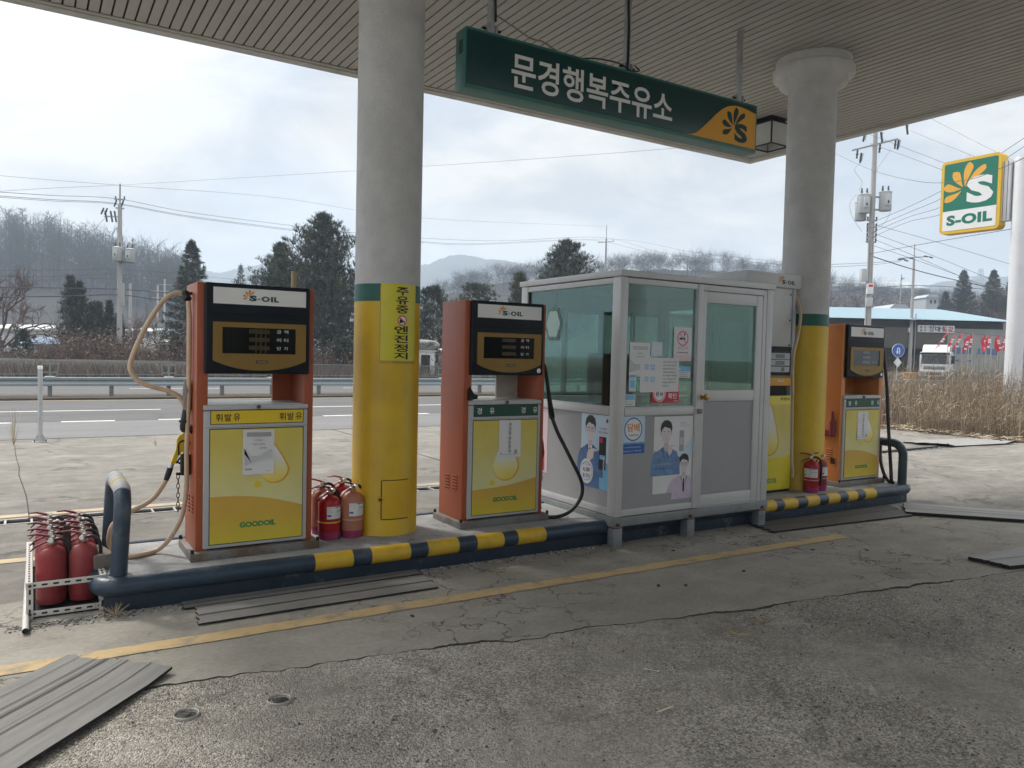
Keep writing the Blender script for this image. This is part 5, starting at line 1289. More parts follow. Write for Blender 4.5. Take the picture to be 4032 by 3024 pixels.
# ten dusty ones in the slotted crate
rows = ['nearest the front', 'second from the front', 'third from the front', 'fourth from the front', 'farthest back']
ex0 = extinguisher('dusty red fire extinguisher in the left row of the white crate, nearest the front', (.098, 5.155, .03), R(-6), m_edust, m_edred, m_edust, False, None, 1.06, group='dusty extinguishers packed in the white crate')
for c_ in range(2):
    for k in range(5):
        if c_ == 0 and k == 0: continue
        dup(ex0, (.098 + c_ * .162 + rnd.uniform(-.004, .004), 5.155 + k * .166 + rnd.uniform(-.006, .006), .03), R(-6 + rnd.uniform(-14, 14)), 'dusty red fire extinguisher in the %s row of the white crate, %s' % (('left', 'right')[c_], rows[k]))
# crate of white slotted angle iron
m_slot = mat('white_slotted_angle', (.62, .61, .58), .5, var=.06, vs=6, dirt=.7, dcol=(.23, .10, .05), ds=9, dlo=.60, dhi=.68)
cx0, cx1, cy0, cy1, chh = -.026, .362, 4.955, 5.99, .205
ct = thing('extinguisher_crate', 'low white slotted-angle frame full of red extinguishers on the ground', 'crate', (cx0, cy0, 0))
cw, cdp = cx1 - cx0, cy1 - cy0
def angle(x0, x1, y0, y1, z0, z1, ax, face):
    """one slotted steel angle: bright face with dark slots and a lip"""
    b = MB(); b.box(x0, x1, y0, y1, z0, z1, m_slot, .002)
    n = int(((x1 - x0) if ax == 'x' else (y1 - y0) if ax == 'y' else (z1 - z0)) / .055)
    for k in range(n):
        if ax == 'x':
            u = x0 + .018 + k * .055; b.box(u, u + .028, face - .0012, face + .0012, (z0 + z1) / 2 - .005, (z0 + z1) / 2 + .005, m_dark)
        elif ax == 'y':
            u = y0 + .018 + k * .055; b.box((x0 + x1) / 2 - .005, (x0 + x1) / 2 + .005, u, u + .028, face - .0012, face + .0012, m_dark)
        else:
            u = z0 + .03 + k * .055; b.box((x0 + x1) / 2 - .005, (x0 + x1) / 2 + .005, face - .0012, face + .0012, u, u + .028, m_dark)
    return b
for z0, nm in ((.012, 'bottom_rail'), (chh - .034, 'top_rail')):
    angle(0, cw, -.003, .0, z0, z0 + .034, 'x', -.003).build(nm, ct); angle(0, cw, cdp, cdp + .003, z0, z0 + .034, 'x', cdp).build(nm, ct)
    angle(-.003, .031, .002, cdp - .002, z0 + .031, z0 + .034, 'y', z0 + .034).build(nm, ct); angle(cw - .031, cw + .003, .002, cdp - .002, z0 + .031, z0 + .034, 'y', z0 + .034).build(nm, ct)
    b = MB(); b.box(-.003, .0, 0, cdp, z0, z0 + .034, m_slot); b.box(cw, cw + .003, 0, cdp, z0, z0 + .034, m_slot); b.build(nm, ct)
for x in (0, cw - .034):
    for y in (-.006, cdp + .003): angle(x, x + .034, y, y + .003, 0, chh, 'z', y).build('upright', ct)
b = MB()
for x in (.017, cw - .017):
    for z0 in (.03, chh - .017): b.cyl((x, -.012, z0), (x, -.003, z0), .009, m_rust, n=6)
b.build('bolt', ct)
b = MB(); b.box(.004, cw - .004, .004, cdp - .004, .008, .012, m_dark); b.build('tray', ct)
# loose pipe, stake, brick
m_wpipe = mat('white_plastic_pipe', (.58, .58, .56), .45, var=.08, vs=5, dirt=.5, dcol=(.3, .28, .25), ds=5)
t = thing('loose_pipe', 'pale plastic pipe lying on the ground along the left side of the crate', 'pipe', (-.028, 4.70, .02))
b = MB(); b.tube([(0, 0, 0), (.004, .7, .0), (.012, 1.55, .0)], .0165, m_wpipe, n=14, caps=False); b.build('tube', t)
b = MB(); b.disc(0, 0, .0135, FR(0, .004, 0), .001, m_dark, 14); b.build('bore', t)
m_stake = mat('dark_weathered_wood', (.045, .032, .024), .85, var=.3, vs=10, bump=.5, bs=30, stretch=(1, 1, .15))
t = thing('wooden_stake', 'dark wooden stake standing between the two rows of extinguishers in the crate', 'stake', (.178, 5.238, .012))
b = MB(); b.box(-.020, .020, -.009, .009, 0, .432, m_stake, .004); b.box(-.017, .017, -.007, .007, .432, .438, m_stake, .003); b.build('post', t)
m_brick = mat('grey_brown_block', (.20, .18, .155), .9, var=.15, vs=9, dirt=.4, dcol=(.10, .09, .08), ds=6, bump=.5, bs=45)
t = thing('concrete_block', 'weathered grey block lying on the end of the island against the hoop', 'block', (.342, 5.20, .192), R(14))
b = MB(); b.box(-.055, .055, -.10, .13, .014, .098, m_brick, .008); b.build('block', t); t.rotation_euler = (R(3), R(-3), R(14))

# ------------------------------------------------------------------ rubber mats
def beltmat(name, gy):
    mt, nt, bs = _new(name); N, K = nt.nodes.new, nt.links.new
    t = N('ShaderNodeTexCoord'); a = N('ShaderNodeTexNoise'); a.inputs['Scale'].default_value = 3; a.inputs['Detail'].default_value = 8; a.inputs['Roughness'].default_value = .7
    mp_ = N('ShaderNodeMapping'); mp_.inputs['Scale'].default_value = (.7, 5, 1); K(t.outputs['Object'], mp_.inputs[0]); K(mp_.outputs[0], a.inputs['Vector'])
    r = N('ShaderNodeValToRGB'); r.color_ramp.elements[0].position = .32; r.color_ramp.elements[0].color = (gy * .78, gy * .77, gy * .75, 1); r.color_ramp.elements[1].position = .7; r.color_ramp.elements[1].color = (gy * 1.2, gy * 1.18, gy * 1.14, 1)
    K(a.outputs[0], r.inputs[0]); K(r.outputs[0], bs.inputs['Base Color']); bs.inputs['Roughness'].default_value = .62; bs.inputs['Specular IOR Level'].default_value = .35
    bp = N('ShaderNodeBump'); bp.inputs['Strength'].default_value = .06; bp.inputs['Distance'].default_value = .01; K(a.outputs[0], bp.inputs['Height']); K(bp.outputs[0], bs.inputs['Normal'])
    return mt
m_belt = beltmat('grey_belt_rubber', .20); m_belt2 = beltmat('dusty_belt_rubber', .23); m_beltd = beltmat('dark_belt_rubber', .10); m_beltl = beltmat('pale_belt_rubber', .28)
m_medge = flat('mat_edge_rubber', (.014, .014, .015), .8)
m_belt3 = beltmat('worn_belt_rubber', .19)
def rubber_mat(label, p0, p1, p2, p3, mt, th=.014, lines=(), curl=0.0, name='rubber_mat', rough_end=0.0, seed=1):
    """p0-p1 long side, p3-p2 the other; laid on the ground with its own thickness"""
    P = [Vector((x, y, 0)) for x, y in (p0, p1, p2, p3)]
    c = sum(P, Vector()) / 4
    ang = math.atan2((P[1] - P[0]).y, (P[1] - P[0]).x)
    t = thing(name, label, 'rubber mat', (c.x, c.y, .006), ang, 'rubber belts laid over the forecourt')
    Ri = Matrix.Rotation(-ang, 3, 'Z'); Q = [Ri @ (p - c) for p in P]
    nu, nv = 40, 14; rr = random.Random(seed)
    ends = [(rr.uniform(-1, 1) * rough_end, rr.uniform(-1, 1) * rough_end) for _ in range(nv + 1)]
    top = []; 
    for i in range(nu + 1):
        for j in range(nv + 1):
            u, v = i / nu, j / nv
            p = (Q[0] * (1 - u) + Q[1] * u) * (1 - v) + (Q[3] * (1 - u) + Q[2] * u) * v
            if i == 0: p.x += ends[j][0]
            if i == nu: p.x += ends[j][1]
            z = th + curl * max(0, abs(2 * u - 1) - .75) * 2 * (1 - v) + .0012 * mn.noise(Vector((p.x * 3 + seed, p.y * 3, 0)))
            top.append((p.x, p.y, z))
    m_ = nv + 1; nvt = len(top)
    bot = [(x, y, max(0.0, z - th)) for x, y, z in top]
    b = MB(); b.add(top, [(i * m_ + j, (i + 1) * m_ + j, (i + 1) * m_ + j + 1, i * m_ + j + 1) for i in range(nu) for j in range(nv)], mt)
    per = [j for j in range(m_)][::-1] + [i * m_ for i in range(1, nu + 1)] + [nu * m_ + j for j in range(1, m_)] + [i * m_ + nv for i in range(nu - 1, 0, -1)]
    b.add(top + bot, [(per[k], per[k] + nvt, per[(k + 1) % len(per)] + nvt, per[(k + 1) % len(per)]) for k in range(len(per))], m_medge)
    b.build('belt', t, sharp=50)
    if lines:
        b = MB()
        for v, w_ in lines:
            for i in range(nu):
                q = []
                for uu, vv in ((i / nu, v), ((i + 1) / nu, v), ((i + 1) / nu, v + w_), (i / nu, v + w_)):
                    p = (Q[0] * (1 - uu) + Q[1] * uu) * (1 - vv) + (Q[3] * (1 - uu) + Q[2] * uu) * vv; q.append((p.x, p.y, th + .004 + curl * max(0, abs(2 * uu - 1) - .75) * 2 * (1 - vv)))
                b.add(q, [(0, 1, 2, 3)], m_medge)
        b.build('groove', t)
    return t
rubber_mat('grey rubber belt with dark grooves lying along the foot of the island', (.742, 4.722), (2.262, 4.742), (2.275, 4.86), (.755, 4.86), m_belt, .008, ((.45, .05), (.0, .03)), rough_end=.012, seed=2, curl=.0)
rubber_mat('grey rubber belt beside the yellow line, shifted right of the other belt', (.777, 4.42), (2.235, 4.42), (2.262, 4.712), (.803, 4.712), m_belt2, .009, ((.45, .035),), rough_end=.012, seed=4)
rubber_mat('wide worn rubber mat with a curled torn edge in the left foreground', (-.42, 2.78), (.565, 3.838), (.146, 4.25), (-.85, 3.19), m_belt3, .014, ((.20, .008), (.42, .010), (.47, .004), (.60, .012), (.63, .006), (.70, .008), (.86, .006)), curl=.03, rough_end=.02, seed=7)
rubber_mat('dark rubber mat at the foot of the island, right of the booth leg', (5.56, 4.50), (7.45, 4.37), (7.72, 4.80), (5.62, 4.84), m_beltd, .012, ((.55, .02),), rough_end=.03, seed=9)
rubber_mat('long pale rubber strip running off right from the far end of the island', (7.45, 4.44), (9.2, 2.62), (9.55, 2.86), (7.93, 4.76), m_beltl, .03, ((.35, .02), (.6, .015)), curl=0, rough_end=.01, seed=12)
rubber_mat('short pale rubber mat at the right edge of the forecourt, nearest the viewer', (6.20, 2.87), (7.3, 2.62), (7.6, 3.05), (6.20, 3.19), m_beltl, .026, ((.5, .012),), rough_end=.015, seed=14)
rubber_mat('crumpled rubber mat far off in front of the dry reeds', (14.2, 7.75), (16.2, 7.55), (16.4, 8.5), (14.1, 8.55), m_beltl, .022, (), curl=.10, rough_end=.15, seed=17)
rubber_mat('narrow dark rubber strip behind the hoop at the far end of the island', (11.2, 7.70), (14.1, 7.85), (14.1, 7.98), (11.2, 7.86), m_beltd, .02, (), rough_end=.01, seed=19)

# ------------------------------------------------------------------ drain, valve caps, litter
m_grate = mat('drain_steel', (.46, .46, .44), .45, .5, var=.15, vs=10, dirt=.5, dcol=(.2, .16, .12), ds=8)
dg = thing('drain_grate', 'long steel drain grating across the forecourt behind the island', 'drain', (0, (DR0 + DR1) / 2, 0))
b = MB()
for s in (-1, 1): b.box(-8, 16, s * .098 - .010, s * .098 + .010, -.012, .006, m_grate, .002)
for k in range(-42, 84): b.box(k * .19 - .008, k * .19 + .008, -.088, .088, -.014, .004, m_grate)
b.build('grating', dg)
b = MB(); b.box(-8, 16, -.0875, .0875, -.061, -.055, m_gap); b.build('channel', dg)
m_iron = mat('cast_iron', (.075, .072, .068), .6, .5, var=.25, vs=20, dirt=.5, dcol=(.16, .14, .12), ds=15, bump=.4, bs=60)
m_rimd = mat('dull_steel_rim', (.40, .39, .37), .5, .2, var=.2, vs=20, dirt=.4, dcol=(.12, .10, .09), ds=20)
for label, x, y in (('round iron valve cover in the worn asphalt, left of the two', .546, 3.378), ('round iron valve cover in the worn asphalt, right of the two', .916, 3.332)):
    t = thing('valve_cover', label, 'valve cover', (x, y, terr(x, y) + .006), 0, 'round valve covers in the asphalt')
    b = MB(); b.lathe([(.052, -.02), (.052, .003), (.049, .006), (.0455, .003), (.0455, -.02)], m_rimd, n=28); b.build('rim', t)
    b = MB(); b.lathe([(.001, .004), (.016, .003), (.020, -.003), (.042, -.006), (.042, -.02)], m_iron, n=28); b.build('lid', t)
m_stick = mat('pale_wood_stick', (.75, .66, .48), .7, var=.1)
def litter(name, label, cat, x, y, a, fn, g=None):
    t = MB(); fn(t); o = t.build(name); o.location = (x, y, terr(x, y) + .009); o.rotation_euler = (0, 0, a); return tag(o, label, cat, g)
litter('wooden_stick', 'flat pale wooden stick lying on the worn asphalt', 'stick', 2.33, 2.43, R(4), lambda b: b.box(-.05, .05, -.004, .004, 0, .003, m_stick, .001))
litter('cotton_swab', 'white cotton swab lying on the worn asphalt', 'swab', 2.56, 2.77, R(-55), lambda b: (b.tube([(-.032, 0, .003), (.032, 0, .003)], .0014, m_white, n=6), b.tube([(-.036, 0, .003), (-.026, 0, .003)], .003, m_white, n=8), b.tube([(.026, 0, .003), (.036, 0, .003)], .003, m_white, n=8)))
m_dryw = [mat('dry_straw', (.50, .40, .24), .9, var=.2), mat('dry_brown_stem', (.26, .18, .10), .9, var=.2), mat('pale_dry_leaf', (.60, .51, .35), .9, var=.2), mat('grey_dry_stem', (.34, .28, .21), .9, var=.2)]
def weed(seed, n, h, spread):
    q = random.Random(seed); b = MB()
    for k in range(n):
        a = q.uniform(0, 6.28); l = h * q.uniform(.4, 1); s = spread * q.uniform(.3, 1)
        b.tube([(0, 0, 0), (math.cos(a) * s * .5, math.sin(a) * s * .5, l * .6), (math.cos(a) * s, math.sin(a) * s, l)], .0022, m_dryw[q.randrange(4)], r1=.0008, n=4, sm=2)
    return b
for label, x, y, n, h, s, sd in (('dry weed tuft sprouting from a crack in the worn asphalt', 3.62, 2.98, 16, .05, .10, 3), ('flattened dry weed in a hole in the worn asphalt', 3.35, 2.93, 18, .02, .12, 4), ('dry weed growing from the joint beside the metal post', -.224, 13.55, 22, .58, .14, 5), ('small dry weed on the concrete behind the petrol pump', 1.62, 12.9, 12, .16, .10, 6), ('dried weeds caught at the corner of the island by the crate', .40, 4.80, 26, .07, .09, 8)):
    o = weed(sd, n, h, s).build('dry_weed'); o.location = (x, y, 0.0 if y > 4 else -.012); tag(o, label, 'weed')
m_leaf = flat('dark_leaf', (.035, .03, .028), .8)
lr = random.Random(21); 
for k, (x, y) in enumerate(((3.55, 3.80), (3.72, 3.72), (4.35, 3.78), (5.35, 3.95), (5.75, 3.74), (1.86, 4.02), (4.30, 4.45))):
    b = MB(); b.prism([(-.02, 0), (-.006, .012), (.018, .006), (.022, -.004), (0, -.012)], Matrix.Rotation(lr.uniform(0, 6), 4, 'Z'), .004, m_leaf); o = b.build('fallen_leaf'); o.location = (x, y, .003); tag(o, 'small dark dead leaf lying on the grey apron', 'leaf', 'dead leaves on the apron')
# grit and stains gathered along the island foot
b = MB(); q = random.Random(31)
for k in range(900):
    x = q.choice((q.uniform(-.1, .5), q.uniform(.3, 3.9))); y = 4.86 - abs(q.gauss(0, .05)); r = q.uniform(.002, .007)
    b.box(x - r, x + r, y - r * .7, y + r * .7, 0, r, m_st[q.randrange(4)])
tag(b.build('grit', label='fine grit gathered along the foot of the island', sharp=0), kind='stuff')
# ------------------------------------------------------------------ beyond the forecourt
GZ = -.03
m_galv = mat('galvanised_post', (.50, .52, .53), .4, .5, var=.12, vs=8, dirt=.3, dcol=(.25, .25, .24), ds=6)
m_rail = mat('guardrail_steel', (.27, .32, .345), .45, .4, var=.12, vs=2, dirt=.4, dcol=(.2, .2, .19), ds=2)
m_rpost = mat('guardrail_post_steel', (.20, .22, .23), .55, .4, var=.2, vs=6, dirt=.5, dcol=(.12, .10, .08), ds=5)
m_refl = flat('orange_reflector', (.60, .26, .03), .5)
bo = thing('metal_post', 'galvanised steel post standing at the road edge beyond the first pump', 'post', (.114, 13.95, 0))
b = MB(); b.tube([(0, 0, 0), (0, 0, 1.17)], .034, m_galv, n=18); b.lathe([(.036, 1.13), (.037, 1.17), (.03, 1.18), (.001, 1.182)], m_white, n=18); b.build('shaft', bo)
b = MB(); b.box(-.10, .10, -.08, .08, 0, .012, m_galv, .002)
for s in (-1, 1): b.prism([(0, 0), (.055, 0), (.0, .11)], frame((s * .034, 0, .012), (s, 0, 0), (0, 0, 1)), .006, m_galv, -.003); b.cyl((s * .08, .05, .012), (s * .08, .05, .03), .01, m_dark, n=6); b.cyl((s * .08, -.05, .012), (s * .08, -.05, .03), .01, m_dark, n=6)
b.build('base_plate', bo)

RX0, RX1, RY = -7.38, 60.0, 25.70
gr_ = thing('guardrail', 'long galvanised guardrail on the road median', 'guardrail', (0, RY, .03))
prof = [(0, .29), (.035, .30), (.035, .36), (0, .40), (0, .435), (.035, .475), (.035, .53), (0, .545), (-.006, .545), (-.006, .29)]
b = MB(); vs = []
for x in (RX0, RX1): vs += [(x, -.09 - a, z) for a, z in prof]
n = len(prof); b.add(vs, [(k, (k + 1) % n, (k + 1) % n + n, k + n) for k in range(n)] + [tuple(range(n)), tuple(range(2 * n - 1, n - 1, -1))], m_rail); b.build('beam', gr_, sharp=25)
b = MB(); vs = []
for x in (RX0, RX1): vs += [(x, .09 + a, z) for a, z in prof]
b.add(vs, [(k, (k + 1) % n, (k + 1) % n + n, k + n) for k in range(n)], m_rail); b.build('beam', gr_, sharp=25)
pb = MB(); pb.box(-.055, .055, -.06, .06, -.06, .53, m_rpost, .006); pb.box(-.05, .05, -.085, -.06, .33, .50, m_rpost); p_me = None
rb = MB(); rb.box(-.0565, .0565, -.0615, .0615, .10, .19, m_refl)
k = 0; x = .446 - 5 * 1.565
while x < RX1:
    if p_me is None: o = pb.build('post', gr_); p_me = o; o.location.x = x
    else:
        o = p_me.copy(); COL.objects.link(o); o.parent = gr_; o.location.x = x
    if (k + 4) % 4 == 3:
        o2 = rb.build('reflector', o)
    k += 1; x += 1.565
mf = thing('mesh_fence', 'low glare mesh fence standing above the guardrail', 'fence', (0, RY, .03))
m_mesh = mat('mesh_wire', (.20, .24, .24), .5, .4, var=.1)
x = .446 - 2 * 3.13; first = None; pp = None
pw_ = 3.13 - .36
pbm = MB(); f = .022
pbm.box(-pw_ / 2, pw_ / 2, -f / 2, f / 2, .985, 1.01, m_mesh); pbm.box(-pw_ / 2, pw_ / 2, -f / 2, f / 2, .615, .635, m_mesh); pbm.box(-pw_ / 2, -pw_ / 2 + .025, -f / 2, f / 2, .635, .985, m_mesh); pbm.box(pw_ / 2 - .025, pw_ / 2, -f / 2, f / 2, .635, .985, m_mesh)
hq = .35
k = -hq
while k < pw_:
    for s in (1, -1):
        xa, xb = k, k + hq; za, zb = (.635, .985) if s > 0 else (.985, .635)
        if xa < 0: za += (zb - za) * (-xa / hq); xa = 0
        if xb > pw_: zb = za + (zb - za) * ((pw_ - xa) / (xb - xa)); xb = pw_
        w_ = .0022
        pbm.add([(xa - pw_ / 2 - w_, 0.002 * s, za), (xa - pw_ / 2 + w_, .002 * s, za), (xb - pw_ / 2 + w_, .002 * s, zb), (xb - pw_ / 2 - w_, .002 * s, zb)], [(0, 1, 2, 3)], m_mesh)
    k += .045
pst = MB(); pst.box(-.024, .024, -.024, .024, .53, 1.03, m_mesh, .004); pst.box(-.17, .17, -.012, .012, .90, .945, m_mesh); pst.box(-.17, .17, -.012, .012, .66, .70, m_mesh); pst.box(-.13, .13, -.10, .06, .545, .568, m_white, .003)
while x < RX1 - 4:
    if first is None: first = pst.build('fence_post', mf, sharp=0); first.location.x = x; pp = pbm.build('mesh_panel', mf, sharp=0); pp.location.x = x + 3.13 / 2
    else:
        for s_, dx in ((first, 0), (pp, 3.13 / 2)):
            o = s_.copy(); COL.objects.link(o); o.parent = mf; o.location.x = x + dx
    x += 3.13

# ------------------------------------------------------------------ hills
def hillmat(name, a, c, s):
    return groundmat(name, a, c, s, bump=.8, stain=.4, rough=1.0)
m_hill = hillmat('winter_hillside', (.034, .031, .030), (.024, .023, .023), .12)
m_mtn = hillmat('far_mountain_forest', (.060, .065, .055), (.040, .045, .040), .02)
def ridge(name, sil, d, front, back, mt, jag=0.0, seed=1, n=160):
    q = random.Random(seed)
    def y_at(x):
        for (xa, ya), (xb, yb) in zip(sil, sil[1:]):
            if xa <= x <= xb: t = (x - xa) / (xb - xa); t = t * t * (3 - 2 * t) * .5 + t * .5; return ya + (yb - ya) * t
        return sil[-1][1]
    vs = []; fs = []
    rows = 14
    x0, x1 = sil[0][0], sil[-1][0]
    for i in range(n + 1):
        x = x0 + (x1 - x0) * i / n
        top = at(x, y_at(x), d); out_ = Vector((top.x, top.y, 0)).normalized()
        h = top.z
        h += jag * mn.noise(Vector((x * .35, seed, 0))) + jag * .6 * mn.noise(Vector((x * .9, seed, 5)))
        for j in range(rows + 1):
            t = j / rows * 2 - 1            # -1 front foot, 0 crest, 1 back foot
            off = t * (front if t < 0 else back)
            zz = (h + 1) * (1 - abs(t)) ** 1.15 - 1
            zz += (0 if abs(t) < .01 else (1 - abs(t)) * abs(t) * .25 * h * mn.noise(Vector((x * .03, t * 3, seed * 7.0))))
            vs.append((top.x + out_.x * off, top.y + out_.y * off, zz))
    m_ = rows + 1
    for i in range(n):
        for j in range(rows): a = i * m_ + j; fs.append((a, a + m_, a + m_ + 1, a + 1))
    b = MB(); b.add(vs, fs, mt); o = tag(b.build(name, sharp=180), kind='structure'); return y_at
ridge('mountain', [(300, 640), (439, 583), (473, 590), (526, 577), (560, 572), (640, 560), (720, 575), (790, 590), (860, 578), (911, 571), (930, 569.5), (952, 559), (973, 552.5), (994, 549.5), (1015, 552.5), (1036, 556), (1051, 561), (1068, 560), (1089, 561.5), (1110, 566), (1129, 570), (1220, 590), (1330, 612), (1500, 640), (1700, 680)], 1050, 300, 300, m_mtn, 2.2, 3, 260)
ridge('mountain', [(1600, 660), (1760, 622), (1800, 615), (1850, 617), (1920, 628), (1995, 618), (2043, 608), (2115, 600), (2177, 597), (2260, 590), (2400, 605)], 1000, 280, 300, m_mtn, 2.0, 9, 200)
hill_y = ridge('hill', [(-260, 560), (-120, 540), (0, 536), (53, 541), (106, 549), (148, 566), (198, 577), (230, 583), (300, 605), (385, 634), (470, 670), (560, 720)], 250, 120, 90, m_hill, 1.0, 5, 160)
hill2_y = ridge('hill', [(860, 720), (960, 640), (1000, 622), (1060, 612), (1130, 606), (1260, 598), (1330, 586), (1420, 582), (1520, 584), (1620, 592), (1720, 610), (1850, 640), (2000, 660), (2300, 672)], 260, 130, 90, m_hill, .8, 6, 160)

# ------------------------------------------------------------------ trees
m_bark = mat('tree_bark', (.075, .058, .048), .95, var=.25, vs=6)
m_barkr = mat('reddish_twig_bark', (.115, .075, .068), .95, var=.25, vs=6)
m_barkg = mat('grey_twig_bark', (.034, .031, .031), .95, var=.25, vs=6)
m_ndl = [mat('dark_needles', (.026, .038, .027), .8, var=.25, vs=3), mat('mid_needles', (.045, .062, .042), .8, var=.25, vs=3), mat('light_needles', (.078, .098, .062), .8, var=.25, vs=3), mat('olive_needles', (.075, .075, .040), .8, var=.25, vs=3)]
def twig3(b, p, q_, r0, r1, mt):
    t = (q_ - p); 
    if t.length < 1e-6: return
    t.normalize(); a = t.cross(Vector((.3, .2, 1))).normalized(); c = t.cross(a)
    vs = []
    for pt, r in ((p, r0), (q_, r1)):
        for k in range(3): an = 2.0944 * k; vs.append(pt + (a * math.cos(an) + c * math.sin(an)) * r)
    b.add(vs, [(0, 1, 4, 3), (1, 2, 5, 4), (2, 0, 3, 5)], mt)
def needle_tuft(b, p, axis, l, w, q, mts, n=7):
    """spray of needle blades round a shoot tip"""
    mt = mts
    vs = []; fs = []
    for k in range(n):
        d_ = (axis + Vector((q.uniform(-1, 1), q.uniform(-1, 1), q.uniform(-.8, 1))) * .95).normalized()
        s_ = d_.cross(Vector((q.uniform(-1, 1), q.uniform(-1, 1), q.uniform(-1, 1)))).normalized() * w
        i = len(vs); e = p + d_ * l * q.uniform(.6, 1.15)
        vs += [p - s_ * .5, p + s_ * .5, e + s_ * .35, e - s_ * .35]; fs.append((i, i + 1, i + 2, i + 3))
    b.add(vs, fs, mt)
def conifer(label, base, h, r, seed, dens=1.0, kind='spruce', name='conifer', group=None, mts=None, lo=.08):
    q = random.Random(seed)
    t = thing(name, label, 'tree', base, 0, group)
    mts = mts or m_ndl[:3]
    tb = MB(); lean = Vector((q.uniform(-.02, .02), q.uniform(-.02, .02), 0)) * h
    tb.tube([(0, 0, -.3), lean * .3 + Vector((0, 0, h * .4)), lean + Vector((0, 0, h * .97))], h * .016, m_bark, r1=h * .002, n=7, sm=3)
    fb = MB()
    nb = int(h * 9 * dens)
    for k in range(nb):
        f = lo + (1 - lo) * (k / nb) ** .92
        if kind == 'spruce': rr = r * (1 - f) ** .85 * q.uniform(.72, 1.08) + .02 * h * (1 - f)
        elif kind == 'column': rr = r * ((1 - f) ** .75 + .05) * q.uniform(.55, 1.15)
        elif kind == 'cone': rr = (r * (1 - f) ** .80 + .10) * q.uniform(.32, 1.25)
        else: rr = r * (math.sin(math.pi * min(.98, f * .80 + .18)) ** .75) * q.uniform(.45, 1.12)
        az = k * 2.39996 + q.uniform(-.5, .5)
        up = {'spruce': q.uniform(-.28, .05) + .45 * f, 'column': q.uniform(.6, 1.3), 'pine': q.uniform(.0, .40) + .35 * f, 'cone': q.uniform(-.05, .40) + .35 * f}[kind]
        d_ = Vector((math.cos(az), math.sin(az), up)); d_.normalize()
        p0 = Vector((lean.x * f, lean.y * f, h * f)); ns = max(2, int(rr / (.22 if kind not in ('pine', 'cone') else .26)))
        p = p0; pts = [p0]
        for s_ in range(ns):
            curve = Vector((0, 0, .16 if kind != 'spruce' else .06 + .10 * s_ / ns)); d_ = (d_ + curve * .35 + Vector((q.uniform(-.12, .12), q.uniform(-.12, .12), q.uniform(-.08, .08)))).normalized()
            p = p + d_ * rr / ns; pts.append(p)
        for a, c in zip(pts, pts[1:]): twig3(tb, a, c, h * .0030 * (1 - f * .6), h * .0018 * (1 - f * .6), m_bark)
        for i, pt in enumerate(pts[1:], 1):
            g = i / ns
            if kind in ('pine', 'cone') and g < .35: continue
            nn = 2 if kind != 'column' else 1
            for _ in range(nn + (2 if i == ns else 0)):
                side = Vector((q.uniform(-1, 1), q.uniform(-1, 1), q.uniform(-.3, .9)))
                o_ = side * (.10 + .10 * rr * (1 - g * .5)) * (1.3 if kind in ('pine', 'cone') else .8)
                sh = pt + o_
                mt = mts[q.choices(range(len(mts)), (5, 4, 2, 1)[:len(mts)])[0]]
                if kind in ('pine', 'cone'):
                    if q.random() < .5: twig3(tb, pt, sh, h * .0012, h * .0008, m_bark)
                    needle_tuft(fb, sh, Vector((side.x * .4, side.y * .4, .9)), .20 + h * .012, .028, q, mt, 9)
                elif kind == 'spruce': needle_tuft(fb, sh, (d_ + Vector((0, 0, -.15))), .17 + h * .012, .036, q, mt, 7)
                else: needle_tuft(fb, sh, Vector((0, 0, 1.0)), .22 + h * .015, .04, q, mt, 6)
    for k in range(6): needle_tuft(fb, lean + Vector((0, 0, h * (.95 + .012 * k))), Vector((0, 0, 1.3)), .12 + h * .012, .03, q, mts[0], 5)
    tb.build('trunk', t); fb.build('crown', t, sharp=0)
    return t
def bare_into(b, p, d_, l, r, depth, q, mt, spread=.55, up=.12, kids=(2, 3), keep=.62):
    pts = [p]; dd = d_
    for s_ in range(2):
        dd = (dd + Vector((q.uniform(-.16, .16), q.uniform(-.16, .16), q.uniform(-.08, .16)))).normalized(); pts.append(pts[-1] + dd * l / 2)
    twig3(b, pts[0], pts[1], r, r * .82, mt); twig3(b, pts[1], pts[2], r * .82, r * .66, mt)
    if depth == 0: return
    for k in range(q.randint(*kids)):
        a = q.uniform(0, 6.283); sd = dd.cross(Vector((math.cos(a), math.sin(a), .1))).normalized()
        nd = (dd + sd * spread * q.uniform(.6, 1.5) + Vector((0, 0, up))).normalized()
        bare_into(b, pts[1 + (k > 0)] if k < 2 else pts[0].lerp(pts[1], .6), nd, l * q.uniform(.62, .86), r * keep, depth - 1, q, mt, spread, up, kids, keep)
def bare_tree(label, base, h, seed, mt, depth=6, spread=.6, up=.12, group=None, name='bare_tree', fork=2):
    q = random.Random(seed); t = thing(name, label, 'tree', base, 0, group)
    b = MB(); b.tube([(0, 0, -.3), (q.uniform(-.1, .1), q.uniform(-.1, .1), h * .12), (q.uniform(-.15, .15), q.uniform(-.15, .15), h * .25)], h * .022, mt, r1=h * .016, n=7, sm=3)
    tip = b.v[-1]; tb = b.build('trunk', t)
    c = MB()
    for k in range(fork + 1):
        a = 2 * math.pi * k / (fork + 1) + q.uniform(-.4, .4)
        bare_into(c, Vector((0, 0, h * (.17 + .03 * k))), Vector((math.cos(a) * spread, math.sin(a) * spread, 1)).normalized(), h * .26, h * .012, depth, q, mt, spread, up, (2, 3), .72)
    c.build('crown', t, sharp=0)
    return t
def foot(x, d, z=-.05): p = at(x, 760, d); return Vector((p.x, p.y, z))
def tall(x, y, d): return at(x, y, d).z + .05
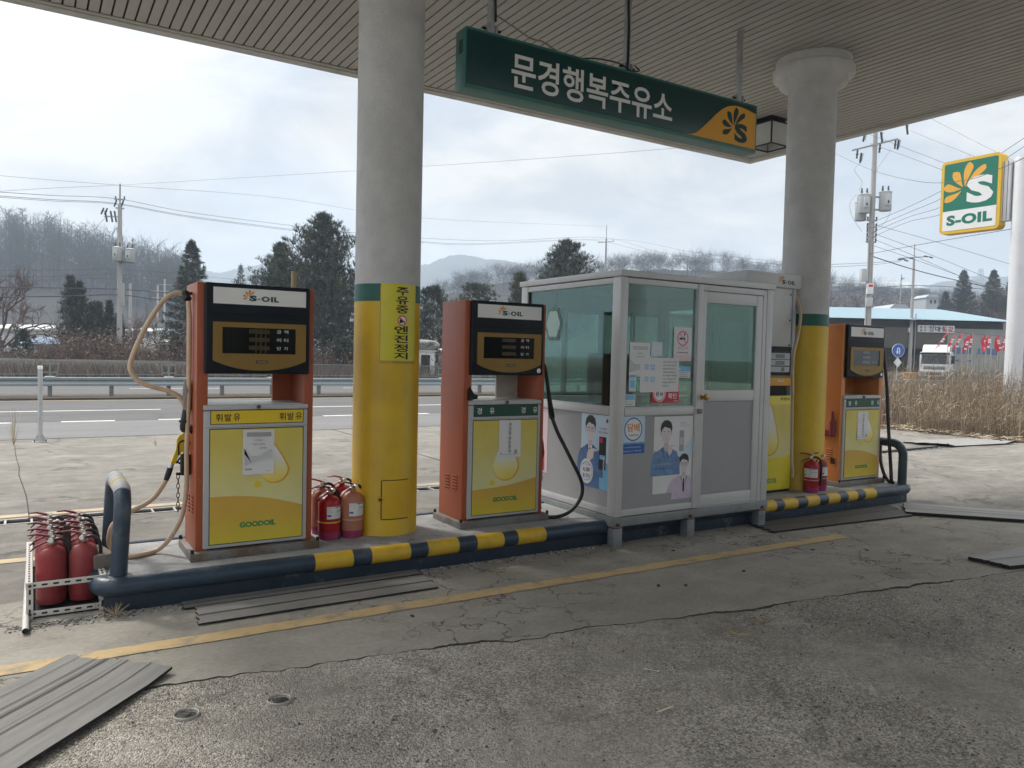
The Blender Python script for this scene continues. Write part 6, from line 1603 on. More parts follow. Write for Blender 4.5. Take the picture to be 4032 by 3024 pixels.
conifer('tall dark spruce standing behind the hose loop of the petrol pump', foot(416, 56), tall(416, 525, 56), 2.5, 3, 2.6, 'spruce', 'spruce_tree')
conifer('small distant spruce seen just above the petrol pump', foot(518, 105), tall(518, 574, 105), 1.6, 5, .9, 'spruce', 'spruce_tree')
conifer('large dense pine with a pointed top, left of the near pillar', foot(700, 47), tall(700, 472, 47), 5.2, 8, 3.8, 'cone', 'pine_tree', lo=.05)
conifer('lower rounded pine at the left of the large pine, above the petrol pump', foot(605, 49), tall(602, 535, 49), 4.0, 12, 3.2, 'cone', 'pine_tree', lo=.05)
conifer('dark pine half hidden by the right edge of the near pillar and the diesel pump', foot(935, 48), tall(940, 628, 48), 1.75, 17, 2.4, 'pine', 'pine_tree', lo=.22)
conifer('broad pine showing its tufts just above the second pump', foot(1030, 55), tall(1030, 622, 55), 2.3, 21, 2.0, 'pine', 'pine_tree', lo=.2)
conifer('dark pine with ragged tips rising above the booth roof', foot(1222, 58), tall(1215, 532, 58), 3.1, 25, 3.0, 'pine', 'pine_tree', lo=.25)
conifer('olive green pine at the left corner of the booth roof', foot(1118, 52), tall(1115, 598, 52), 1.0, 29, 2.2, 'pine', 'pine_tree', mts=[m_ndl[3], m_ndl[2], m_ndl[1]], lo=.25)
jr = ['tallest, at its left end', 'second from its left end', 'low third one', 'thin fourth one', 'thin fifth one', 'lowest, at its right end']
for k, (x, y, w_) in enumerate(((153, 604, 1.25), (174, 614, 1.2), (200, 655, .85), (216, 658, .75), (236, 655, .85), (258, 680, .9))):
    conifer('dark green juniper of the clump before the left utility pole, ' + jr[k], foot(x, 50 + (k % 3)), tall(x, y, 50), w_, 40 + k, 2.6, 'column', 'juniper', 'junipers in a clump by the road', lo=.03)
conifer('low dark evergreen bush behind the fence under the tall spruce', foot(385, 44), 1.9, 1.3, 51, 5, 'column', 'evergreen_bush', lo=.03)
conifer('low dark evergreen by the blue roofed shed at the left', foot(48, 46), 2.3, 1.0, 52, 3, 'spruce', 'evergreen_bush', lo=.03)
conifer('dark evergreen bush behind the fence at the left of the near pillar', foot(742, 43), 2.0, 1.5, 53, 5, 'column', 'evergreen_bush', lo=.03)
bare_tree('wide bare tree with reddish twigs at the left edge', foot(2, 46), tall(40, 590, 46) * 1.2, 61, m_barkr, 6, .85, .10, fork=4)
bare_tree('small bare tree with thin twigs behind the left utility pole', foot(300, 60), tall(300, 660, 60), 63, m_barkr, 6, .7, .12)
bare_tree('small bare tree between the hose loop and the spruce', foot(345, 66), tall(345, 665, 66), 65, m_barkg, 5, .7, .12)
bare_tree('bare tree before the white factory, right of the far pillar', foot(1825, 150), tall(1825, 628, 150), 66, m_barkg, 6, .75, .1)
bare_tree('bare tree before the white factory, nearer the utility pole', foot(1920, 150), tall(1905, 636, 150), 68, m_barkg, 5, .8, .1)
bare_tree('bare tree with a wide crown at the foot of the right-hand spruces', foot(2150, 120), tall(2150, 640, 120), 69, m_barkr, 6, .8, .1)
bare_tree('bare branching tree behind the metal workshop roof at the far pillar', foot(1805, 84), tall(1815, 668, 84), 70, m_bark, 5, 1.0, .03)
bare_tree('bare leaning tree behind the fence beside the near pillar', foot(757, 46), 4.0, 71, m_barkg, 5, .7, .1)
conifer('spruce with tiered branches behind the workshop, left of three', foot(2076, 125), tall(2074, 587, 125), 4.6, 73, 1.5, 'spruce', 'spruce_tree', 'spruces behind the workshop', lo=.42)
conifer('spruce with tiered branches behind the workshop, middle of three', foot(2139, 125), tall(2139, 586, 125), 4.6, 75, 1.5, 'spruce', 'spruce_tree', 'spruces behind the workshop', lo=.42)
conifer('spruce behind the workshop, partly behind the sign pole', foot(2176, 125), tall(2176, 600, 125), 4.0, 77, 1.5, 'spruce', 'spruce_tree', 'spruces behind the workshop', lo=.42)
conifer('short spruce at the left foot of the workshop spruces', foot(2034, 125), tall(2034, 632, 125), 3.2, 78, 1.4, 'spruce', 'spruce_tree', lo=.42)
# woods on the hillsides: one mass of bare trees each
def wood(name, label, yfun, x0, x1, d, hlo, hhi, n, seed, mts, slope=0, wide=False):
    q = random.Random(seed)
    protos = []
    for k in range(7):
        c = MB(); r0 = random.Random(seed * 31 + k)
        style = 0 if wide else k % 3
        c.tube([(0, 0, -.06), (r0.uniform(-.02, .02), 0, .45), (r0.uniform(-.03, .03), 0, .96)], .0105, mts[0], r1=.003, n=4)
        for j in range(20 if style else (24 if wide else 13)):
            f = (.18 + .78 * j / 20) if style else r0.uniform(.4, .9); a = j * 2.4
            rr = (.16 * (1 - f) + .045) if style else (.30 if wide else .17)
            bare_into(c, Vector((0, 0, f)), Vector((math.cos(a), math.sin(a), .5 if style else (.55 if wide else .9))).normalized(), rr, .0042, 2, r0, mts[0], .6, .1)
        protos.append((c.v, c.f))
    b = MB(); V = []; F = []; MI = []
    for k in range(n):
        x = q.uniform(x0, x1); dd = d + q.uniform(-slope, 12)
        v, f = protos[q.randrange(7)]; h = q.uniform(hlo, hhi)
        top = at(x, yfun(x), d); o_ = Vector((top.x, top.y, 0)).normalized(); off = dd - d
        tz = max(0.0, 1 - abs(off) / (120 if off < 0 else 90)) ** 1.15 * (top.z + 1) - 1
        ca, sa = math.cos(k * 1.7), math.sin(k * 1.7); ox, oy = top.x + o_.x * off, top.y + o_.y * off
        i = len(V)
        V += [(ox + (p[0] * ca - p[1] * sa) * h, oy + (p[0] * sa + p[1] * ca) * h, tz - .2 + p[2] * h) for p in v]
        F += [tuple(q_ + i for q_ in ff) for ff in f]
    b.v, b.f = V, F; b.mid(mts[0]); b.mi = [0] * len(F)
    return tag(b.build(name, sharp=0), label, None, None, 'stuff')
wood('bare_wood', 'bare winter wood covering the hill at the left', hill_y, -60, 420, 250, 10.5, 15.5, 430, 4, [m_barkg], 55)
wood('bare_wood', 'bare winter wood on the low ridge behind the booth', hill2_y, 900, 2330, 260, 4.5, 6.8, 520, 5, [m_barkg], 20, True)
# brushwood along the far side of the road
def brush(name, label, spots, seed, mts, per=60, fat=1.0):
    q = random.Random(seed); b = MB()
    for x, d, h, w_ in spots:
        f0 = foot(x, d)
        if d > 200:      # stands on the low ridge
            c_ = at(x, hill2_y(x), 260); f0.z = max(0.0, 1 - (260 - d) / 130) ** 1.15 * (c_.z + 1) - 1.3
        for k in range(per):
            a = q.uniform(0, 6.283); rr = w_ * math.sqrt(q.random())
            p = f0 + Vector((math.cos(a) * rr * .6, math.sin(a) * rr * .6, 0)); hh_ = h * (1 - .45 * (rr / w_) ** 2) * q.uniform(.55, 1.1)
            bare_into(b, p, Vector((math.cos(a) * .35, math.sin(a) * .35, 1)).normalized(), hh_ * .42, .020 * fat, 2, q, mts[q.randrange(len(mts))], .5, .12, (2, 3))
        for k in range(per * 3):
            # withered leaves still hanging in the thicket
            a = q.uniform(0, 6.283); rr = w_ * math.sqrt(q.random()); z_ = h * q.random() ** .8 * (1.05 - .5 * (rr / w_) ** 2)
            c = f0 + Vector((math.cos(a) * rr, math.sin(a) * rr, z_)); u_ = Vector((q.uniform(-1, 1), q.uniform(-1, 1), q.uniform(-1, 1))).normalized() * q.uniform(.04, .11) * (h / 2.2) ** .5 * fat ** .5; v_ = u_.cross(Vector((q.uniform(-1, 1), q.uniform(-1, 1), 1)).normalized()) * .6
            b.add([c - u_, c - v_, c + u_, c + v_], [(0, 1, 2, 3)], mts[q.randrange(len(mts))])
    return tag(b.build(name, sharp=0), label, None, None, 'stuff')
q = random.Random(91); sp = []
for k in range(190):
    x = q.uniform(-60, 800) if k < 140 else q.uniform(890, 1700); d_ = q.uniform(42, 50)
    sp.append((x, d_, q.uniform(1.2, 2.9) if not (0 < x < 100) else q.uniform(.7, 1.5), q.uniform(1.0, 1.8)))
for x, y in ((150, 690), (235, 700), (270, 690), (205, 690), (180, 700), (110, 735), (320, 715), (350, 725), (130, 740), (90, 745)): sp.append((x, 44, tall(x, y, 44), 1.5))
m_brush = [mat('brown_brush_twig', (.125, .080, .066), .95, var=.25, vs=4), mat('dark_brush_twig', (.070, .052, .048), .95, var=.25, vs=4), mat('tan_brush_twig', (.20, .14, .10), .95, var=.25, vs=4)]
brush('brushwood', 'tangled leafless brushwood along the far side of the road', sp, 92, m_brush, 42)
sp = [(q.uniform(1770, 2240), q.uniform(205, 252), q.uniform(4.5, 8.0), q.uniform(4, 7)) for k in range(80)]
brush('brushwood', 'brown brushwood on the rise behind the workshop', sp, 93, m_brush, 30, 4.0)
m_verge = groundmat('leaf_litter_verge', (.052, .042, .034), (.030, .026, .022), .5, bump=.6, stain=.4)
# dead grass on the verge behind the fence
b = MB(); q = random.Random(94)
for k in range(14000):
    x = q.uniform(-4, 50) if k > 7000 else q.uniform(-4, 18); y = q.uniform(36.5, 42); h = q.uniform(.25, .9); a = q.uniform(0, 6.28); w_ = .022
    dx, dy = math.cos(a) * h * .5, math.sin(a) * h * .5
    b.add([(x - w_, y, -.06), (x + w_, y, -.06), (x + dx, y + dy, h)], [(0, 1, 2)], m_brush[q.randrange(3)])
tag(b.build('verge_grass', sharp=0), 'dead grass on the far verge of the road', None, None, 'stuff')
b = MB(); vs = []; fs = []
for i in range(61):
    for j in range(7): vs.append((-40 + i * 3, 36.5 + j * 3.2, -.06 + (0, .35, .7, .8, .75, .4, -.1)[j] + .12 * mn.noise(Vector((i * .8, j, 2)))))
for i in range(60):
    for j in range(6): a = i * 7 + j; fs.append((a, a + 7, a + 8, a + 1))
b.add(vs, fs, m_verge); tag(b.build('verge', sharp=180), kind='structure')

# ------------------------------------------------------------------ dry reeds on the right
b = MB(); q = random.Random(95)
m_reed = [mat('reed_straw', (.34, .265, .185), .9, var=.2), mat('reed_brown', (.19, .142, .10), .9, var=.2), mat('reed_pale', (.50, .42, .31), .9, var=.2), mat('reed_grey', (.245, .205, .16), .9, var=.2), mat('reed_rust', (.235, .16, .11), .9, var=.2)]
def reed_front(y): return 16.9 + .25 * math.sin(y * 1.3) + .15 * math.sin(y * 3.7)
V = {k: ([], []) for k in range(5)}
def quad(k, a, c, d_, e):
    v, f = V[k]; i = len(v); v += [a, c, d_, e]; f.append((i, i + 1, i + 2, i + 3))
cnt = 0
while cnt < 26000:
    x = 16.8 + (q.random() ** 1.7) * 24; y = q.uniform(2.0, 13.9)
    if x < reed_front(y) or (abs(x - 22.48) < .35 and abs(y - 10.58) < .35): continue
    cnt += 1
    near = max(0.0, 1 - (x - reed_front(y)) / 1.6)
    h = (q.uniform(.75, 1.5) if q.random() < .90 else q.uniform(1.4, 1.95)) * (1 - .55 * near) * (1.0 if y > 9.4 else .62 + .04 * (y - 2)) * (1 + .16 * mn.noise(Vector((x * .5, y * .5, 1))))
    a = q.uniform(0, 6.283); ln = q.uniform(.02, .35) * h; k = q.choices(range(5), (4, 4, 2, 4, 3))[0]
    p0 = Vector((x, y, -.02)); p1 = p0 + Vector((math.cos(a) * ln * .3, math.sin(a) * ln * .3, h * .55)); p2 = p0 + Vector((math.cos(a) * ln, math.sin(a) * ln, h))
    w_ = q.uniform(.0022, .0052); s_ = Vector((.53, -.85, 0)).cross(Vector((0, 0, 1))) * w_
    s_ = Vector((-.5 * w_, .85 * w_, 0)) if q.random() < .7 else Vector((w_, 0, 0))
    quad(k, p0 - s_, p0 + s_, p1 + s_ * .8, p1 - s_ * .8); quad(k, p1 - s_ * .8, p1 + s_ * .8, p2 + s_ * .3, p2 - s_ * .3)
    for j in range(q.randint(0, 2)):
        f = q.uniform(.25, .95); pb_ = p0.lerp(p2, f); b2 = q.uniform(0, 6.283); l = q.uniform(.08, .26)
        tip = pb_ + Vector((math.cos(b2) * l, math.sin(b2) * l, q.uniform(.1, .9) * l)); wl = q.uniform(.0025, .0065)
        mid = pb_.lerp(tip, .5) + Vector((0, 0, l * .18)); n_ = Vector((-math.sin(b2) * wl, math.cos(b2) * wl, wl * .5))
        kk = q.choices(range(5), (3, 2, 4, 3, 2))[0]
        quad(kk, pb_ - n_ * .3, pb_ + n_ * .3, mid + n_, mid - n_); quad(kk, mid - n_, mid + n_, tip + n_ * .2, tip - n_ * .2)
for k in range(5): b.add(V[k][0], V[k][1], m_reed[k])
tag(b.build('dry_reeds', sharp=0), 'dense dry reeds and weeds growing at the right of the forecourt', None, None, 'stuff')
b = MB(); V = {k: ([], []) for k in range(5)}
for j in range(3200):
    y = q.uniform(1.5, 14.0); x = reed_front(y) + q.gauss(.05, .22); l = q.uniform(.06, .22); a = q.uniform(0, 6.283); w_ = q.uniform(.006, .014)
    p = Vector((x, y, q.uniform(.005, .10))); d_ = Vector((math.cos(a) * l, math.sin(a) * l, q.uniform(-.02, .05))); s_ = Vector((-math.sin(a) * w_, math.cos(a) * w_, w_ * q.uniform(-1, 1)))
    quad(q.choices(range(5), (4, 1, 6, 2, 1))[0], p - s_ * .4, p + s_ * .4, p + d_ * .6 + s_, p + d_ * 1.0)
for k in range(5): b.add(V[k][0], V[k][1], m_reed[k])
tag(b.build('fallen_reed_litter', sharp=0), 'pale fallen reed leaves along the edge of the concrete', None, None, 'stuff')
sheet('reed_bed_soil', [(16.75, -8), (60, -8), (60, 14.35), (16.75, 14.35)], .008, m_soil)
m_bag = mat('white_plastic_litter', (.70, .70, .70), .4)
p = at(2076, 878, 20.5)
b = MB(); b.prism([(-.10, 0), (.0, -.04), (.11, .0), (.08, .12), (.02, .16), (-.07, .13)], frame((0, 0, 0), (.9, -.3, .2), (.1, .2, .9)), .03, m_bag); o = b.build('plastic_bag'); o.location = p; tag(o, 'white scrap of plastic caught in the dry reeds', 'litter')
# ------------------------------------------------------------------ pole sign
m_signy = mat('yellow_sign_rim', (.72, .45, .03), .35, var=.05, vs=3)
m_signg = mat('green_sign_face', (.012, .17, .115), .35, var=.04, vs=3)
m_signw = mat('white_sign_face', (.78, .79, .80), .35, var=.03, vs=3)
m_signp = mat('white_sign_pole', (.62, .63, .66), .35, var=.05, vs=1.5, dirt=.25, dcol=(.4, .4, .4), ds=2)
m_signa = flat('amber_petal', (.76, .40, .05), .4)
ps = thing('pole_sign', 'tall white pole carrying a green, white and yellow petrol sign box', 'sign', (22.48, 10.58, 0))
b = MB(); b.lathe([(.225, -.05), (.215, .3), (.205, 7.04), (.19, 7.08), (.001, 7.09)], m_signp, n=36); b.build('pole', ps)
b = MB(); b.lathe([(.34, -.05), (.34, .06), (.24, .10)], m_conc, n=24); b.build('footing', ps)
def rrect(u0, u1, v0, v1, r, n=7):
    o = []
    for cx, cy, a in ((u1 - r, v0 + r, -90), (u1 - r, v1 - r, 0), (u0 + r, v1 - r, 90), (u0 + r, v0 + r, 180)):
        o += [(cx + r * math.cos(R(a + 90 * k / n)), cy + r * math.sin(R(a + 90 * k / n))) for k in range(n + 1)]
    return o
# box: near face at X = 22.2, running from Y 12.60 (left) to 10.98 (right)
Mp = frame((22.2 - 22.48, 12.60 - 10.58, 5.235), (0, -1, 0), (0, 0, 1))
bwid, bhei = 1.62, 2.06
b = MB(); b.prism(rrect(0, bwid, 0, bhei, .13), Mp, .34, m_signy, -.34); box_ = b.build('sign_box', ps)
b = MB(); b.prism([(x, y) for x, y in rrect(.085, bwid - .085, .085, bhei - .085, .05) if True], Mp, .004, m_signg); fc = b.build('green_face', box_)
b = MB(); b.prism([(.085, .64), (.085, .12), (.10, .095), (.13, .085), (bwid - .13, .085), (bwid - .10, .095), (bwid - .085, .12), (bwid - .085, .64)], Mp, .007, m_signw); b.build('white_face', box_)
b = MB(); b.text('S-OIL', Mp, .20, .225, m_signg, w=1.24, h=.29, off=.05, base=.010, ls=1.06); b.build('lettering', box_)
b = MB(); logo_petals(b, Mp, .655, 1.20, .86, m_signa, .0075); b.build('petals', box_)
b = MB(); b.text('S', Mp, .725, .775, m_signw, w=.715, h=.745, off=.05, base=.009); b.build('big_letter', box_)
b = MB(); b.box(22.28 - 22.48, 22.44 - 22.48, .20, .42, 5.42, 7.02, m_signp, .004)
for z_ in (.26, .36): b.box(22.28 - 22.48 - .002, 22.44 - 22.48, z_, z_ + .012, 5.42, 7.022, m_dark)
b.build('bracket', ps)
b = MB()
for y, zz in ((1.35, 7.30), (.0, 7.09)): b.ring(0, 0, .045, .06, frame((-.16 if y else 0, y, zz + .04), (0, -1, 0), (0, 0, 1)), .012, m_galv, 16)
b.build('lifting_eye', ps)

# ------------------------------------------------------------------ utility poles
m_pole = mat('concrete_pole', (.42, .41, .40), .8, var=.1, vs=2, dirt=.3, dcol=(.25, .24, .22), ds=2)
m_arm = mat('grey_cross_arm', (.32, .33, .34), .5, .5, var=.1)
m_ins = mat('dark_insulator', (.05, .045, .05), .35, var=.2)
m_trf = mat('grey_transformer_paint', (.50, .53, .54), .4, .1, var=.08, vs=3, dirt=.2, dcol=(.3, .3, .3), ds=3)
AR = math.atan2(CR.y, CR.x)
def upole(label, x, ytop, d, r, group=None):
    f = foot(x, d); h = at(x, ytop, d).z - f.z
    t = thing('utility_pole', label, 'utility pole', f, AR, group)
    return t, h
def arm(t, z, l, y=0.0, tilt=0.0, pins=(), hang=(), name='cross_arm', a=0.0):
    b = MB(); M = Matrix.Rotation(a, 4, 'Z') @ Matrix.Rotation(tilt, 4, 'Y'); MM = Matrix.Translation((0, y, z)) @ M
    b.box(-l / 2, l / 2, -.04, .04, -.04, .04, m_arm, 0, MM); b.build(name, t)
    b = MB()
    for p in pins: b.lathe([(.02, .04), (.05, .07), (.03, .10), (.06, .13), (.03, .16), (.05, .19), (.001, .22)], m_ins, n=8, M=MM @ Matrix.Translation((p, 0, 0)))
    for p in hang: b.lathe([(.02, -.04), (.06, -.10), (.04, -.20), (.075, -.28), (.04, -.38), (.06, -.48), (.001, -.52)], m_ins, n=8, M=MM @ Matrix.Translation((p, 0, 0)) @ Matrix.Rotation(.35, 4, 'Y'))
    if b.v: b.build('insulator', t)
def transformer(t, x, y, z, r, h):
    b = MB(); b.lathe([(.001, 0), (r * .9, 0), (r, .05), (r, h - .05), (r * 1.06, h - .04), (r * 1.06, h), (r * .6, h + .06), (.001, h + .07)], m_trf, n=20, M=Matrix.Translation((x, y, z)))
    b.box(x - r * .5, x + r * .5, y - r * 1.18, y - r * .9, z + h * .25, z + h * .8, m_trf, .01)
    b.box(x - r * .12, x + r * .12, y - r * 1.20, y - r * 1.17, z + h * .35, z + h * .5, m_dark)
    o = b.build('transformer', t)
    b = MB()
    for dx in (-r * .5, r * .45): b.lathe([(.03, h + .04), (.07, h + .10), (.04, h + .15), (.065, h + .20), (.035, h + .25), (.05, h + .31), (.001, h + .36)], m_ins, n=8, M=Matrix.Translation((x + dx, y, z)))
    b.build('bushing', o)
# left pole
t, h = upole('concrete utility pole with two transformers above the brushwood at the left', 258, 400, 50, .17)
b = MB(); b.lathe([(.18, -.1), (.125, h - 1.35), (.001, h - 1.34)], m_pole, n=16); b.build('shaft', t)
b = MB(); b.tube([(0, 0, h - 1.5), (0, 0, h)], .05, m_arm, n=8); b.build('top_pipe', t)
zz = lambda y: at(258, y, 50).z - foot(258, 50).z
arm(t, zz(433), .7, pins=(-.28, .28), hang=(-.2, .25)); arm(t, zz(452), .5, hang=(-.9, -.7), a=.4)
b = MB(); b.box(-1.0, -.1, -.05, .05, zz(470) - .03, zz(470) + .03, m_arm)
for dx in (-.95, -.6, -.35): b.tube([(dx, 0, zz(470) + .35), (dx + .12, 0, zz(470) - .35)], .055, m_ins, n=7)
b.build('cutout_switch', t)
transformer(t, .05, -.38, zz(566), .30, .85); transformer(t, .72, -.1, zz(566) - .05, .31, .85)
b = MB(); b.box(-.1, .85, -.06, .06, zz(566) - .08, zz(566), m_arm); b.box(-.1, .85, -.06, .06, zz(550), zz(550) + .07, m_arm); b.build('transformer_bracket', t)
for y in (583, 594, 602, 625, 637): arm(t, zz(y), .35, pins=(), a=1.0)
b = MB(); b.box(.10, .28, -.1, .1, zz(660), zz(612), m_pole); b.build('conduit_box', t)
# mid pole beyond the booth roof
t, h = upole('slim utility pole with a single cross arm rising behind the booth roof', 1303, 488, 110, .12)
b = MB(); b.lathe([(.19, -.1), (.12, h - 1.9), (.001, h - 1.88)], m_arm, n=12); b.tube([(0, 0, h - 2), (0, 0, h)], .05, m_arm, n=6); b.build('shaft', t)
arm(t, at(1303, 524, 110).z - foot(0, 110).z, 2.3, pins=(-1.05, -.6, 1.05), tilt=-.12)
# tall pole with transformers
t, h = upole('tall pale utility pole with three transformers beside the far pillar', 1872, 278, 42, .15)
b = MB(); b.lathe([(.185, -.1), (.115, h), (.001, h + .01)], m_pole, n=18); b.build('shaft', t)
b = MB(); b.tube([(-.16, -.12, 2), (-.14, -.12, 8.2)], .04, m_arm, n=8); b.tube([(.05, -.17, 2), (.05, -.15, 9.5)], .028, m_pole, n=8); b.build('conduit', t)
zq = lambda y: at(1872, y, 42).z - foot(1872, 42).z
arm(t, zq(317), 2.5, pins=(), hang=(-.95, .3, 1.15), tilt=-.27)
b = MB()
for dx, y0, ang in ((-.75, 345, .35), (1.22, 315, .28), (-.60, 300, .5), (.25, 300, -.5), (1.60, 283, -.5), (-.85, 290, .9)):
    z0 = zq(y0); b.tube([(dx, -.1, z0 + .22), (dx - .18 * math.sin(ang) , -.1, z0 - .30)], .055, m_ins, n=7); b.tube([(dx + .10, -.1, z0 + .20), (dx + .02, -.1, z0 - .22)], .022, m_arm, n=5)
b.build('cutout_switch', t)
transformer(t, -.50, -.10, zq(464), .30, 1.0); transformer(t, .62, -.12, zq(458), .32, 1.0); transformer(t, -.42, .45, zq(476), .30, 1.0)
b = MB()
for y in (428, 455): b.box(-.45, .55, -.05, .05, zq(y) - .04, zq(y) + .04, m_arm)
b.build('transformer_bracket', t)
for k, y in enumerate((478, 492, 502, 513, 524)): arm(t, zq(y), .55, pins=(-.22, .25))
b = MB(); b.box(-.52, -.18, -.22, .08, zq(609), zq(582), m_trf, .02); b.box(-.22, .12, -.26, -.12, zq(636), zq(614), m_signw, .01); b.box(-.24, .10, -.27, -.13, zq(663), zq(644), m_trf, .01); b.box(-.15, .08, -.265, -.255, zq(621), zq(616), m_red); b.build('meter_box', t)
# next pole along
t, h = upole('utility pole with a bare cross arm standing before the workshop', 1966, 528, 76, .15)
b = MB(); b.lathe([(.20, -.1), (.115, h - 1.5), (.06, h - 1.45), (.05, h)], m_pole, n=14); b.build('shaft', t)
zr = lambda y: at(1966, y, 76).z - foot(1966, 76).z
arm(t, zr(557), 2.9, pins=(), tilt=-.09)
b = MB()
for dx, y in ((-1.45, 562), (-1.1, 561), (-.35, 559), (1.1, 554), (1.6, 556), (-.8, 564)): b.tube([(dx - .17, -.1, zr(y) + .02), (dx + .17, -.1, zr(y) - .05)], .07, m_ins, n=7)
b.build('insulator', t)
for y in (617, 636): arm(t, zr(y), .9, pins=())
b = MB(); b.tube([(.42, 0, 0), (.42, 0, zr(678))], .05, m_arm, n=8); b.box(-.28, -.1, -.1, .1, zr(718), zr(708), m_signw); b.build('side_conduit', t)
t, h = upole('thin lamp post far off behind the workshop roof', 1940, 601, 120, .08)
b = MB(); b.tube([(0, 0, 0), (0, 0, h - .6), (.15, 0, h - .2), (.5, 0, h)], .09, m_arm, n=7, sm=3); b.build('shaft', t)
t, h = upole('short utility pole far off among the spruces', 2084, 642, 150, .1)
b = MB(); b.lathe([(.2, -.1), (.13, h), (.001, h)], m_pole, n=8); b.build('shaft', t); arm(t, h - 1.5, 2.2, pins=())
for lab, x, y, d_, col in (('pale slim utility pole in the haze behind the junipers, nearest the conduit box', 281, 613, 62, .1), ('far pale utility pole with two cross arms before the hill, left of two', 340, 617, 95, .1), ('far pale utility pole with a cross arm before the hill, right of two', 355, 603, 95, .1)):
    t, h = upole(lab, x, y, d_, .1); b = MB(); b.lathe([(.17, -.1), (.11, h), (.001, h)], m_pole, n=8); b.build('shaft', t)
    if d_ > 90: arm(t, h - .7, 1.8); arm(t, h - 1.5, 1.4)

# ------------------------------------------------------------------ overhead wires
def wire(label, pts, r, mt=None, name='power_line', group='overhead wires'):
    P = [at(*p) for p in pts]; b = MB()
    b.tube(P, r, mt or m_wire2, n=5, sm=10); return tag(b.build(name), label, 'wire', group)
m_wire2 = flat('dark_power_line', (.06, .06, .075), .6)
m_wire3 = flat('pale_power_line', (.20, .20, .23), .6)
wire('thin wire running left from the top of the left utility pole, the upper of two', [(-60, 374, 40), (100, 388, 45), (258, 400, 50)], .010, m_wire3)
wire('thin wire running left from the top of the left utility pole, the lower of two', [(-60, 417, 38), (100, 407, 44), (258, 400, 50)], .010, m_wire3)
wire('thin wire rising right from the left utility pole behind both the pillar and the sign', [(258, 400, 50), (765, 369, 44), (1228, 338, 37), (1700, 300, 30)], .009, m_wire3)
wire('faint wire falling right from the left utility pole to the pole behind the booth', [(258, 401, 50), (600, 427, 66), (912, 471, 84), (1303, 489, 110)], .011, m_wire3)
wire('dark power line on the left utility pole, uppermost of its phase lines', [(-60, 411, 38), (110, 422, 43), (256, 430, 50), (438, 463, 56), (768, 503, 70), (912, 514.5, 80), (1088, 520, 94), (1300, 513, 110), (1445, 549, 95), (1690, 572, 75)], .014)
wire('dark power line on the left utility pole, second of its phase lines', [(-60, 419, 38), (110, 431, 43), (256, 440, 50), (438, 471, 56), (768, 511.5, 70), (912, 522, 80), (1030, 526.5, 90), (1280, 519, 110), (1450, 557, 95), (1690, 577, 75)], .014)
wire('dark power line on the left utility pole, lowest of its phase lines', [(-60, 421.5, 38.4), (110, 434, 43.4), (256, 442, 50), (438, 473.5, 56), (768, 514, 70), (912, 524, 80), (1030, 528.5, 90), (1330, 517, 110), (1500, 545, 95), (1690, 566, 75)], .012)
wire('thick telecom cable low across the left utility pole, above the other', [(-60, 620, 38), (120, 622, 44), (257, 625, 50), (365, 633, 54), (560, 650, 60)], .028)
wire('thick telecom cable low across the left utility pole, below the other', [(-60, 642, 38), (127, 640, 44), (257, 637, 50), (350, 648, 54), (560, 668, 60)], .030)
for k, (ya, yb, yc) in enumerate(((583, 582, 592), (596, 593, 603), (604, 601, 612))):
    wire('thin service wire across the hillside at the left utility pole, %s' % ('top of three', 'middle of three', 'bottom of three')[k], [(-60, ya, 38), (110, ya + 1, 44), (257, yb, 50), (390, yc, 58), (640, yc + 26, 70)], .010)
for k in range(4): wire('one of four parallel wires low over the pines between pillar and booth', [(760, 630 + k * 7, 75), (940, 634 + k * 8, 80), (1140, 640 + k * 9, 85), (1320, 640 + k * 10, 90)], .012, group='parallel wires over the pines')
wire('wire from the tall transformer pole to the petrol sign, at the top', [(1968, 283, 40), (2085, 330, 30), (2230, 385, 22)], .010, m_wire3)
wire('wire from the tall transformer pole passing behind the petrol sign, upper pair', [(1878, 290, 42), (2040, 352, 34), (2230, 425, 27)], .010)
wire('wire from the tall transformer pole passing behind the petrol sign, lower pair', [(1880, 310, 42), (2030, 365, 34), (2230, 455, 27)], .010)
wire('faint wire high across the top right of the sky', [(2000, 250, 50), (2125, 315, 44), (2240, 372, 40)], .012, m_wire3)
wire('wire sagging past the tall transformer pole in front of the petrol sign', [(1780, 320, 40), (1880, 366, 33), (1985, 392, 24), (2080, 390, 18), (2165, 362, 15), (2260, 318, 13)], .007)
for k, (y0, y1) in enumerate(((482, 397), (494, 415), (504, 435), (514, 452))):
    wire('wire rising right from the tall pole, passing behind the petrol sign, %s' % ('topmost of four', 'second of four', 'third of four', 'lowest of four')[k], [(1876, y0 + 2, 42), (1960, y0 - 34, 37), (2060, y1, 32), (2260, y1 - 130, 26)], .010)
for k, (y0, y1) in enumerate(((482, 585), (500, 640), (512, 668), (527, 655))):
    wire('wire falling right from the tall pole across the sky, %s' % ('topmost of four', 'second of four', 'third of four', 'lowest of four')[k], [(1876, y0, 42), (2000, y0 + (y1 - y0) * .33, 40), (2230, y1, 34)], .010)
wire('wire rising right from the tall pole under the petrol sign', [(1876, 549, 42), (2000, 526, 34), (2230, 487, 24)], .012)
wire('wire from the far pillar to the workshop pole, upper', [(1700, 575, 60), (1870, 568, 66), (1945, 563, 76)], .016)
wire('wire from the far pillar to the workshop pole, lower', [(1700, 581, 60), (1870, 573, 66), (1945, 565, 76)], .016)
wire('thick cable from the far pillar to the workshop pole, low', [(1700, 640, 60), (1850, 626, 68), (1966, 617, 76), (2090, 622, 72), (2240, 636, 66)], .030)
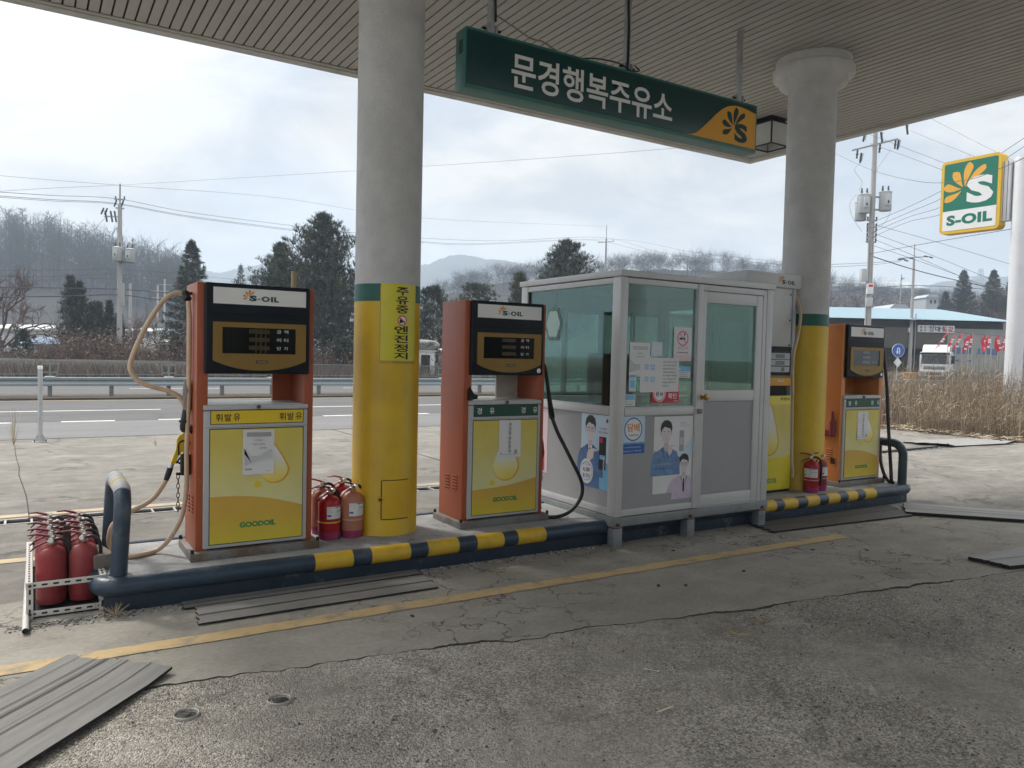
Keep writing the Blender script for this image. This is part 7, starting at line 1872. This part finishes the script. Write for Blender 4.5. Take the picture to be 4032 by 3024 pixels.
wire('thick cable from the tall pole down past the workshop pole to the right', [(1876, 551, 42), (1966, 580, 48), (2060, 604, 50), (2240, 642, 54)], .030)
wire('thin cable crossing the workshop front from its pole', [(1966, 684, 76), (2040, 712, 74), (2110, 722, 73), (2240, 730, 70)], .022)
for lab, pts in (('curved lead from the cutout down to the left transformer', [(1860, 352, 41.8), (1846, 368, 41.8), (1862, 392, 41.8), (1856, 412, 41.8)]), ('curved lead from the cutout down to the right transformer', [(1925, 322, 41.8), (1905, 350, 41.8), (1893, 372, 41.8), (1890, 408, 41.8)]), ('loop of lead wire at the left side of the transformers', [(1850, 420, 41.8), (1836, 440, 41.8), (1842, 470, 41.8), (1862, 500, 41.8)]), ('loop of lead wire at the right side of the transformers', [(1912, 425, 41.8), (1926, 445, 41.8), (1912, 480, 41.8), (1884, 500, 41.8)])):
    wire(lab, pts, .009, m_wire3, 'lead_wire', 'lead wires on the tall transformer pole')

# ------------------------------------------------------------------ metal workshop behind the reeds
m_wroof = mat('pale_blue_metal_roof', (.24, .35, .42), .45, .2, var=.06, vs=1, dirt=.3, dcol=(.30, .34, .35), ds=.8)
m_wwall = mat('grey_corrugated_wall', (.36, .36, .33), .7, var=.08, vs=.6, dirt=.4, dcol=(.22, .21, .19), ds=.8)
m_wdark = mat('brown_grey_boards', (.115, .10, .085), .85, var=.2, vs=.8)
m_wopen = flat('bay_lining_and_eave_shade', (.03, .03, .03), .9)
m_wblue = mat('blue_window_film', (.06, .15, .33), .3, var=.2, vs=2)
Dw = 76
A0 = at(2175, 700, Dw); org = Vector((A0.x, A0.y, GZ))
wk = thing('workshop', 'long low metal workshop with a pale blue roof and an open bay behind the reeds', 'building', org, AR)
eh, rh, ln_, dp_ = 5.85, 7.75, 33.0, 24.0
b = MB()
# roof, ribbed in geometry: front slope, back slope
nr = 110
for k in range(nr):
    x0 = -ln_ + ln_ * k / nr; x1 = x0 + ln_ / nr
    for (ya, za, yb, zb) in ((-.9, eh, dp_ / 2, rh), (dp_ / 2, rh, dp_ + .6, eh)):
        b.add([(x0, ya, za), (x0 + (x1 - x0) * .8, ya, za), (x0 + (x1 - x0) * .8, yb, zb), (x0, yb, zb)], [(0, 1, 2, 3)], m_wroof)
        b.add([(x0 + (x1 - x0) * .8, ya, za), (x0 + (x1 - x0) * .9, ya, za + .05), (x0 + (x1 - x0) * .9, yb, zb + .05), (x0 + (x1 - x0) * .8, yb, zb)], [(0, 1, 2, 3)], m_wroof)
        b.add([(x0 + (x1 - x0) * .9, ya, za + .05), (x1, ya, za), (x1, yb, zb), (x0 + (x1 - x0) * .9, yb, zb + .05)], [(0, 1, 2, 3)], m_wroof)
b.build('roof', wk, sharp=0)
xb0, xb1, xs = -12.2, -8.3, -5.6
b = MB()
for k in range(int(-xs / .25)):
    x = xs + k * .25; b.box(x, x + .17, -.03, .20, 0, eh - .75, m_wwall); b.box(x + .17, x + .25, 0.0, .20, 0, eh - .75, m_wwall)
b.build('front_wall', wk, sharp=0)
b = MB(); b.box(-ln_, xb0, 0, .2, 0, eh - .75, m_wdark); b.box(xb0, xs - .01, 0, .2, 3.05, eh - .75, m_wdark); b.box(xb1 + .4, xs - .01, .0, .2, 0, 3.04, m_wdark)
for k in range(9): b.box(-ln_, xs - .02, -.03, -.001, 3.1 + k * .24, 3.13 + k * .24, m_wdark)
b.build('board_wall', wk)
b = MB(); b.box(-ln_ + .2, -.2, 6.0, 6.2, 0, eh, m_wopen); b.box(-ln_, -.01, .3, .5, eh - .74, eh - .1, m_wopen); b.box(xb0 - .2, xb1 + .6, .25, 5.9, -.01, .01, m_wopen)  # the long strip under the roof is the eave's shade, set in dark colour
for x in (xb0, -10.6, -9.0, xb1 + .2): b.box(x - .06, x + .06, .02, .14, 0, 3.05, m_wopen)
b.build('bay_and_eave_shade', wk)
b = MB(); b.box(-.2, 0, .21, dp_, 0, eh - .02, m_wwall); b.prism([(.2, eh - .02), (dp_, eh - .02), (dp_ / 2, rh - .08)], frame((0, 0, 0), (0, 1, 0), (0, 0, 1)), .1, m_wwall, -.1); b.box(-ln_, -.3, dp_ - .2, dp_, 0, eh - .02, m_wwall); b.build('end_wall', wk)
b = MB()
for x0, x1, z0, z1 in [(-5.25, -4.98, 2.65, 3.2), (-4.8, -4.45, 2.65, 3.25), (-4.3, -3.97, 2.65, 3.25), (-3.8, -3.45, 2.65, 3.25), (-2.75, -2.5, 2.65, 3.2), (-2.3, -2.0, 2.65, 3.2), (-1.87, -1.53, 2.65, 3.2), (-1.4, -.75, 2.6, 3.2), (-4.95, -4.6, 1.88, 2.06), (-4.4, -4.0, 1.88, 2.06), (-3.8, -3.3, 1.88, 2.06)]:
    b = MB(); b.box(x0, x1, -.06, -.031, z0, z1, m_wblue); b.build('window', wk)
b = MB(); b.box(-8.8, -5.2, -.16, -.04, 4.66, 5.36, m_signw, .01); sb = b.build('sign_board', wk)
b = MB(); Mw = FR(0, -.16, 0)
for q_, (u, v) in zip('절단절곡', ((-8.62, 5.04), (-8.22, 5.04), (-8.62, 4.74), (-8.22, 4.74))): b.text(q_, Mw, u, v, m_wdark if q_ != '절' else m_ink, w=.24, h=.22, off=.02, base=.01)
for q_, u, mt in (('현', -7.75, m_ink), ('대', -7.12, m_ink), ('철', -6.48, m_redp), ('강', -5.85, m_redp)): b.text(q_, Mw, u, 4.76, mt, w=.50, h=.50, off=.03, base=.01)
b.build('lettering', sb)
# flags in front of it
m_flag = mat('red_flag_cloth', (.62, .02, .06), .7, var=.15, vs=3); m_fpole = mat('thin_flag_pole', (.40, .38, .36), .5, var=.1)
fl = [(2047, 726, 1.1, 'tall one blowing left'), (2064, 728, .6, 'second'), (2077, 728, .5, 'third'), (2092, 734, .2, 'fourth, drooping'), (2100, 729, .1, 'fifth'), (2129, 732, -.15, 'sixth'), (2141, 729, .3, 'seventh'), (2156, 731, -.5, 'eighth'), (2175, 729, .4, 'ninth'), (2181, 730, .2, 'last before the sign pole')]
for k, (x, y, lean, nm) in enumerate(fl):
    d_ = 67 + (k % 3); f = foot(x, d_); zt_ = at(x, y - 9, d_).z - f.z; zb_ = at(x, y + 21, d_).z - f.z
    t = thing('red_flag', 'red flag on a thin pole before the workshop, ' + nm + ' from the left' if k not in (0, 9) else 'red flag on a thin pole before the workshop, ' + nm, 'flag', f, AR, 'red flags before the workshop')
    b = MB(); b.tube([(0, 0, 0), (0, 0, zt_)], .03, m_fpole, n=6); b.build('pole', t)
    b = MB(); vs = []; fs = []; hh_ = zt_ - zb_; w_ = .42
    for i in range(6):
        for j in range(7): u, v = i / 5, j / 6; vs.append((-(u * w_) - lean * (1 - v) * .8 * (1 if lean > 0 else .6) + .05 * math.sin(v * 7 + k), .07 * math.sin(u * 7 + k + v * 3), zb_ + hh_ * v - u * .35 - (abs(lean) * .2 * u)))
    fs = [(i * 7 + j, i * 7 + j + 7, i * 7 + j + 8, i * 7 + j + 1) for i in range(5) for j in range(6)]
    b.add(vs, fs, m_flag); b.build('cloth', t, sharp=180)
    b = MB()
    for j in (1, 3, 4): p_ = vs[2 * 7 + j]; b.box(p_[0] - .12, p_[0] + .1, p_[1] - .16, p_[1] - .14, p_[2] - .08, p_[2] + .06, m_white)
    b.build('print', t)
# lorry
m_cab = mat('white_cab_paint', (.70, .71, .71), .3, var=.05, vs=2, dirt=.25, dcol=(.35, .32, .28), ds=1.5)
m_wind = mat('dark_windscreen', (.015, .018, .02), .06, var=.1, spec=.7)
m_tyre = flat('tyre_rubber', (.02, .02, .02), .8); m_chrome = mat('grille_metal', (.45, .45, .44), .3, .6, var=.1)
m_amber = flat('amber_plate', (.70, .45, .05), .4); m_lamp = mat('headlamp_lens', (.6, .62, .64), .1, var=.05)
cp = foot(2020, 68, GZ)
tr = thing('lorry', 'white lorry cab parked behind the reeds in front of the workshop', 'lorry', cp, AR - R(36))
b = MB()
def cabprof(x0, x1): return None
b.prism([(0, .75), (.0, 1.55), (.12, 2.35), (.35, 2.62), (1.9, 2.66), (1.95, .75)], frame((-1.2, 0, 0), (0, 1, 0), (0, 0, 1)), 2.4, m_cab, 0); b.build('cab', tr)
cabo = tr.children[0]
b = MB(); b.prism([(.25, 2.60), (.55, 3.05), (1.0, 3.28), (1.8, 3.30), (1.85, 2.64)], frame((-1.05, 0, 0), (0, 1, 0), (0, 0, 1)), 2.1, m_cab, 0); b.build('roof_fairing', tr)
b = MB(); Mf = frame((0, -.004, 1.55), (1, 0, 0), (0, .148, .989)); b.prism([(-1.08, .02), (1.08, .02), (1.03, .80), (-1.03, .80)], Mf, .012, m_wind); b.build('windscreen', tr)
b = MB(); b.box(-1.15, 1.15, -.13, .55, 2.42, 2.56, m_headn, .02); b.build('sun_visor', tr)
b = MB(); b.box(-.85, .85, -.05, .02, 1.08, 1.40, m_chrome, .01)
for k in range(4): b.box(-.80, .80, -.06, -.049, 1.11 + k * .07, 1.14 + k * .07, m_dark)
b.box(-.35, .35, -.065, -.05, 1.28, 1.38, m_chrome); b.build('grille', tr)
b = MB(); b.box(-1.22, 1.22, -.18, .3, .48, 1.02, m_cab, .03); b.box(-.6, .6, -.19, -.17, .6, .85, m_dark); b.box(-.26, .26, -.20, -.185, .50, .60, m_amber); b.build('bumper', tr)
for s in (-1, 1):
    b = MB(); b.box(s * .95 - .2, s * .95 + .2, -.20, -.16, .74, .92, m_lamp, .01); b.build('headlamp', tr)
    b = MB(); b.box(s * 1.42 - .13, s * 1.42 + .13, -.10, .05, 1.62, 2.30, m_headn, .03); b.box(min(s * 1.2, s * 1.35), max(s * 1.2, s * 1.35), -.02, .02, 2.2, 2.26, m_dark); b.build('mirror', tr)
    b = MB(); b.prism([(.25, 1.55), (1.15, 1.55), (1.15, 2.30), (.42, 2.30)], frame((s * 1.205, 0, 0), (0, -1 if s < 0 else 1, 0), (0, 0, 1)) if s > 0 else frame((-1.205, 0, 0), (0, -1, 0), (0, 0, 1)) @ Matrix.Diagonal((-1, 1, 1, 1)), .006, m_wind); b.build('side_window', tr)
    for y in (.85, 3.6, 4.9):
        b = MB(); Mr = Matrix.Translation((s * 1.02, y, .5)) @ Matrix.Rotation(math.pi / 2, 4, 'Y'); b.lathe([(.25, -.15), (.46, -.15), (.50, -.10), (.50, .10), (.46, .15), (.25, .15)], m_tyre, n=24, M=Mr); wh = b.build('wheel', tr)
        b = MB(); b.lathe([(.001, -.06), (.24, -.08), (.26, -.14), (.26, .14), (.24, .08), (.001, .06)], m_chrome, n=20, M=Mr); b.build('rim', wh)
b = MB(); b.box(-.5, .5, 1.9, 6.0, .7, .95, m_dark, .02); b.build('chassis', tr)
# U-turn sign and barrels
us = thing('traffic_sign', 'round blue U-turn sign on a grey post among the reeds', 'traffic sign', foot(1940, 46), AR + R(8))
zu = at(1940, 757, 46).z - us.location.z; rs = .40
b = MB(); b.tube([(0, .05, 0), (0, .05, zu + .3)], .038, m_galv, n=10); b.build('post', us)
b = MB(); Mu = FR(0, 0, zu); b.disc(0, 0, rs, Mu, .02, m_white, 40); b.disc(0, 0, rs * .95, Mu, .003, m_blue, 40, .02); dsc = b.build('disc', us)
b = MB(); o_ = []
for k in range(13): a = math.pi * k / 12; o_.append((.10 * math.cos(a) + .01, .07 + .10 * math.sin(a)))
i_ = [(.045 * math.cos(math.pi * k / 12) + .01, .07 + .045 * math.sin(math.pi * k / 12)) for k in range(13)]
b.prism([(.11, -.22)] + o_ + [(-.09, -.06), (-.155, -.06), (-.062, -.235), (.03, -.06), (-.035, -.06)] + i_[::-1] + [(.055, -.22)], Mu, .004, m_white, .023); b.build('arrow', dsc)
b = MB(); b.prism([(0, -.30), (.26, 0), (0, .30), (-.26, 0)], FR(0, .0, zu - .72), .012, m_signw); b.build('diamond_plate', us)
m_brl = mat('yellow_barrier_plastic', (.62, .33, .03), .5, var=.15, vs=3, dirt=.3, dcol=(.3, .2, .1), ds=2)
t = thing('crash_barrel', 'dull yellow crash barrel standing behind the reeds under the U-turn sign', 'barrel', foot(1967, 48))
b = MB(); b.lathe([(.40, 0), (.40, .05), (.37, .10), (.37, .9), (.42, .93), (.42, 1.02), (.36, 1.05), (.001, 1.06)], m_brl, n=24); b.build('drum', t)
b = MB(); b.lathe([(.375, .45), (.375, .62)], m_signw, n=24); b.build('reflective_band', t)
# far white factory
m_fac = mat('white_factory_wall', (.38, .41, .44), .6, var=.04, vs=.2); m_facb = mat('blue_factory_trim', (.10, .22, .42), .5, var=.1)
fo = at(1905, 700, 300); fo.z = 1.0
ft = thing('factory', 'long white factory with blue windows far behind the workshop', 'building', fo, AR)
zt = at(1900, 614, 300).z - 1
b = MB(); b.box(-42, 18, 0, 30, 0, zt - 1.2, m_fac); b.prism([(0, zt - 1.2), (30, zt - 1.2), (15, zt + 2.6)], frame((18, 0, 0), (0, 1, 0), (0, 0, 1)), 60, m_fac, -60); b.build('wall', ft)
b = MB()
for x in (-36, -30.5, -25, -19, -13, -6.5, .2, 6.5, 12.5): b = MB(); b.box(x, x + 2.6, -.1, 0, zt - 6.2, zt - 3.6, m_facb); b.build('window', ft)
# small buildings at the far right
for lab, x0, x1, y0, y1, d_, nm in (('small white house among the bare trees left of the workshop spruces', 2000, 2026, 636, 662, 200, 'house'), ('low cream shed behind the ridge of the workshop roof', 1921, 1962, 657, 676, 118, 'shed')):
    pA = at(x0, y1, d_); pB = at(x1, y1, d_); top_ = at(x0, y0, d_).z
    t = thing(nm, lab, 'house' if nm == 'house' else 'shed', (pA.x, pA.y, 0), AR)
    wl = (pB - pA).length
    b = MB(); b.box(0, wl, 0, 6, 0, top_ - .8, m_fac); b.build('wall', t)
    b = MB(); b.prism([(-.3, top_ - .8), (wl + .3, top_ - .8), (wl * .8, top_), (wl * .2, top_)], FR(0, -.3, 0), 6.6, m_fac, -6.6); b.build('roof', t)
    for q_ in (.3, .65): b = MB(); b.box(wl * q_, wl * (q_ + .2), -.06, 0, top_ - 2.3, top_ - 1.4, m_dark); b.build('window', t)
# lattice towers in the haze
def tower(lab, x, yt, d_):
    f = foot(x, d_); h = at(x, yt, d_).z - f.z; t = thing('lattice_tower', lab, 'pylon', f, AR, 'steel lattice towers in the haze')
    b = MB(); n = 10; w0, w1 = h * .085, h * .012
    for k in range(n):
        za, zb = h * k / n, h * (k + 1) / n; wa, wb = w0 + (w1 - w0) * k / n, w0 + (w1 - w0) * (k + 1) / n
        for sx in (-1, 1):
            for sy in (-1, 1): b.tube([(sx * wa, sy * wa, za), (sx * wb, sy * wb, zb)], h * .0035, m_arm, n=4)
        for sy in (-1, 1): b.tube([(-wa, sy * wa, za), (wb, sy * wb, zb)], h * .0022, m_arm, n=3); b.tube([(wa, sy * wa, za), (-wb, sy * wb, zb)], h * .0022, m_arm, n=3)
    b.build('lattice', t)
    for f_ in (.70, .80, .90):
        b = MB(); b.tube([(-h * .10, 0, h * f_ + h * .012), (0, 0, h * f_ + h * .03), (h * .10, 0, h * f_ + h * .012)], h * .004, m_arm, n=4); b.tube([(-h * .10, 0, h * f_ + h * .01), (h * .10, 0, h * f_ + h * .01)], h * .003, m_arm, n=4); b.build('cross_arm', t)
tower('pale lattice tower in the haze just right of the far pillar', 1837, 606, 620)
tower('pale lattice tower in the haze above the right-hand spruces', 2111, 581, 620)
# houses and monument across the road
m_hw = mat('white_house_wall', (.60, .61, .62), .7, var=.06, vs=1); m_roofw = mat('pale_metal_roof', (.52, .55, .56), .5, var=.08, vs=.8); m_roofb = mat('blue_shed_roof', (.05, .13, .24), .5, var=.15, vs=1)
def house(lab, x0, x1, yr, ye, yb, d_, roofm, dep, name='house', wins=((.3, .5),)):
    pA = at(x0, yb, d_); pB = at(x1, yb, d_); w_ = (pB - pA).length; ze, zr_ = at(x0, ye, d_).z - GZ, at(x0, yr, d_).z - GZ
    t = thing(name, lab, name, (pA.x, pA.y, GZ), AR)
    b = MB(); b.box(0, w_, 0, dep, 0, ze, m_hw); b.build('wall', t)
    b = MB(); b.prism([(-.4, ze - .12), (-.4, ze), (dep / 2, zr_), (dep + .4, ze), (dep + .4, ze - .12)], frame((-.3, 0, 0), (0, 1, 0), (0, 0, 1)), w_ + .6, roofm, 0); b.build('roof', t)
    b = MB()
    for a, c in wins: b = MB(); b.box(w_ * a, w_ * c, -.04, -.001, ze * .45, ze * .8, m_dark); b.build('window', t)
    return t
house('white house with a pale roof behind the bare tree at the left edge', -40, 92, 696, 708, 790, 70, m_roofw, 9, wins=((.55, .60), (.62, .70), (.82, .90)))
house('small shed with a dark blue roof, left of the junipers', 50, 126, 726, 742, 790, 56, m_roofb, 5, 'shed', ())
house('low white house with a pale roof behind the small bare trees', 262, 330, 706, 714, 790, 85, m_roofw, 8)
house('long low building with a pale green roof between the hose and the pump', 345, 430, 727, 739, 790, 72, mat('pale_green_roof', (.42, .55, .50), .5, var=.08), 8)
house('white building with a flat roof showing above the pines by the second pump', 1000, 1060, 622, 627, 790, 118, m_wdark, 10, 'house', ())
house('pale blue walled building behind the pine between pillar and pump', 930, 985, 752, 756, 800, 57, m_roofw, 6, 'house', ((.2, .3),))
m_bould = mat('grey_boulder', (.27, .26, .24), .9, var=.2, vs=3, bump=.6, bs=8)
mo_ = foot(917, 44, GZ); t = thing('stone_monument', 'engraved grey boulder on a white pedestal across the road', 'monument', mo_, AR)
zt0 = at(917, 757, 44).z - GZ; zt1 = at(917, 733, 44).z - GZ
b = MB(); b.box(-.55, .55, -.3, .5, 0, zt0 - .04, m_hw, .02); b.box(-.65, .65, -.36, .56, zt0 - .06, zt0, m_hw, .01); ped = b.build('pedestal', t)
b = MB(); b.box(-.15, .35, -.32, -.301, .35, zt0 - .25, m_dark); b.build('niche', ped)
bm = bmesh.new(); bmesh.ops.create_icosphere(bm, subdivisions=4, radius=1)
hB = (zt1 - zt0) / 2
for v in bm.verts: 
    k = 1 + .12 * mn.noise(v.co * 1.6 + Vector((3, 1, 2))); v.co = Vector((v.co.x * .82 * k, v.co.y * .35 * k, max(-.95, v.co.z * k) * hB * 1.05 + zt0 + hB * .98))
bm.verts.index_update(); b = MB(); b.add([v.co[:] for v in bm.verts], [[v.index for v in f.verts] for f in bm.faces], m_bould); bm.free(); st_ = b.build('boulder', t)
b = MB(); b.text('JC公園', FR(0, -.36, 0), -.62, zt0 + hB * .80, m_ink, w=1.2, h=.22, off=.01, base=.03); b.build('engraving', st_)
t = thing('traffic_light', 'small red signal light seen past the right edge of the near pillar', 'traffic light', foot(940, 90), AR)
zl = at(940, 634, 90).z + .05; b = MB(); b.tube([(0, 0, 0), (0, 0, zl), (-.9, 0, zl + .1)], .06, m_arm, n=8); b.build('post', t)
b = MB(); b.box(-1.35, -.35, -.1, .1, zl - .22, zl + .22, m_dark, .03); b.build('housing', t)
b = MB(); b.disc(-.55, zl, .15, FR(0, -.1, 0), .03, mat('red_signal_lens', (.75, .05, .04), .3), 16); b.build('lens', t)

# ------------------------------------------------------------------ station office on the near side, seen only in the glass
m_off = mat('office_wall', (.34, .33, .31), .7, var=.08, vs=1)
so = thing('station_office', 'plain grey station office facing the pumps from behind the viewer', 'building', (3.5, -5.0, -.05))
b = MB(); b.box(-7, 7, -6, 0, 0, 3.4, m_off); b.build('wall', so)
b = MB(); b.box(-7.3, 7.3, -6.3, .5, 3.4, 3.8, m_fasc, .02); b.build('roof', so)
b = MB()
for x in (-5.5, -2.5, 2.0, 4.6): b = MB(); b.box(x, x + 1.8, .001, .05, .9, 2.5, m_wind); b.build('window', so)
b = MB(); b.box(-.2, .9, .001, .06, .05, 2.2, m_wind); b.build('door', so)

# ------------------------------------------------------------------ haze
hz = MB(); hz.box(-2450, 3450, -550, 4100, -1.2, 268, None) if False else None
mh, nh, bh = _new('winter_haze'); nh.nodes.remove(bh)
pv = nh.nodes.new('ShaderNodeVolumePrincipled'); pv.inputs['Color'].default_value = (.68, .82, 1.0, 1); pv.inputs['Density'].default_value = .0009; pv.inputs['Anisotropy'].default_value = .25
nh.links.new(pv.outputs[0], nh.nodes['Material Output'].inputs['Volume'])
hb = MB(); hb.box(-2450, 3450, -550, 4100, -1.2, 152, mh); o = tag(hb.build('haze', sharp=0), kind='stuff'); o['label'] = 'thin bluish winter haze over the whole scene'
